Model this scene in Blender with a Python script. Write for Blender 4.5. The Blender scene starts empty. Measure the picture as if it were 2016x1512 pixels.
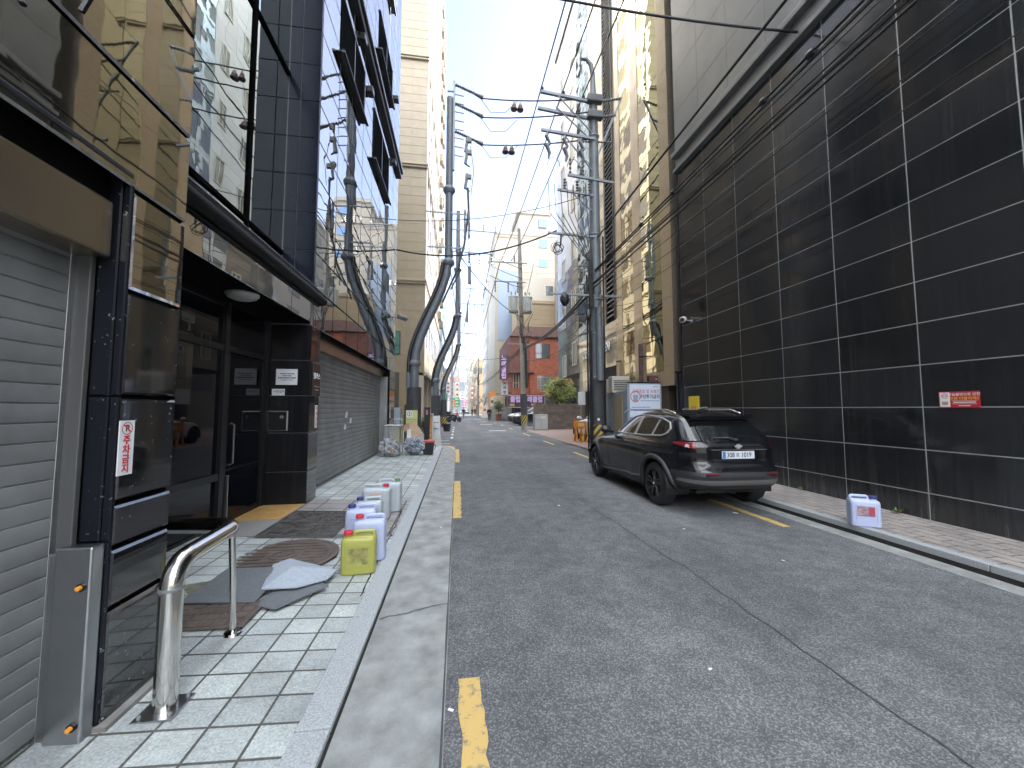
import bpy, bmesh, math, random
from math import sin, cos, pi, radians, sqrt, atan2, exp
from mathutils import Vector, Matrix, noise
random.seed(7)
SC = bpy.context.scene
COL = SC.collection

# ------------------------------------------------------------------ camera
F_PX, W_PX, H_PX = 757.0, 2016.0, 1512.0
YAW = math.atan((1008 - 901) / F_PX)          # street axis is +Y, camera is turned to the right of it
PITCH = math.atan((805 - 756) / F_PX)
cam_d = bpy.data.cameras.new("camera")
cam = bpy.data.objects.new("camera", cam_d)
COL.objects.link(cam)
cam.location = (0, 0, 1.55)
cam.rotation_euler = (pi / 2 + PITCH, 0, -YAW)
cam_d.sensor_fit = 'HORIZONTAL'
cam_d.sensor_width = 36.0
cam_d.lens = 36.0 * F_PX / W_PX
cam_d.clip_start = 0.05
cam_d.clip_end = 3000
SC.camera = cam

# ------------------------------------------------------------------ light
FILL_CLOUD = .82
SUN_AZ, SUN_EL = radians(44), radians(43)
wd = bpy.data.worlds.new("World"); SC.world = wd; wd.use_nodes = True
wn = wd.node_tree.nodes; wl = wd.node_tree.links
wn.clear()
sky = wn.new('ShaderNodeTexSky'); sky.sky_type = 'NISHITA'; sky.sun_disc = False
sky.sun_elevation = SUN_EL; sky.sun_rotation = SUN_AZ
sky.air_density = 0.45; sky.dust_density = 0.3; sky.ozone_density = 1.5
bg = wn.new('ShaderNodeBackground'); bg.inputs[1].default_value = 0.05
wo = wn.new('ShaderNodeOutputWorld')
# unseen cloud cover added behind and overhead to light the street, clear ahead
wtc = wn.new('ShaderNodeTexCoord'); wsx = wn.new('ShaderNodeSeparateXYZ'); wl.new(wtc.outputs['Generated'], wsx.inputs[0])
wnz = wn.new('ShaderNodeTexNoise'); wnz.inputs['Scale'].default_value = 3.2; wnz.inputs['Detail'].default_value = 8; wl.new(wtc.outputs['Generated'], wnz.inputs['Vector'])
def wmath(op, a, b_):
    n = wn.new('ShaderNodeMath'); n.operation = op
    for i, v in enumerate((a, b_)):
        if isinstance(v, float): n.inputs[i].default_value = v
        else: wl.new(v, n.inputs[i])
    return n.outputs[0]
wb = wmath('ADD', wmath('MULTIPLY', wsx.outputs[1], -1.0), wmath('MULTIPLY', wsx.outputs[2], .72))
wb = wmath('ADD', wb, wmath('MULTIPLY', wsx.outputs[0], .12))
wb = wmath('ADD', wb, wnz.outputs[0])
wmr = wn.new('ShaderNodeMapRange'); wmr.interpolation_type = 'SMOOTHSTEP'; wl.new(wb, wmr.inputs[0]); wmr.inputs[1].default_value = .50; wmr.inputs[2].default_value = 1.0
wcl = wn.new('ShaderNodeBackground'); wcl.inputs[0].default_value = (.93, .96, 1, 1); wcl.inputs[1].default_value = FILL_CLOUD
wmx = wn.new('ShaderNodeMixShader'); wl.new(wmr.outputs[0], wmx.inputs[0]); wl.new(bg.outputs[0], wmx.inputs[1]); wl.new(wcl.outputs[0], wmx.inputs[2])
wl.new(sky.outputs[0], bg.inputs[0]); wl.new(wmx.outputs[0], wo.inputs[0])
sd = bpy.data.lights.new("sun", 'SUN'); sd.energy = 3.3; sd.angle = radians(0.5); sd.color = (1, .93, .82)
so = bpy.data.objects.new("sun", sd); COL.objects.link(so)
sv = Vector((sin(SUN_AZ) * cos(SUN_EL), cos(SUN_AZ) * cos(SUN_EL), sin(SUN_EL)))
so.rotation_euler = sv.to_track_quat('Z', 'Y').to_euler()
so.location = (0, 0, 90)
SC.view_settings.view_transform = 'Standard'; SC.view_settings.look = 'None'
SC.view_settings.exposure = 3.4; SC.view_settings.gamma = 1; SC.view_settings.use_curve_mapping = False
try:
    SC.view_settings.use_white_balance = True; SC.view_settings.white_balance_temperature = 6250; SC.view_settings.white_balance_tint = 10
except Exception: pass
SC.render.engine = 'CYCLES'
cy = SC.cycles
cy.use_denoising = True
try: cy.denoiser = 'OPENIMAGEDENOISE'
except Exception: pass
cy.max_bounces = 8; cy.diffuse_bounces = 4; cy.glossy_bounces = 5; cy.transmission_bounces = 6; cy.transparent_max_bounces = 10
cy.caustics_reflective = False; cy.caustics_refractive = False
cy.sample_clamp_indirect = 6.0; cy.blur_glossy = 0.3

# ------------------------------------------------------------------ materials
MATS = {}
def mat(name, col=(.5, .5, .5), rough=.6, metal=0., ior=1.5, noise_s=0, noise_a=0, bump=0, bump_s=30, spec=.5,
        alpha=1, trans=0, emit=0, coat=0, tint=None, streak=0, rvar=0, speck=None, wave=0, wave_s=1.2, detail=4):
    if name in MATS: return MATS[name]
    m = bpy.data.materials.new(name); m.use_nodes = True
    nt = m.node_tree; N = nt.nodes; L = nt.links
    b = N['Principled BSDF']
    I = b.inputs
    I['Base Color'].default_value = (*col, 1); I['Roughness'].default_value = rough; I['Metallic'].default_value = metal
    I['IOR'].default_value = ior; I['Alpha'].default_value = alpha; I['Transmission Weight'].default_value = trans
    I['Specular IOR Level'].default_value = spec
    I['Coat Weight'].default_value = coat
    if tint: I['Specular Tint'].default_value = (*tint, 1)
    I['Coat Roughness'].default_value = .04
    if emit: I['Emission Color'].default_value = (*col, 1); I['Emission Strength'].default_value = emit
    tc = N.new('ShaderNodeTexCoord')
    cur = None
    def mix(a, bb, fac, mode='MIX'):
        x = N.new('ShaderNodeMix'); x.data_type = 'RGBA'; x.blend_type = mode
        for s, v in ((x.inputs[6], a), (x.inputs[7], bb), (x.inputs[0], fac)):
            if hasattr(v, 'is_output'): L.new(v, s)
            elif isinstance(v, (int, float)): s.default_value = v
            else: s.default_value = (*v, 1)
        return x.outputs[2]
    def nz(scale, det=detail, vec=None, rough_=.6):
        n = N.new('ShaderNodeTexNoise'); n.inputs['Scale'].default_value = scale; n.inputs['Detail'].default_value = det
        n.inputs['Roughness'].default_value = rough_
        L.new(vec if vec else tc.outputs['Object'], n.inputs['Vector']); return n.outputs['Fac']
    def ramp(v, a, bb, lo=0., hi=1.):
        r = N.new('ShaderNodeMapRange'); L.new(v, r.inputs[0])
        r.inputs[1].default_value = a; r.inputs[2].default_value = bb; r.inputs[3].default_value = lo; r.inputs[4].default_value = hi
        r.clamp = True; return r.outputs[0]
    if noise_s:
        f = ramp(nz(noise_s), .3, .7)
        cur = mix(tuple(c * (1 - noise_a) for c in col), tuple(min(1, c * (1 + noise_a)) for c in col), f)
    if streak:
        mp = N.new('ShaderNodeMapping'); mp.inputs['Scale'].default_value = (9, 9, .5)
        L.new(tc.outputs['Object'], mp.inputs[0])
        f = ramp(nz(1.6, 5, mp.outputs[0]), .45, .75, 0, streak)
        cur = mix(cur if cur else col, (.22, .21, .19), f)
        L.new(ramp(f, 0, 1, rough, min(1, rough + .55)), I['Roughness'])
    elif rvar:
        L.new(ramp(nz(2.2, 6), .3, .7, max(.01, rough - rvar), rough + rvar), I['Roughness'])
    if speck:
        sc_, th, sc2 = speck
        msk = ramp(nz(2.3, 3), .45, .65, 0, 1)
        f0 = ramp(nz(sc_ * 2.2, 2, None, .5), .71 - th * .2, .75 - th * .2, 0, 1)
        mm = N.new('ShaderNodeMath'); mm.operation = 'MULTIPLY'; L.new(f0, mm.inputs[0]); L.new(msk, mm.inputs[1]); f = mm.outputs[0]
        cur = mix(cur if cur else col, sc2, f)
    if cur: L.new(cur, I['Base Color'])
    if bump or wave:
        bp = N.new('ShaderNodeBump')
        if wave:
            bp.inputs['Strength'].default_value = 1; bp.inputs['Distance'].default_value = wave
            L.new(nz(wave_s, 2), bp.inputs['Height'])
        else:
            bp.inputs['Strength'].default_value = bump; bp.inputs['Distance'].default_value = .01
            L.new(nz(bump_s, 6), bp.inputs['Height'])
        L.new(bp.outputs[0], I['Normal'])
    MATS[name] = m
    return m

def custom(name):
    m = bpy.data.materials.new(name); m.use_nodes = True; MATS[name] = m
    return m, m.node_tree.nodes, m.node_tree.links, m.node_tree.nodes['Principled BSDF']

# ------------------------------------------------------------------ mesh helpers
def origin(o):
    v = Vector((0, 0, 0))
    while o is not None: v += o.location; o = o.parent
    return v

class MB:
    def __init__(s): s.v = []; s.f = []; s.m = []; s.mi = 0
    def add(s, vs, fs):
        k = len(s.v); s.v += [tuple(p) for p in vs]
        for f in fs: s.f.append(tuple(k + i for i in f)); s.m.append(s.mi)
        return s
    def mat(s, i): s.mi = i; return s
    def quad(s, a, b, c, d): return s.add([a, b, c, d], [(0, 1, 2, 3)])
    def box(s, x0, x1, y0, y1, z0, z1):
        if x0 > x1: x0, x1 = x1, x0
        if y0 > y1: y0, y1 = y1, y0
        if z0 > z1: z0, z1 = z1, z0
        return s.add([(x0, y0, z0), (x1, y0, z0), (x1, y1, z0), (x0, y1, z0), (x0, y0, z1), (x1, y0, z1), (x1, y1, z1), (x0, y1, z1)],
              [(0, 3, 2, 1), (4, 5, 6, 7), (0, 1, 5, 4), (1, 2, 6, 5), (2, 3, 7, 6), (3, 0, 4, 7)])
    def cbox(s, x0, x1, y0, y1, z0, z1, c=.01):
        """box with chamfered edges"""
        bm = bmesh.new()
        bmesh.ops.create_cube(bm, size=1)
        for v in bm.verts:
            v.co = Vector(((x0 + x1) / 2 + v.co.x * (x1 - x0), (y0 + y1) / 2 + v.co.y * (y1 - y0), (z0 + z1) / 2 + v.co.z * (z1 - z0)))
        bmesh.ops.bevel(bm, geom=bm.edges[:], offset=c, segments=2, profile=.5, affect='EDGES')
        return s.bm(bm)
    def bm(s, bm, M=None):
        bm.verts.index_update()
        s.add([(M @ v.co if M else v.co)[:] for v in bm.verts], [[v.index for v in f.verts] for f in bm.faces]); bm.free(); return s
    def cyl(s, p0, p1, r0, r1=None, n=12, cap=True):
        return s.tube([p0, p1], [r0, r0 if r1 is None else r1], n, cap)
    def tube(s, pts, r, n=8, cap=True, flat=None):
        pts = [Vector(p) for p in pts]; K = len(pts)
        rr = r if isinstance(r, (list, tuple)) else [r] * K
        vs = []; up = None
        for i, p in enumerate(pts):
            t = (pts[min(i + 1, K - 1)] - pts[max(i - 1, 0)]).normalized()
            if up is None:
                a = Vector((0, 0, 1)) if abs(t.z) < .9 else Vector((1, 0, 0))
                up = (a - t * a.dot(t)).normalized()
            else:
                up = (up - t * up.dot(t)); up = up.normalized() if up.length > 1e-6 else Vector((1, 0, 0))
            sd_ = t.cross(up)
            for j in range(n):
                a = 2 * pi * (j + .5) / n
                vs.append(p + (sd_ * cos(a) + up * sin(a)) * rr[i])
        fs = [(i * n + j, i * n + (j + 1) % n, (i + 1) * n + (j + 1) % n, (i + 1) * n + j) for i in range(K - 1) for j in range(n)]
        if cap: fs += [tuple(range(n - 1, -1, -1)), tuple((K - 1) * n + j for j in range(n))]
        return s.add(vs, fs)
    def lathe(s, prof, c=(0, 0, 0), n=20, ax='z', sx=1, sy=1):
        vs = []; c = Vector(c)
        for (r, h) in prof:
            for j in range(n):
                a = 2 * pi * j / n; q = (r * cos(a) * sx, r * sin(a) * sy)
                o = {'z': (q[0], q[1], h), 'x': (h, q[0], q[1]), 'y': (q[0], h, q[1])}[ax]
                vs.append(c + Vector(o))
        K = len(prof)
        fs = [(i * n + j, i * n + (j + 1) % n, (i + 1) * n + (j + 1) % n, (i + 1) * n + j) for i in range(K - 1) for j in range(n)]
        if prof[0][0] > 1e-5: fs.append(tuple(range(n - 1, -1, -1)))
        if prof[-1][0] > 1e-5: fs.append(tuple((K - 1) * n + j for j in range(n)))
        return s.add(vs, fs)
    def prism(s, poly, z0, z1, M=None):
        n = len(poly)
        vs = [Vector((x, y, z0)) for x, y in poly] + [Vector((x, y, z1)) for x, y in poly]
        if M: vs = [M @ v for v in vs]
        return s.add(vs, [tuple(range(n - 1, -1, -1)), tuple(range(n, 2 * n))] + [(i, (i + 1) % n, n + (i + 1) % n, n + i) for i in range(n)])
    def sphere(s, c, r, seg=12, ring=8, f=None):
        vs = []; c = Vector(c); r = r if isinstance(r, tuple) else (r, r, r)
        for i in range(ring + 1):
            th = pi * i / ring
            for j in range(seg):
                a = 2 * pi * j / seg; d = Vector((sin(th) * cos(a), sin(th) * sin(a), cos(th)))
                k = f(d) if f else 1
                vs.append(c + Vector((d.x * r[0], d.y * r[1], d.z * r[2])) * k)
        return s.add(vs, [(i * seg + j, (i + 1) * seg + j, (i + 1) * seg + (j + 1) % seg, i * seg + (j + 1) % seg) for i in range(ring) for j in range(seg)])
    def split_build(s, name, mats, parent=None, **kw):
        """every connected piece becomes an object of its own"""
        par = list(range(len(s.v)))
        def fd(a):
            while par[a] != a: par[a] = par[par[a]]; a = par[a]
            return a
        for f in s.f:
            r = fd(f[0])
            for q in f[1:]: par[fd(q)] = r
        gr = {}
        for f, mi in zip(s.f, s.m): gr.setdefault(fd(f[0]), []).append((f, mi))
        out = []
        for fs in gr.values():
            used = sorted({q for f, _ in fs for q in f}); ix = {q: i for i, q in enumerate(used)}
            mb = MB(); mb.v = [s.v[q] for q in used]; mb.f = [tuple(ix[q] for q in f) for f, _ in fs]; mb.m = [mi for _, mi in fs]
            out.append(mb.build(name, mats, parent, **kw))
        return out
    def build(s, name, mats, parent=None, smooth=False, merge=False, autosm=None):
        me = bpy.data.meshes.new(name)
        o = bpy.data.objects.new(name, me); COL.objects.link(o)
        off = Vector((0, 0, 0))
        if parent is not None: o.parent = parent; off = origin(parent)
        me.from_pydata([(p[0] - off.x, p[1] - off.y, p[2] - off.z) for p in s.v], [], s.f)
        if not isinstance(mats, (list, tuple)): mats = [mats]
        for m in mats: me.materials.append(m)
        for p, i in zip(me.polygons, s.m): p.material_index = min(i, len(mats) - 1)
        bm = bmesh.new(); bm.from_mesh(me)
        if merge: bmesh.ops.remove_doubles(bm, verts=bm.verts, dist=1e-4)
        bmesh.ops.recalc_face_normals(bm, faces=bm.faces)
        bm.to_mesh(me); bm.free()
        if smooth:
            me.polygons.foreach_set('use_smooth', [True] * len(me.polygons))
            if autosm: me.set_sharp_from_angle(angle=radians(autosm))
        me.update()
        return o

def tag(o, label, cat, group=None, kind=None):
    if label: o['label'] = label
    if cat: o['category'] = cat
    if group: o['group'] = group
    if kind: o['kind'] = kind
    return o
def thing(name, label, cat, loc=(0, 0, 0), group=None):
    o = bpy.data.objects.new(name, None); COL.objects.link(o); o.location = loc; o.empty_display_size = .2
    return tag(o, label, cat, group)
def struct(o): o['kind'] = 'structure'; return o
def dup(root, loc, label=None, rotz=None, mats=None):
    def cp(o, par):
        c = o.copy(); COL.objects.link(c)
        if par is not None: c.parent = par
        for ch in list(o.children): cp(ch, c)
        return c
    r = cp(root, None); r.location = loc
    if rotz is not None: r.rotation_euler = (0, 0, rotz)
    if label: r['label'] = label
    return r

def text_obj(name, body, size, loc, right, up, m, parent=None, align='CENTER', ext=.0015, bold=0, sx=1.0, shear=0):
    """lettering as a flat mesh: right / up give the plane it lies in, loc its middle"""
    cu = bpy.data.curves.new(name, 'FONT'); cu.body = body; cu.size = 1; cu.align_x = align; cu.align_y = 'CENTER'
    cu.extrude = ext / size; cu.offset = bold; cu.resolution_u = 3; cu.space_line = 1.0; cu.shear = shear
    t = bpy.data.objects.new(name, cu); COL.objects.link(t)
    dg = bpy.context.evaluated_depsgraph_get()
    me = bpy.data.meshes.new_from_object(t.evaluated_get(dg))
    bpy.data.objects.remove(t)
    r = Vector(right).normalized() * size * sx; u = Vector(up).normalized() * size; n = r.cross(u).normalized() * size
    o = bpy.data.objects.new(name, me); COL.objects.link(o)
    off = Vector((0, 0, 0))
    if parent is not None: o.parent = parent; off = origin(parent)
    c = Vector(loc) - off
    for v in me.vertices:
        p = v.co.copy(); v.co = c + r * p.x + u * p.y + n * p.z
    me.materials.clear(); me.materials.append(m); me.update()
    return o

def panels(mb, ax, pos, sgn, us, zs, gap=.012, th=.03, ch=.004, tilt=0.0, skip=None):
    """stone panels on a plane: ax 'x' (plane X=pos, u is Y) or 'y' (plane Y=pos, u is X); sgn = outward direction"""
    def P(u, z, d): return (pos + sgn * d, u, z) if ax == 'x' else (u, pos + sgn * d, z)
    for i in range(len(us) - 1):
        for j in range(len(zs) - 1):
            if skip and skip((us[i] + us[i + 1]) / 2, (zs[j] + zs[j + 1]) / 2): continue
            a, b, c, d = us[i] + gap / 2, us[i + 1] - gap / 2, zs[j] + gap / 2, zs[j + 1] - gap / 2
            tu, tz = random.gauss(0, tilt), random.gauss(0, tilt)
            uc, zc = (a + b) / 2, (c + d) / 2
            fr = [P(u, z, (u - uc) * tu + (z - zc) * tz) for u, z in ((a + ch, c + ch), (b - ch, c + ch), (b - ch, d - ch), (a + ch, d - ch))]
            md = [P(u, z, -ch + (u - uc) * tu + (z - zc) * tz) for u, z in ((a, c), (b, c), (b, d), (a, d))]
            bk = [P(u, z, -th) for u, z in ((a, c), (b, c), (b, d), (a, d))]
            mb.add(fr + md + bk, [(0, 1, 2, 3)] + [(k, (k + 1) % 4, 4 + (k + 1) % 4, 4 + k) for k in range(4)] + [(4 + k, 4 + (k + 1) % 4, 8 + (k + 1) % 4, 8 + k) for k in range(4)])
    return mb
def rng(a, b, step):
    n = max(1, round((b - a) / step)); return [a + (b - a) * i / n for i in range(n + 1)]
# ================================================================== setting: ground, road, pavements
def m_asphalt():
    m, N, L, b = custom('asphalt')
    tc = N.new('ShaderNodeTexCoord')
    def noise_(s, d=4):
        n = N.new('ShaderNodeTexNoise'); n.inputs['Scale'].default_value = s; n.inputs['Detail'].default_value = d; L.new(tc.outputs['Object'], n.inputs['Vector']); return n
    big = noise_(.45, 5); mid = noise_(5, 6); fine = noise_(110, 3)
    v = N.new('ShaderNodeTexVoronoi'); v.inputs['Scale'].default_value = 130; L.new(tc.outputs['Object'], v.inputs['Vector'])
    gr_ = noise_(260, 4); am = N.new('ShaderNodeMath'); am.operation = 'MULTIPLY_ADD'; am.inputs[1].default_value = .55
    sx_ = N.new('ShaderNodeSeparateColor'); L.new(v.outputs['Color'], sx_.inputs[0]); a2_ = N.new('ShaderNodeMath'); a2_.operation = 'MULTIPLY'; a2_.inputs[1].default_value = .5; L.new(gr_.outputs[0], a2_.inputs[0])
    L.new(sx_.outputs[0], am.inputs[0]); L.new(a2_.outputs[0], am.inputs[2])
    r = N.new('ShaderNodeValToRGB'); L.new(am.outputs[0], r.inputs[0])
    e = r.color_ramp.elements; e[0].position = .15; e[0].color = (.085, .087, .09, 1); e[1].position = .82; e[1].color = (.255, .262, .27, 1)
    x = e.new(.56); x.color = (.125, .128, .132, 1)
    mx = N.new('ShaderNodeMix'); mx.data_type = 'RGBA'; mx.blend_type = 'MULTIPLY'; mx.inputs[0].default_value = 1
    L.new(r.outputs[0], mx.inputs[6])
    r2 = N.new('ShaderNodeValToRGB'); L.new(big.outputs[0], r2.inputs[0]); e = r2.color_ramp.elements
    e[0].position = .3; e[0].color = (.74, .75, .77, 1); e[1].position = .72; e[1].color = (1.18, 1.17, 1.15, 1)
    r3 = N.new('ShaderNodeValToRGB'); L.new(mid.outputs[0], r3.inputs[0]); e = r3.color_ramp.elements
    e[0].position = .3; e[0].color = (.8, .8, .8, 1); e[1].position = .7; e[1].color = (1.15, 1.15, 1.15, 1)
    mpt = N.new('ShaderNodeMapping'); mpt.inputs['Scale'].default_value = (1.1, .07, 1); L.new(tc.outputs['Object'], mpt.inputs[0])
    trk = N.new('ShaderNodeTexNoise'); trk.inputs['Scale'].default_value = 1.0; trk.inputs['Detail'].default_value = 3; L.new(mpt.outputs[0], trk.inputs['Vector'])
    oil = N.new('ShaderNodeTexNoise'); oil.inputs['Scale'].default_value = 1.1; oil.inputs['Detail'].default_value = 2; oil.inputs['Distortion'].default_value = .6; L.new(tc.outputs['Object'], oil.inputs['Vector'])
    rt = N.new('ShaderNodeMapRange'); L.new(trk.outputs[0], rt.inputs[0])
    for i, q in enumerate((.35, .65, .88, 1.12)): rt.inputs[i + 1].default_value = q
    ro = N.new('ShaderNodeMapRange'); L.new(oil.outputs[0], ro.inputs[0])
    for i, q in enumerate((.68, .76, 1.0, .72)): ro.inputs[i + 1].default_value = q
    mo = N.new('ShaderNodeMath'); mo.operation = 'MULTIPLY'; L.new(rt.outputs[0], mo.inputs[0]); L.new(ro.outputs[0], mo.inputs[1])
    m0 = N.new('ShaderNodeMix'); m0.data_type = 'RGBA'; m0.blend_type = 'MULTIPLY'; m0.inputs[0].default_value = 1
    L.new(r2.outputs[0], m0.inputs[6]); L.new(mo.outputs[0], m0.inputs[7])
    m2 = N.new('ShaderNodeMix'); m2.data_type = 'RGBA'; m2.blend_type = 'MULTIPLY'; m2.inputs[0].default_value = 1
    L.new(m0.outputs[2], m2.inputs[6]); L.new(r3.outputs[0], m2.inputs[7]); L.new(m2.outputs[2], mx.inputs[7])
    L.new(mx.outputs[2], b.inputs['Base Color']); b.inputs['Roughness'].default_value = .85; b.inputs['Specular IOR Level'].default_value = .2
    bp = N.new('ShaderNodeBump'); bp.inputs['Strength'].default_value = .75; bp.inputs['Distance'].default_value = .006
    L.new(v.outputs['Distance'], bp.inputs['Height'])
    bp2 = N.new('ShaderNodeBump'); bp2.inputs['Strength'].default_value = .3; bp2.inputs['Distance'].default_value = .01
    L.new(fine.outputs[0], bp2.inputs['Height']); L.new(bp.outputs[0], bp2.inputs['Normal']); L.new(bp2.outputs[0], b.inputs['Normal'])
    return m
def m_tiles(name, c1, c2, mortar, bw, bh, off, ms=.012, rot=0, rough=.55):
    m, N, L, b = custom(name)
    tc = N.new('ShaderNodeTexCoord'); mp = N.new('ShaderNodeMapping'); mp.inputs['Rotation'].default_value = (0, 0, rot)
    L.new(tc.outputs['Object'], mp.inputs[0])
    wob = N.new('ShaderNodeTexNoise'); wob.inputs['Scale'].default_value = 1.3; L.new(mp.outputs[0], wob.inputs['Vector'])
    va = N.new('ShaderNodeVectorMath'); va.operation = 'MULTIPLY_ADD'; va.inputs[1].default_value = (.012, .012, 0)
    L.new(wob.outputs['Color'], va.inputs[0]); L.new(mp.outputs[0], va.inputs[2])
    br = N.new('ShaderNodeTexBrick'); br.offset = off; br.squash = 1
    br.inputs['Scale'].default_value = 1; br.inputs['Brick Width'].default_value = bw; br.inputs['Row Height'].default_value = bh
    br.inputs['Mortar Size'].default_value = ms; br.inputs['Mortar Smooth'].default_value = .25; br.inputs['Bias'].default_value = 0
    br.inputs['Color1'].default_value = (*c1, 1); br.inputs['Color2'].default_value = (*c2, 1); br.inputs['Mortar'].default_value = (*mortar, 1)
    L.new(va.outputs[0], br.inputs['Vector'])
    n = N.new('ShaderNodeTexNoise'); n.inputs['Scale'].default_value = 90; n.inputs['Detail'].default_value = 5; L.new(tc.outputs['Object'], n.inputs['Vector'])
    n2 = N.new('ShaderNodeTexNoise'); n2.inputs['Scale'].default_value = 2.2; n2.inputs['Detail'].default_value = 8; n2.inputs['Roughness'].default_value = .7; L.new(tc.outputs['Object'], n2.inputs['Vector'])
    r = N.new('ShaderNodeMapRange'); L.new(n.outputs[0], r.inputs[0]); r.inputs[1].default_value = .3; r.inputs[2].default_value = .7; r.inputs[3].default_value = .7; r.inputs[4].default_value = 1.25
    r2 = N.new('ShaderNodeMapRange'); L.new(n2.outputs[0], r2.inputs[0]); r2.inputs[1].default_value = .32; r2.inputs[2].default_value = .6; r2.inputs[3].default_value = .66; r2.inputs[4].default_value = 1.06
    mu = N.new('ShaderNodeMath'); mu.operation = 'MULTIPLY'; L.new(r.outputs[0], mu.inputs[0]); L.new(r2.outputs[0], mu.inputs[1])
    mx = N.new('ShaderNodeMix'); mx.data_type = 'RGBA'; mx.blend_type = 'MULTIPLY'; mx.inputs[0].default_value = 1
    L.new(br.outputs['Color'], mx.inputs[6]); L.new(mu.outputs[0], mx.inputs[7]); L.new(mx.outputs[2], b.inputs['Base Color'])
    b.inputs['Roughness'].default_value = rough
    bp = N.new('ShaderNodeBump'); bp.inputs['Strength'].default_value = .8; bp.inputs['Distance'].default_value = .006; bp.invert = True
    L.new(br.outputs['Fac'], bp.inputs['Height'])
    bp2 = N.new('ShaderNodeBump'); bp2.inputs['Strength'].default_value = .15; bp2.inputs['Distance'].default_value = .01
    L.new(n.outputs[0], bp2.inputs['Height']); L.new(bp.outputs[0], bp2.inputs['Normal']); L.new(bp2.outputs[0], b.inputs['Normal'])
    return m
M_ASPH = m_asphalt()
M_PAVE = m_tiles('pale_granite_setts', (.47, .51, .49), (.33, .355, .355), (.085, .085, .07), .225, .188, 0, .0075)
M_PAVE_FAR = m_tiles('pink_slabs', (.34, .31, .29), (.27, .26, .255), (.06, .058, .05), .4, .3, 0)
M_BRICKP = m_tiles('block_paving', (.37, .33, .30), (.30, .275, .26), (.10, .09, .08), .30, .15, .5, .008, radians(90))
M_GUT = mat('gutter_concrete', (.26, .27, .26), .8, noise_s=4.5, noise_a=.34, bump=.8, bump_s=90, detail=15)
M_KERB = mat('kerb_granite', (.33, .35, .36), .6, noise_s=120, noise_a=.35, bump=.2, bump_s=90)
M_DARKGAP = mat('joint_dirt_and_shade', (.015, .015, .013), .9)
M_CONC = mat('old_concrete', (.24, .235, .22), .85, noise_s=2.5, noise_a=.35, bump=.3, bump_s=40, detail=8)
M_GROUND = mat('ground_grey', (.13, .13, .125), .9, noise_s=.8, noise_a=.2)

struct(MB().quad((-900, -200, -.03), (900, -200, -.03), (900, 1500, -.03), (-900, 1500, -.03)).build('ground', M_GROUND))
g = MB()
g.quad((-.06, -40, 0), (4.66, -40, 0), (4.66, 16.5, 0), (-.06, 16.5, 0))
g.quad((-2.0, 16.5, 0), (6.2, 16.5, 0), (6.2, 420, 0), (-2.0, 420, 0))
g.quad((6.2, 30, 0), (13, 30, 0), (13, 45.5, 0), (6.2, 45.5, 0))
struct(g.build('road', M_ASPH))
# gutters
struct(MB().quad((-.57, -40, .004), (-.05, -40, .004), (-.05, 14.2, .004), (-.57, 14.2, .004)).quad((-.57, 14.2, .004), (-.05, 14.2, .004), (-.12, 16.2, .004), (-.70, 16.45, .004))
       .quad((4.64, -40, .004), (4.86, -40, .004), (4.86, 12.0, .004), (4.64, 12.0, .004)).build('gutter', M_GUT))
# kerbs: separate granite lengths with dark joints; shade at the foot painted as a dark band
kb = MB()
y = -8.0
while y < 15.6:
    L_ = 1.0
    kb.cbox(-.735, -.575, y + .004, y + L_ - .004, -.02, .062 + random.uniform(-.002, .002), .006); y += L_
kb.mat(1).box(-.742, -.57, -8, 15.6, -.02, .035)
struct(kb.build('kerb', [M_KERB, M_DARKGAP]))
kb = MB(); y = -8.0
while y < 11.6:
    kb.cbox(4.875, 4.985, y + .004, y + .996, -.02, .115, .006); y += 1.0
kb.mat(1).box(4.868, 4.99, -8, 11.6, -.02, .05)  # fills the joints and paints the shaded lower kerb face dark
struct(kb.build('kerb', [M_KERB, M_DARKGAP]))
# pavements (the left one rises gently to the facade)
def ZP(x, yy=0):   # height of the left pavement
    return .056 + (-.735 - x) * .045
pv = MB()
pv.quad((-.735, -8, ZP(-.735)), (-.735, 4.75, ZP(-.735)), (-3, 4.75, ZP(-3)), (-3, -8, ZP(-3)))
pv.quad((-.735, 6.55, ZP(-.735)), (-.735, 15.6, ZP(-.735)), (-3, 15.6, ZP(-3)), (-3, 6.55, ZP(-3)))
struct(pv.build('pavement', M_PAVE))
struct(MB().quad((-.735, 4.752, ZP(-.735)), (-.735, 6.548, ZP(-.735)), (-2.238, 6.548, ZP(-2.238)), (-2.238, 4.752, ZP(-2.238))).build('pavement', M_PAVE_FAR))
struct(MB().box(4.985, 6.12, -8, 9.85, -.02, .108).box(4.985, 6.3, 9.85, 13.2, -.02, .104).build('pavement', M_BRICKP))
# apron beyond the kerb, parking entrance on the left, yard on the right
struct(MB().quad((-9, 15.6, .01), (-.6, 15.6, .01), (-1.2, 27.6, .01), (-9, 27.6, .01)).build('path', M_CONC))
struct(MB().quad((5.0, 13.2, .008), (6.4, 13.2, .008), (12.5, 30, .008), (4.9, 27.5, .008)).build('path', m_tiles('red_slabs', (.33, .22, .18), (.28, .21, .18), (.12, .1, .09), .5, .5, 0)))

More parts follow.
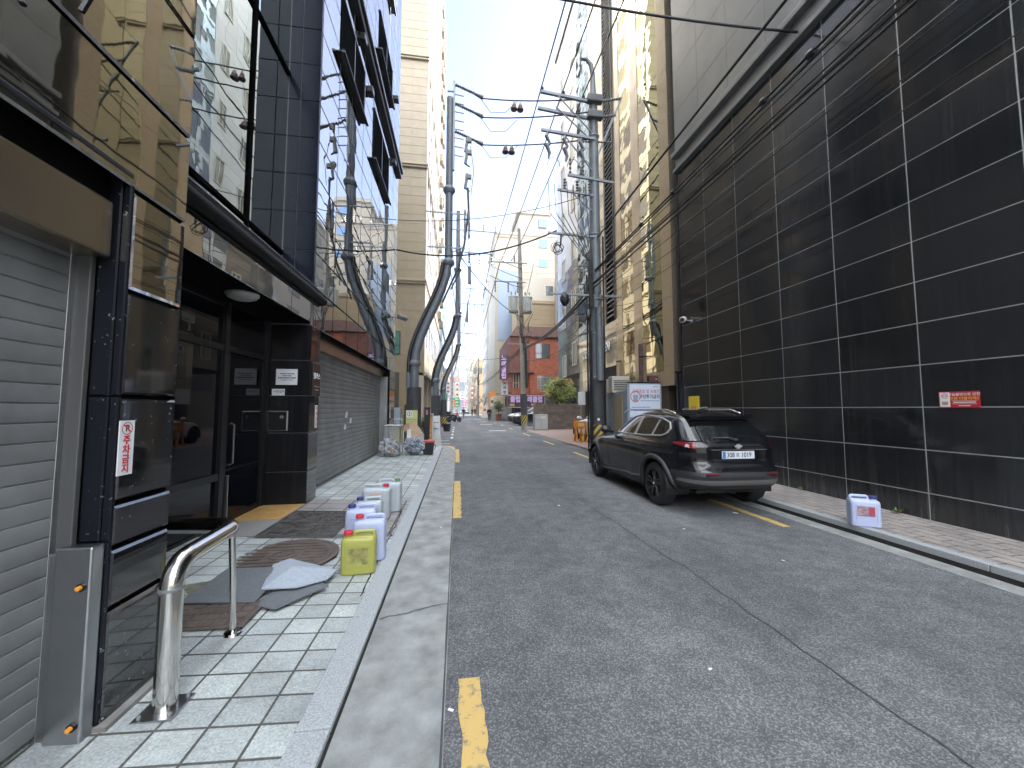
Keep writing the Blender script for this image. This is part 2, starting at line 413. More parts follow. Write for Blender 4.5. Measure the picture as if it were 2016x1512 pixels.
# painted markings and cracks
def worn(name, col):
    m, N, L, b = custom(name)
    tc = N.new('ShaderNodeTexCoord'); n = N.new('ShaderNodeTexNoise'); n.inputs['Scale'].default_value = 14; n.inputs['Detail'].default_value = 9; n.inputs['Roughness'].default_value = .72
    L.new(tc.outputs['Object'], n.inputs['Vector'])
    r = N.new('ShaderNodeValToRGB'); L.new(n.outputs[0], r.inputs[0]); e = r.color_ramp.elements
    e[0].position = .36; e[0].color = (.15, .145, .13, 1); e[1].position = .46; e[1].color = (*col, 1)
    L.new(r.outputs[0], b.inputs['Base Color']); b.inputs['Roughness'].default_value = .7
    return m
M_YEL = worn('worn_yellow_paint', (.52, .36, .12)); M_WHI = worn('worn_white_paint', (.62, .62, .6))
def mark(x0, x1, y0, y1, m, z=.005, rag=.012):
    n = max(2, int((y1 - y0) / .06)); mb = MB(); a = []; b_ = []
    for i in range(n + 1):
        yy = y0 + (y1 - y0) * i / n
        a.append((x0 + random.uniform(-rag, rag), yy, z)); b_.append((x1 + random.uniform(-rag, rag), yy, z))
    vs = a + b_
    mb.add(vs, [(i, n + 1 + i, n + 2 + i, i + 1) for i in range(n)])
    struct(mb.build('road_marking', m)); 
for y0, y1 in ((-6, -5), (-2.2, -.9), (1.45, 2.33), (5.62, 8.45), (11.4, 15.0)):
    mark(.028, .15, y0, y1, M_YEL) if y1 < 5 else mark(-.07 + .0, .07, y0, y1, M_YEL)
for y0, y1 in ((-4, -2), (.5, 2.4), (4.6, 6.2), (8.0, 8.9), (11.2, 13.5), (16.3, 18.4), (21.9, 24.3), (29, 31), (35, 37), (42, 44)):
    mark(4.08 if y0 > 10 else 4.24, 4.2 if y0 > 10 else 4.36, y0, y1, M_YEL)
for y0 in (20.5, 23, 26, 29, 32): mark(-.35, -.23, y0, y0 + 1.1, M_WHI)
for y0 in (27, 38, 46, 55): mark(2.2, 3.4, y0, y0 + .5, M_WHI)
def strip(name, pts, w, m, z=.005):
    a = []; b_ = []
    for i, p in enumerate(pts):
        q = pts[min(i + 1, len(pts) - 1)]; o = pts[max(i - 1, 0)]
        d = Vector((q[0] - o[0], q[1] - o[1])).normalized(); k = w * random.uniform(.6, 1.3) / 2
        a.append((p[0] - d.y * k, p[1] + d.x * k, z)); b_.append((p[0] + d.y * k, p[1] - d.x * k, z))
    n = len(pts)
    struct(MB().add(a + b_, [(i, n + i, n + i + 1, i + 1) for i in range(n - 1)]).build(name, m))
strip('road_marking', [(-1.9, 19.4), (-1.2, 19.2), (-.4, 19.05)], .14, M_WHI)
strip('road_marking', [(-1.9, 17.6), (-1.2, 17.5), (-.3, 17.45)], .14, M_WHI)
strip('road_marking', [(-1.6, 16.9), (-.9, 16.75), (-.35, 16.3), (-.15, 15.6), (-.13, 15.1)], .16, M_YEL)
def wander(x0, y0, x1, y1, n, a):
    return [(x0 + (x1 - x0) * i / n + random.gauss(0, a), y0 + (y1 - y0) * i / n + random.gauss(0, a)) for i in range(n + 1)]
M_CRK = mat('crack_tar', (.06, .06, .06), .9)
strip('road_crack', wander(2.2, -3, 2.23, 3.6, 50, .012) + wander(2.2, 3.8, 1.85, 11.7, 50, .015), .011, M_CRK)
strip('road_crack', wander(.1, 11.9, 4.3, 11.6, 40, .02), .03, M_CRK)
strip('road_crack', wander(-.56, 3.05, -.06, 3.2, 10, .012), .01, M_CRK, .008)
strip('road_crack', [(-.06, y_ * .25 - 6) for y_ in range(0, 81)], .012, M_CRK, .008)
strip('road_crack', wander(-.79, 5.9, -.755, 3.3, 40, .008), .014, M_DARKGAP, .0625)
# small litter flecks on the road
lm = mat('litter_white', (.7, .7, .68), .7)
for (x, y, s) in ((1.62, 6.1, .05), (-.3, 6.6, .03), (-.2, 5.2, .03), (4.1, 5.3, .07), (1.5, 2.2, .025), (-.02, 2.1, .03), (3.3, 3.6, .025), (2.9, 4.7, .03)):
    a = random.uniform(0, 3); o = MB().cbox(-s / 2, s / 2, -s / 4, s / 4, 0, .006, .002).build('paper_scrap', lm)
    o.location = (x, y, .006); o.rotation_euler = (0, 0, a); tag(o, 'tiny white paper scrap lying on the roadway', 'litter', 'paper scraps on the road')

# ================================================================== left: dark polished granite building
M_GRAN = mat('black_granite', (.011, .011, .013), .06, ior=1.45, spec=.3, streak=.05, speck=(26, .12, (.12, .13, .14)))
M_GRANP = mat('black_granite_pillar', (.012, .012, .013), .05, ior=1.95, streak=.07, speck=(20, .10, (.25, .27, .27)), wave=.0012, wave_s=2.2)
M_GRAND = mat('dark_granite_side', (.009, .010, .014), .25, spec=.2, speck=(22, .16, (.30, .33, .34)))
M_MIRT = mat('mirror_tile', (.48, .485, .49), .012, metal=1, tint=(.7, .71, .72), wave=.0022, wave_s=1.1)
M_GLASS = mat('facade_glass', (.46, .50, .51), .01, metal=1, tint=(.6, .65, .66), wave=.0025, wave_s=.9)
M_JOINT = mat('joint_black', (.006, .006, .006), .9, spec=0)
M_GRANU = mat('black_granite_upper', (.56, .55, .52), .02, metal=1, tint=(.75, .75, .75), wave=.0012, wave_s=2.0)
M_GROUT = mat('pale_grout', (.42, .43, .42), .7)
M_GROUT2 = mat('grey_grout', (.20, .205, .21), .7)
M_STEEL = mat('brushed_steel', (.42, .43, .44), .32, metal=1, noise_s=3, noise_a=.1)
M_STEELD = mat('shutter_steel', (.215, .22, .222), .5, metal=.15, noise_s=2.5, noise_a=.22, rvar=.08)
M_BRONZE = mat('bronze_steel', (.42, .36, .27), .25, metal=.9, noise_s=2, noise_a=.12)
M_DKMET = mat('dark_metal', (.03, .03, .033), .3, metal=.5)
M_BLK = mat('black_paint', (.01, .01, .011), .4)
M_DOORGL = mat('door_glass', (.003, .004, .008), .01, ior=1.45, spec=.35)
M_WHITE = mat('white_paper', (.72, .74, .76), .6)
M_RED = mat('sign_red', (.55, .03, .04), .5)
M_INK = mat('ink', (.02, .02, .025), .6)
LB = thing('granite_building', 'black polished granite building with roller shutters and recessed entrance, left of street', 'building', (-3, 6, .1))
TOP = 27.0
# --- near block, plane X=-1.6
zs_n = [.61, .89, 1.10, 1.61, 2.13, 2.64, 3.16] + [3.16 + .63 * i for i in range(1, 39)]
w = MB()
panels(w, 'x', -1.6, 1, [2.085, 2.47], [.1] + zs_n[:5], .022, .04, .012, .0012)
w.build('granite_pillar', M_GRANP, LB); w = MB()
panels(w, 'x', -1.6, 1, [2.085, 2.47], zs_n[4:6], .022, .04, .012, .0012)
panels(w, 'x', -1.6, 1, [.55, 2.47], zs_n[5:], .022, .04, .01, .0015, skip=lambda u, z: z < 2.7)
panels(w, 'x', -1.6, 1, [2.085, 2.47], [2.64, 3.16], .022, .04, .01, .001)
panels(w, 'x', -1.6, 1, [.55, 2.083], [2.71, 3.16], .022, .04, .01, .001)
panels(w, 'x', -1.6, 1, rng(-3.0, .55, 1.8), [2.71] + zs_n[6:], .022, .04, .01, .0015)
w.build('granite_wall', M_GRANU, LB)
w = MB()
w.box(-1.9, -1.625, -3.0, 2.08, 2.72, TOP); w.box(-2.05, -1.625, 2.10, 2.455, .08, TOP); w.box(-14, -1.95, -3.0, 2.44, .05, TOP)
w.box(-1.95, -1.625, -3.06, -3.0, .05, TOP)
w.box(-2.2, -1.9, 2.44, 2.46, .05, TOP)
w.build('joint_backing', M_JOINT, LB)
w = MB(); panels(w, 'y', 2.082, -1, [-1.735, -1.645, -1.604], [.1, .93, 1.61, 2.70], .006, .02, .006, 0)
w.build('pillar_side', M_GRAND, LB)
w = MB(); w.cbox(-1.68, -1.597, -3, 2.082, 2.685, 2.712, .004); w.build('lintel_trim', M_BLK, LB)
# shutter box
w = MB(); w.cbox(-1.9, -1.66, -3, 2.065, 2.275, 2.55, .012); w.build('shutter_box', M_BRONZE, LB)
w = MB(); w.box(-1.9, -1.69, -3, 2.06, 2.56, 2.68); w.build('soffit', M_JOINT, LB)
def shutter(x, y0, y1, z0, z1, pitch, d, m, name='roller_shutter'):
    """slatted curtain: each slat bulges out, tight dark seam between slats"""
    prof = []; z = z0
    while z < z1 - 1e-6:
        h = min(pitch, z1 - z)
        for t, k in ((0, -.35), (.05, .55), (.25, .9), (.5, 1), (.75, .9), (.92, .6), (.965, -.35)): prof.append((x + d * k, z + h * t))
        z += h
    n = len(prof)
    vs = [(a, y0, b_) for a, b_ in prof] + [(a, y1, b_) for a, b_ in prof]
    return MB().add(vs, [(i, n + i, n + i + 1, i + 1) for i in range(n - 1)]).build(name, m, LB, smooth=True, autosm=40)
shutter(-1.806, -3, 2.045, .13, 2.30, .085, .006, M_STEELD)
w = MB(); w.cbox(-1.82, -1.797, 2.03, 2.06, .1, 2.28, .003); w.build('guide_rail', M_STEEL, LB); w = MB(); w.cbox(-1.81, -1.735, 2.055, 2.082, .1, 2.28, .004); w.build('guide_rail', mat('rail_dark', (.10, .10, .10), .45, metal=.3), LB)
w = MB(); w.cbox(-1.762, -1.615, 2.015, 2.079, .07, .93, .008); w.cbox(-1.80, -1.762, 2.035, 2.079, .07, .90, .006); cov = w.build('steel_cover', M_STEEL, LB)
for z in (.17, .76):
    t = MB(); t.lathe([(.0, -.012), (.018, -.012), (.018, 0), (.0, 0)], (-1.645, 2.015, z), 12, 'y'); t.mat(1).lathe([(0, -.028), (.010, -.026), (.011, -.012)], (-1.645, 2.015, z), 10, 'y')
    t.build('rubber_stop', [M_BLK, mat('orange_plastic', (.75, .30, .03), .5)], LB)
w = MB(); w.box(-1.66, -1.56, 2.07, 2.47, .06, .115); w.build('plinth_strip', M_CONC, LB)

# --- entrance recess
XF = -2.24
w = MB()
w.box(-14, -2.88, 2.44, 6.24, .05, 3.4)          # mass behind the door plane
w.box(-2.9, -2.26, 2.47, 6.24, 2.86, 3.42)        # canopy body
w.box(-14, -2.72, 2.44, 6.24, 3.4, TOP)
w.build('recess_wall', M_JOINT, LB)
w = MB(); w.box(-3.0, -2.23, 4.752, 6.222, .05, .136); w.box(-3.0, -2.2, 2.47, 4.75, .05, .118)
w.build('entrance_floor', mat('grey_stone_floor', (.22, .22, .215), .6, noise_s=60, noise_a=.25), LB)
zj = [.12, .61, 1.19, 1.75, 2.29, 2.84]
w = MB(); panels(w, 'y', 6.225, -1, [-2.86, XF + .012], zj, .012, .03, .003, .001); w.build('entrance_side', M_GRAN, LB)
w = MB(); w.box(-2.9, XF - .012, 6.245, 6.66, .05, 3.42); w.build('side_backing', M_GROUT2, LB)
w = MB(); panels(w, 'x', XF, 1, [6.24, 6.655], zj, .018, .03, .008, .001); w.build('granite_pillar', M_GRANP, LB)
# canopy fascia, moulding
w = MB(); panels(w, 'x', XF, 1, [2.47, 2.9, 3.75, 4.6, 5.5, 6.18], [2.87, 3.19], .014, .02, .004, .003)
w.build('canopy_fascia', M_MIRT, LB)
w = MB()
w.tube([(XF + .02, 2.47, 3.315), (XF + .02, 6.62, 3.315)], .075, 14)
w.cbox(-2.6, XF + .03, 2.47, 6.64, 3.37, 3.45, .01); w.cbox(-2.3, XF + .015, 2.47, 6.5, 3.19, 3.225, .006)
w.build('canopy_moulding', mat('moulding_dark', (.022, .022, .022), .6, spec=.08), LB, smooth=True, autosm=35)
w = MB()
for y in (2.55, 3.7, 4.9, 6.0): w.box(-2.66, XF + .035, y, y + .012, 3.45, 3.458)
w.cbox(-2.66, XF + .035, 2.47, 6.64, 3.449, 3.456, .002); w.build('flashing', M_STEEL, LB)
# vent louvre at the canopy's near end
w = MB()
for i in range(7): w.box(XF - .0, XF + .006, 2.62, 2.8, 2.92 + .03 * i, 2.935 + .03 * i)
w.build('vent', M_DKMET, LB)
# ceiling lamp
w = MB(); w.lathe([(.0, -.075), (.09, -.07), (.14, -.05), (.165, -.02), (.165, 0)], (-2.43, 4.68, 2.855), 24); 
w.build('ceiling_lamp', mat('lamp_opal', (.40, .41, .39), .4), LB, smooth=True)
# glass front: frames, side light, door
d = thing
fr = MB()
for y0, y1 in ((2.47, 2.52), (5.08, 5.17), (6.12, 6.21)): fr.box(-2.875, -2.80, y0, y1, .12, 2.86)
for z0, z1 in ((.12, .17), (.70, .78), (2.26, 2.33), (2.80, 2.86)): fr.box(-2.872, -2.81, 2.52, 5.08, z0, z1)
fr.box(-2.872, -2.81, 5.17, 6.12, 2.26, 2.33)
fr.build('entrance_frame', M_DKMET, LB)
MB().box(-2.874, -2.845, 2.52, 5.08, .17, .70).build('side_pane', M_DOORGL, LB)
MB().box(-2.874, -2.845, 2.52, 5.08, .78, 2.26).build('side_pane', M_DOORGL, LB)
MB().box(-2.874, -2.845, 2.52, 6.12, 2.33, 2.80).build('side_pane', M_DOORGL, LB)
dr = MB().box(-2.87, -2.835, 5.18, 6.11, .14, 2.25).build('door', M_DOORGL, LB)
MB().box(-2.836, -2.83, 5.185, 5.25, .14, 2.25).box(-2.836, -2.83, 6.05, 6.105, .14, 2.25).box(-2.836, -2.83, 5.25, 6.05, .14, .22).box(-2.836, -2.83, 5.25, 6.05, .78, .81).build('door_frame', M_BLK, dr)
MB().tube([(-2.83, 5.32, .85), (-2.79, 5.32, .87), (-2.79, 5.32, 1.35), (-2.83, 5.32, 1.37)], .012, 8).build('handle', M_STEEL, dr)
MB().cbox(-2.86, -2.76, 5.19, 5.205, .12, .74, .004).build('steel_post', M_STEEL, LB)
# intercom on the side wall
w = MB(); w.cbox(-2.80, -2.52, 6.195, 6.23, 1.22, 1.52, .008); w.mat(1).box(-2.785, -2.535, 6.188, 6.196, 1.235, 1.505); w.mat(2).lathe([(.022, -.012), (.026, -.006), (.026, 0)], (-2.60, 6.19, 1.43), 16, 'y')
tag(w.build('intercom', [M_STEEL, M_BLK, M_STEELD]), 'dark square intercom panel with steel edge set in the entrance side wall', 'intercom')
def paper(name, cx, cz, wd_, ht, y, label, lines, col=M_WHITE):
    o = MB().box(cx - wd_ / 2, cx + wd_ / 2, y - .004, y, cz - ht / 2, cz + ht / 2).build(name, col)
    tag(o, label, 'notice')
    t = MB()
    for i, (k, l) in enumerate(lines):
        zz = cz + ht * (.2 - .13 * i)
        u = cx - wd_ * k / 2
        while u < cx + wd_ * k / 2:
            q = random.uniform(.012, .03); t.box(u, u + q, y - .0052, y - .004, zz - ht * .03 * l, zz + ht * .03 * l); u += q + .007
    t.build('print_lines', M_INK, o)
    return o
paper('paper_notice', -2.55, 2.03, .30, .24, 6.19, 'white printed notice taped on the black entrance wall above the smaller slip', [(.6, 1), (.4, 1), (.8, 1.3), (.5, .6)])
paper('paper_notice', -2.66, 1.80, .18, .10, 6.19, 'small white slip stuck below the larger notice in the entrance', [(.6, 1), (.8, 1), (.4, .7)])
# --- upper glass in the recess, side column
w = MB(); panels(w, 'x', -2.70, 1, [2.47, 5.2, 6.22], [3.46, 3.95] + [3.95 + 2.9 * i for i in range(1, 9)], .02, .03, .0, .002); w.build('recess_glass', M_GLASS, LB)
w = MB()
for z in [3.95 + 2.9 * i for i in range(0, 8)]: w.box(-2.72, -2.665, 2.47, 6.22, z - .02, z + .02)
w.box(-2.72, -2.67, 5.19, 5.22, 3.46, TOP); w.build('mullion', M_JOINT, LB)
zt = [2.83, 3.45, 4.02, 4.63] + [4.63 + .612 * i for i in range(1, 37)]
w = MB(); panels(w, 'y', 6.235, -1, [-2.70, -2.52, XF + .01], zt[1:], .01, .03, .003, .001)
w.build('column_side', mat('navy_granite', (.008, .010, .020), .25, spec=.15, speck=(30, .10, (.25, .27, .3))), LB)
w = MB(); w.box(-2.9, XF - .012, 6.248, 6.6, 3.4, TOP); w.build('column_backing', M_GROUT2, LB)
# --- mirror-polished tiles of the main facade
ys_m = [6.30, 7.22, 8.06, 8.99, 9.96, 10.9, 11.95, 13.05, 14.15]
WIN = [(7.2, 8.93, 8.2, 9.42), (9.98, 12.1, 8.0, 9.42), (7.2, 8.93, 11.4, 12.62), (10.4, 12.4, 11.4, 12.62)] + [(a, b, z, z + 1.25) for z in (14.6, 17.8, 21.0, 24.2) for a, b in ((7.2, 8.93), (10.3, 12.3))]
w = MB()
panels(w, 'x', XF, 1, ys_m, zt, .024, .03, .004, .0022)
w.build('mirror_tiles', M_MIRT, LB)
w = MB(); w.box(-14, XF - .012, 6.6, 14.13, 2.83, TOP); w.box(-14, -2.6, 6.6, 14.13, .05, 2.83); w.box(-2.7, XF - .012, 13.1, 14.13, .05, 2.83)
w.build('tile_backing', M_JOINT, LB)
M_WINDK = mat('dark_window', (.010, .011, .012), .7, spec=0)
for (a, b_, z0, z1) in WIN:
    f = MB(); f.box(XF + .003, XF + .02, a, b_, z0, z1)
    wdw = f.build('window', M_WINDK, LB)
    MB().box(XF + .02, XF + .03, (a + b_) / 2 - .02, (a + b_) / 2 + .02, z0, z1).box(XF + .02, XF + .04, a, b_, z1 - .05, z1).box(XF + .02, XF + .04, b_ - .06, b_, z0, z1).build('frame', M_DKMET, wdw)
    MB().tube([(XF + .09, a - .12, z0 - .03), (XF + .09, b_ + .05, z0 - .03)], .03, 10).box(XF, XF + .09, a - .1, b_ + .03, z0 - .02, z0).build('sill', M_DKMET, wdw, smooth=True, autosm=40)
w = MB(); w.cbox(XF - .02, XF + .17, 6.3, 14.2, 10.22, 10.36, .03); w.cbox(XF - .02, XF + .11, 6.3, 14.2, 10.05, 10.22, .02); w.build('band_course', M_DKMET, LB)
w = MB()
for y, z in ((8.4, 9.75), (9.2, 9.2), (12.6, 9.65), (12.9, 12.1)): w.cbox(XF, XF + .14, y, y + .22, z, z + .16, .02)
w.split_build('exhaust_cap', M_DKMET, LB)
# far shutter
shutter(-2.52, 6.66, 13.0, .16, 2.6, .10, .012, M_STEELD)
w = MB(); w.box(-2.55, -2.40, 6.66, 13.1, 2.58, 2.83); w.build('shutter_box', M_BRONZE, LB)
w = MB(); w.cbox(-2.56, -2.28, 13.0, 13.12, .1, 2.6, .01); w.build('guide_rail', M_STEELD, LB)
w = MB(); panels(w, 'x', XF + .012, 1, [13.12, 14.15], [.1, .78, 1.5, 2.2, 2.83], .012, .03, .004, .002); w.build('granite_pillar', M_GRAN, LB)
w = MB(); w.cbox(XF, XF + .03, 13.15, 13.95, .1, .75, .006); w.build('steel_cover', M_STEELD, LB)
w = MB(); w.box(-2.62, -2.45, 6.66, 13.0, .1, .16); w.build('shutter_threshold', M_STEEL, LB)
for (cy_, cz_, s, lab) in ((9.2, 1.42, .16, 'torn white sticker on the far roller shutter, highest of its cluster'), (9.55, 1.27, .13, 'small peeling white sticker on the far roller shutter, rightmost of its cluster'), (9.12, 1.15, .13, 'small white sticker on the far roller shutter, lowest of its cluster')):
    v = [(-2.498, cy_ + random.uniform(-.02, .02) + dy * s, cz_ + dz * s * .8 + random.uniform(-.02, .02)) for dy, dz in ((-.6, -.5), (.5, -.5), (.6, .5), (-.4, .5))]
    tag(MB().add(v + [(p[0] - .006, p[1], p[2]) for p in v], [(0, 1, 2, 3), (7, 6, 5, 4), (0, 4, 5, 1), (1, 5, 6, 2), (2, 6, 7, 3), (3, 7, 4, 0)]).build('sticker', M_WHITE), lab, 'sticker')

# signs on the left facade
def vsign(name, x, yc, zc, wd_, ht, label, chars, m_txt, size, top=False, base=M_WHITE):
    o = MB().box(x, x + .004, yc - wd_ / 2, yc + wd_ / 2, zc - ht / 2, zc + ht / 2).build(name, base); tag(o, label, 'sign')
    n = len(chars); z0 = zc + ht / 2 - (ht * .28 if top else ht * .04); step = (z0 - (zc - ht / 2) - ht * .02) / n
    for i, c in enumerate(chars):
        text_obj('lettering', c, size, (x + .005, yc, z0 - step * (i + .5)), (0, 1, 0), (0, 0, 1), m_txt, o, ext=.0008, bold=.02)
    return o
s = vsign('parking_sign', -1.598, 2.13, 1.362, .086, .262, 'narrow white no parking sticker with red Korean letters on the near granite pillar', list('주차금지'), M_RED, .047, True)
t = MB()
n = 28
for r0, r1, mi in ((.031, .027, 0),):
    vs = [(-1.5932, 2.13 + r * cos(2 * pi * i / n), 1.455 + r * sin(2 * pi * i / n)) for r in (r0, r1) for i in range(n)]
    t.add(vs, [(i, (i + 1) % n, n + (i + 1) % n, n + i) for i in range(n)])
a = .7
for p in (t,):
    bmv = [(-1.5930, 2.13 + sx * .029 * cos(a) + k * sin(a) * .003, 1.455 + sx * .029 * sin(a) * -1 + k * .003) for sx, k in ((-1, -1), (1, -1), (1, 1), (-1, 1))]
    t.add(bmv, [(0, 1, 2, 3)])
t.build('prohibition_ring', M_RED, s)
text_obj('lettering', 'P', .044, (-1.5934, 2.13, 1.455), (0, 1, 0), (0, 0, 1), M_INK, s, bold=.03, ext=.0003)
vsign('parking_sign', XF + .002, 6.54, 1.43, .10, .36, 'white no parking sticker on the pillar between entrance and far shutter', list('주차금지'), M_RED, .07)
vsign('parking_sign', XF + .014, 13.3, 1.45, .12, .40, 'white no parking sticker on the dark pillar at the far end of the shutter', list('주차금지'), M_RED, .08)
pl = MB().cbox(XF, XF + .03, 6.30, 6.60, 1.75, 2.27, .006).build('name_plaque', mat('plaque_black', (.02, .02, .021), .15)); tag(pl, 'dark name plaque with pale lettering on the pillar right of the entrance', 'plaque')
text_obj('lettering', '팰리스', .105, (XF + .0315, 6.45, 2.06), (0, 1, 0), (0, 0, 1), M_WHITE, pl, bold=.02)
w = MB()
for zz, hw in ((1.90, .10), (1.85, .07)): 
    u = 6.45 - hw
    while u < 6.45 + hw: w.box(XF + .0305, XF + .0315, u, u + .014, zz - .011, zz + .011); u += .02
w.build('small_print', M_STEEL, pl)
# cctv housing at the far corner, lamp arm above the near shutter
def cctv(name, label, base, out, cam_dir, L_=.30, r=.055, m=None):
    th = thing(name, label, 'camera', base)
    b0 = Vector(base); o_ = Vector(out); e = b0 + o_
    MB().tube([b0, b0 + o_ * .6, e], .015, 8).sphere(b0, .04).build('bracket', M_STEELD, th)
    c = Vector(cam_dir).normalized()
    MB().tube([e - c * L_ * .5, e - c * L_ * .46, e + c * L_ * .45, e + c * L_ * .5], [r * .8, r, r, r * .9], 16).build('housing', m or mat('white_plastic', (.72, .72, .7), .35), th, smooth=True, autosm=40)
    MB().cyl(e + c * L_ * .5, e + c * L_ * .53, r * .75, n=16).build('lens', M_BLK, th)
    return th
cctv('security_camera', 'grey box security camera on the corner of the mirrored facade', (XF + .01, 13.7, 4.75), (.28, 0, 0), (.6, .5, -.15), .34, .09, M_STEELD)
w = thing('wall_lamp', 'white lamp arm with dark hook high on the near granite wall', 'lamp', (-1.6, 1.5, 3.2))
MB().cbox(-1.6, -1.36, .85, 1.27, 3.08, 3.13, .02).tube([(-1.38, 1.26, 3.1), (-1.38, 1.33, 3.06), (-1.38, 1.36, 3.12)], .012, 8).build('arm', mat('cream_metal', (.55, .54, .48), .4), w)
MB().tube([(-1.59, 1.62, 3.33), (-1.5, 1.64, 3.26), (-1.47, 1.66, 3.2), (-1.5, 1.66, 3.13)], .012, 6).build('cable_loop', M_BLK, w)

def m_walltile():
    """polished black tiles: each one a little different, water streaks, dusty towards the pavement"""
    m, N, L, b = custom('black_wall_tile'); tc = N.new('ShaderNodeTexCoord'); sx = N.new('ShaderNodeSeparateXYZ'); L.new(tc.outputs['Object'], sx.inputs[0])
    def M(op, a, b_=None, c=None):
        n = N.new('ShaderNodeMath'); n.operation = op
        for i, v in enumerate((a, b_, c)):
            if v is None: continue
            if isinstance(v, (int, float)): n.inputs[i].default_value = v
            else: L.new(v, n.inputs[i])
        return n.outputs[0]
    u = M('FLOOR', M('DIVIDE', M('SUBTRACT', sx.outputs[1], 9.70), 1.082)); v = M('FLOOR', M('DIVIDE', M('SUBTRACT', sx.outputs[2], .35), .5615))
    cx = N.new('ShaderNodeCombineXYZ'); L.new(u, cx.inputs[0]); L.new(v, cx.inputs[1]); wn_ = N.new('ShaderNodeTexWhiteNoise'); wn_.noise_dimensions = '2D'; L.new(cx.outputs[0], wn_.inputs['Vector'])
    mp = N.new('ShaderNodeMapping'); mp.inputs['Scale'].default_value = (1, 14, .45); L.new(tc.outputs['Object'], mp.inputs[0])
    st = N.new('ShaderNodeTexNoise'); st.inputs['Scale'].default_value = 1.3; st.inputs['Detail'].default_value = 7; st.inputs['Roughness'].default_value = .65; L.new(mp.outputs[0], st.inputs['Vector'])
    fine = N.new('ShaderNodeTexNoise'); fine.inputs['Scale'].default_value = 170; fine.inputs['Detail'].default_value = 3; L.new(tc.outputs['Object'], fine.inputs['Vector'])
    big = N.new('ShaderNodeTexNoise'); big.inputs['Scale'].default_value = .5; big.inputs['Detail'].default_value = 5; L.new(tc.outputs['Object'], big.inputs['Vector'])
    def R(s, a, b_, lo, hi):
        r = N.new('ShaderNodeMapRange'); L.new(s, r.inputs[0])
        for i, q in enumerate((a, b_, lo, hi)): r.inputs[i + 1].default_value = q
        return r.outputs[0]
    tone = M('MULTIPLY', R(wn_.outputs['Value'], 0, 1, .75, 1.3), R(fine.outputs[0], .3, .7, .4, 1.7))
    dust = M('ADD', M('MULTIPLY', R(st.outputs[0], .5, .8, 0, 1), R(big.outputs[0], .35, .65, .0, .05)), M('MULTIPLY', R(sx.outputs[2], .1, .75, .10, 0), R(st.outputs[0], .4, .65, .2, 1)))
    mx = N.new('ShaderNodeMix'); mx.data_type = 'RGBA'; mx.blend_type = 'MULTIPLY'; mx.inputs[0].default_value = 1; mx.inputs[6].default_value = (.0165, .0175, .0195, 1); L.new(tone, mx.inputs[7])
    m2 = N.new('ShaderNodeMix'); m2.data_type = 'RGBA'; L.new(dust, m2.inputs[0]); L.new(mx.outputs[2], m2.inputs[6]); m2.inputs[7].default_value = (.24, .23, .21, 1)
    L.new(m2.outputs[2], b.inputs['Base Color']); L.new(M('ADD', R(wn_.outputs['Value'], 0, 1, .07, .14), M('MULTIPLY', dust, 2.2)), b.inputs['Roughness']); b.inputs['Specular IOR Level'].default_value = .62
    return m
# ================================================================== right: black tiled wall with grey stone above
RB = thing('tiled_building', 'tall building with black glossy tile wall and grey stone storeys, right foreground', 'building', (8, 0, .1))
zr = [.1, .45] + [.45 + .5615 * i for i in range(1, 14)] + [8.2]
yr = [9.70 - 1.082 * i for i in range(0, 15)][::-1]
w = MB(); panels(w, 'x', 6.1, -1, yr, zr, .013, .02, .002, .0010)
M_RTILE = m_walltile()
M_RTILE0 = mat('black_wall_tile0', (.019, .020, .022), .07, ior=1.5, streak=.025, noise_s=150, noise_a=.5)
w.build('tile_wall', M_RTILE, RB)
MB().box(6.1045, 14, -5.45, 9.705, .05, 8.2).build('grout', M_GROUT, RB)
w = MB(); w.cbox(5.98, 14, -5.45, 9.76, 8.2, 8.3, .015); w.box(6.06, 14, -5.45, 9.73, 8.3, 8.62); w.cbox(5.94, 14, -5.45, 9.78, 8.62, 8.76, .02)
M_GREYST = mat('grey_stone', (.15, .154, .152), .30, noise_s=1.2, noise_a=.18, ior=1.6, streak=.06)
w.build('cornice', M_GREYST, RB)
w = MB(); panels(w, 'x', 6.03, -1, yr[::1], [8.76] + rng(9.9, 27, 1.14), .008, .03, .002, .0008); w.build('upper_wall', M_GREYST, RB)
MB().box(6.04, 14, -5.45, 9.70, 8.76, 27).build('upper_backing', M_GROUT2, RB)
MB().box(6.08, 14, 9.71, 9.735, .05, 8.2).build('side_wall', M_GRAND, RB)
cctv('security_camera', 'white tube security camera on the far end of the black tile wall', (6.09, 9.25, 3.86), (-.18, .1, .06), (-.5, -.6, -.2), .32, .075)
# red and white warning sign
sg = MB().box(6.085, 6.096, 3.715, 4.10, 1.565, 1.765).build('warning_sign', mat('red_print', (.42, .02, .035), .45)); tag(sg, 'small red and white warning sign screwed to the black tile wall', 'sign')
MB().box(6.083, 6.085, 3.99, 4.09, 1.575, 1.755).build('white_panel', M_WHITE, sg)
t = MB(); n = 24
vs = [(6.082, 4.04 + r * cos(2 * pi * i / n), 1.712 + r * sin(2 * pi * i / n)) for r in (.031, .025) for i in range(n)]
t.add(vs, [(i, (i + 1) % n, n + (i + 1) % n, n + i) for i in range(n)]); t.box(6.0815, 6.082, 4.018, 4.062, 1.709, 1.715); t.build('no_smoking_symbol', M_RED, sg)
MB().box(6.0815, 6.083, 4.01, 4.07, 1.60, 1.64).build('small_picture', mat('print_brown', (.35, .25, .16), .6), sg)
MY = mat('print_yellow', (.75, .50, .06), .5)
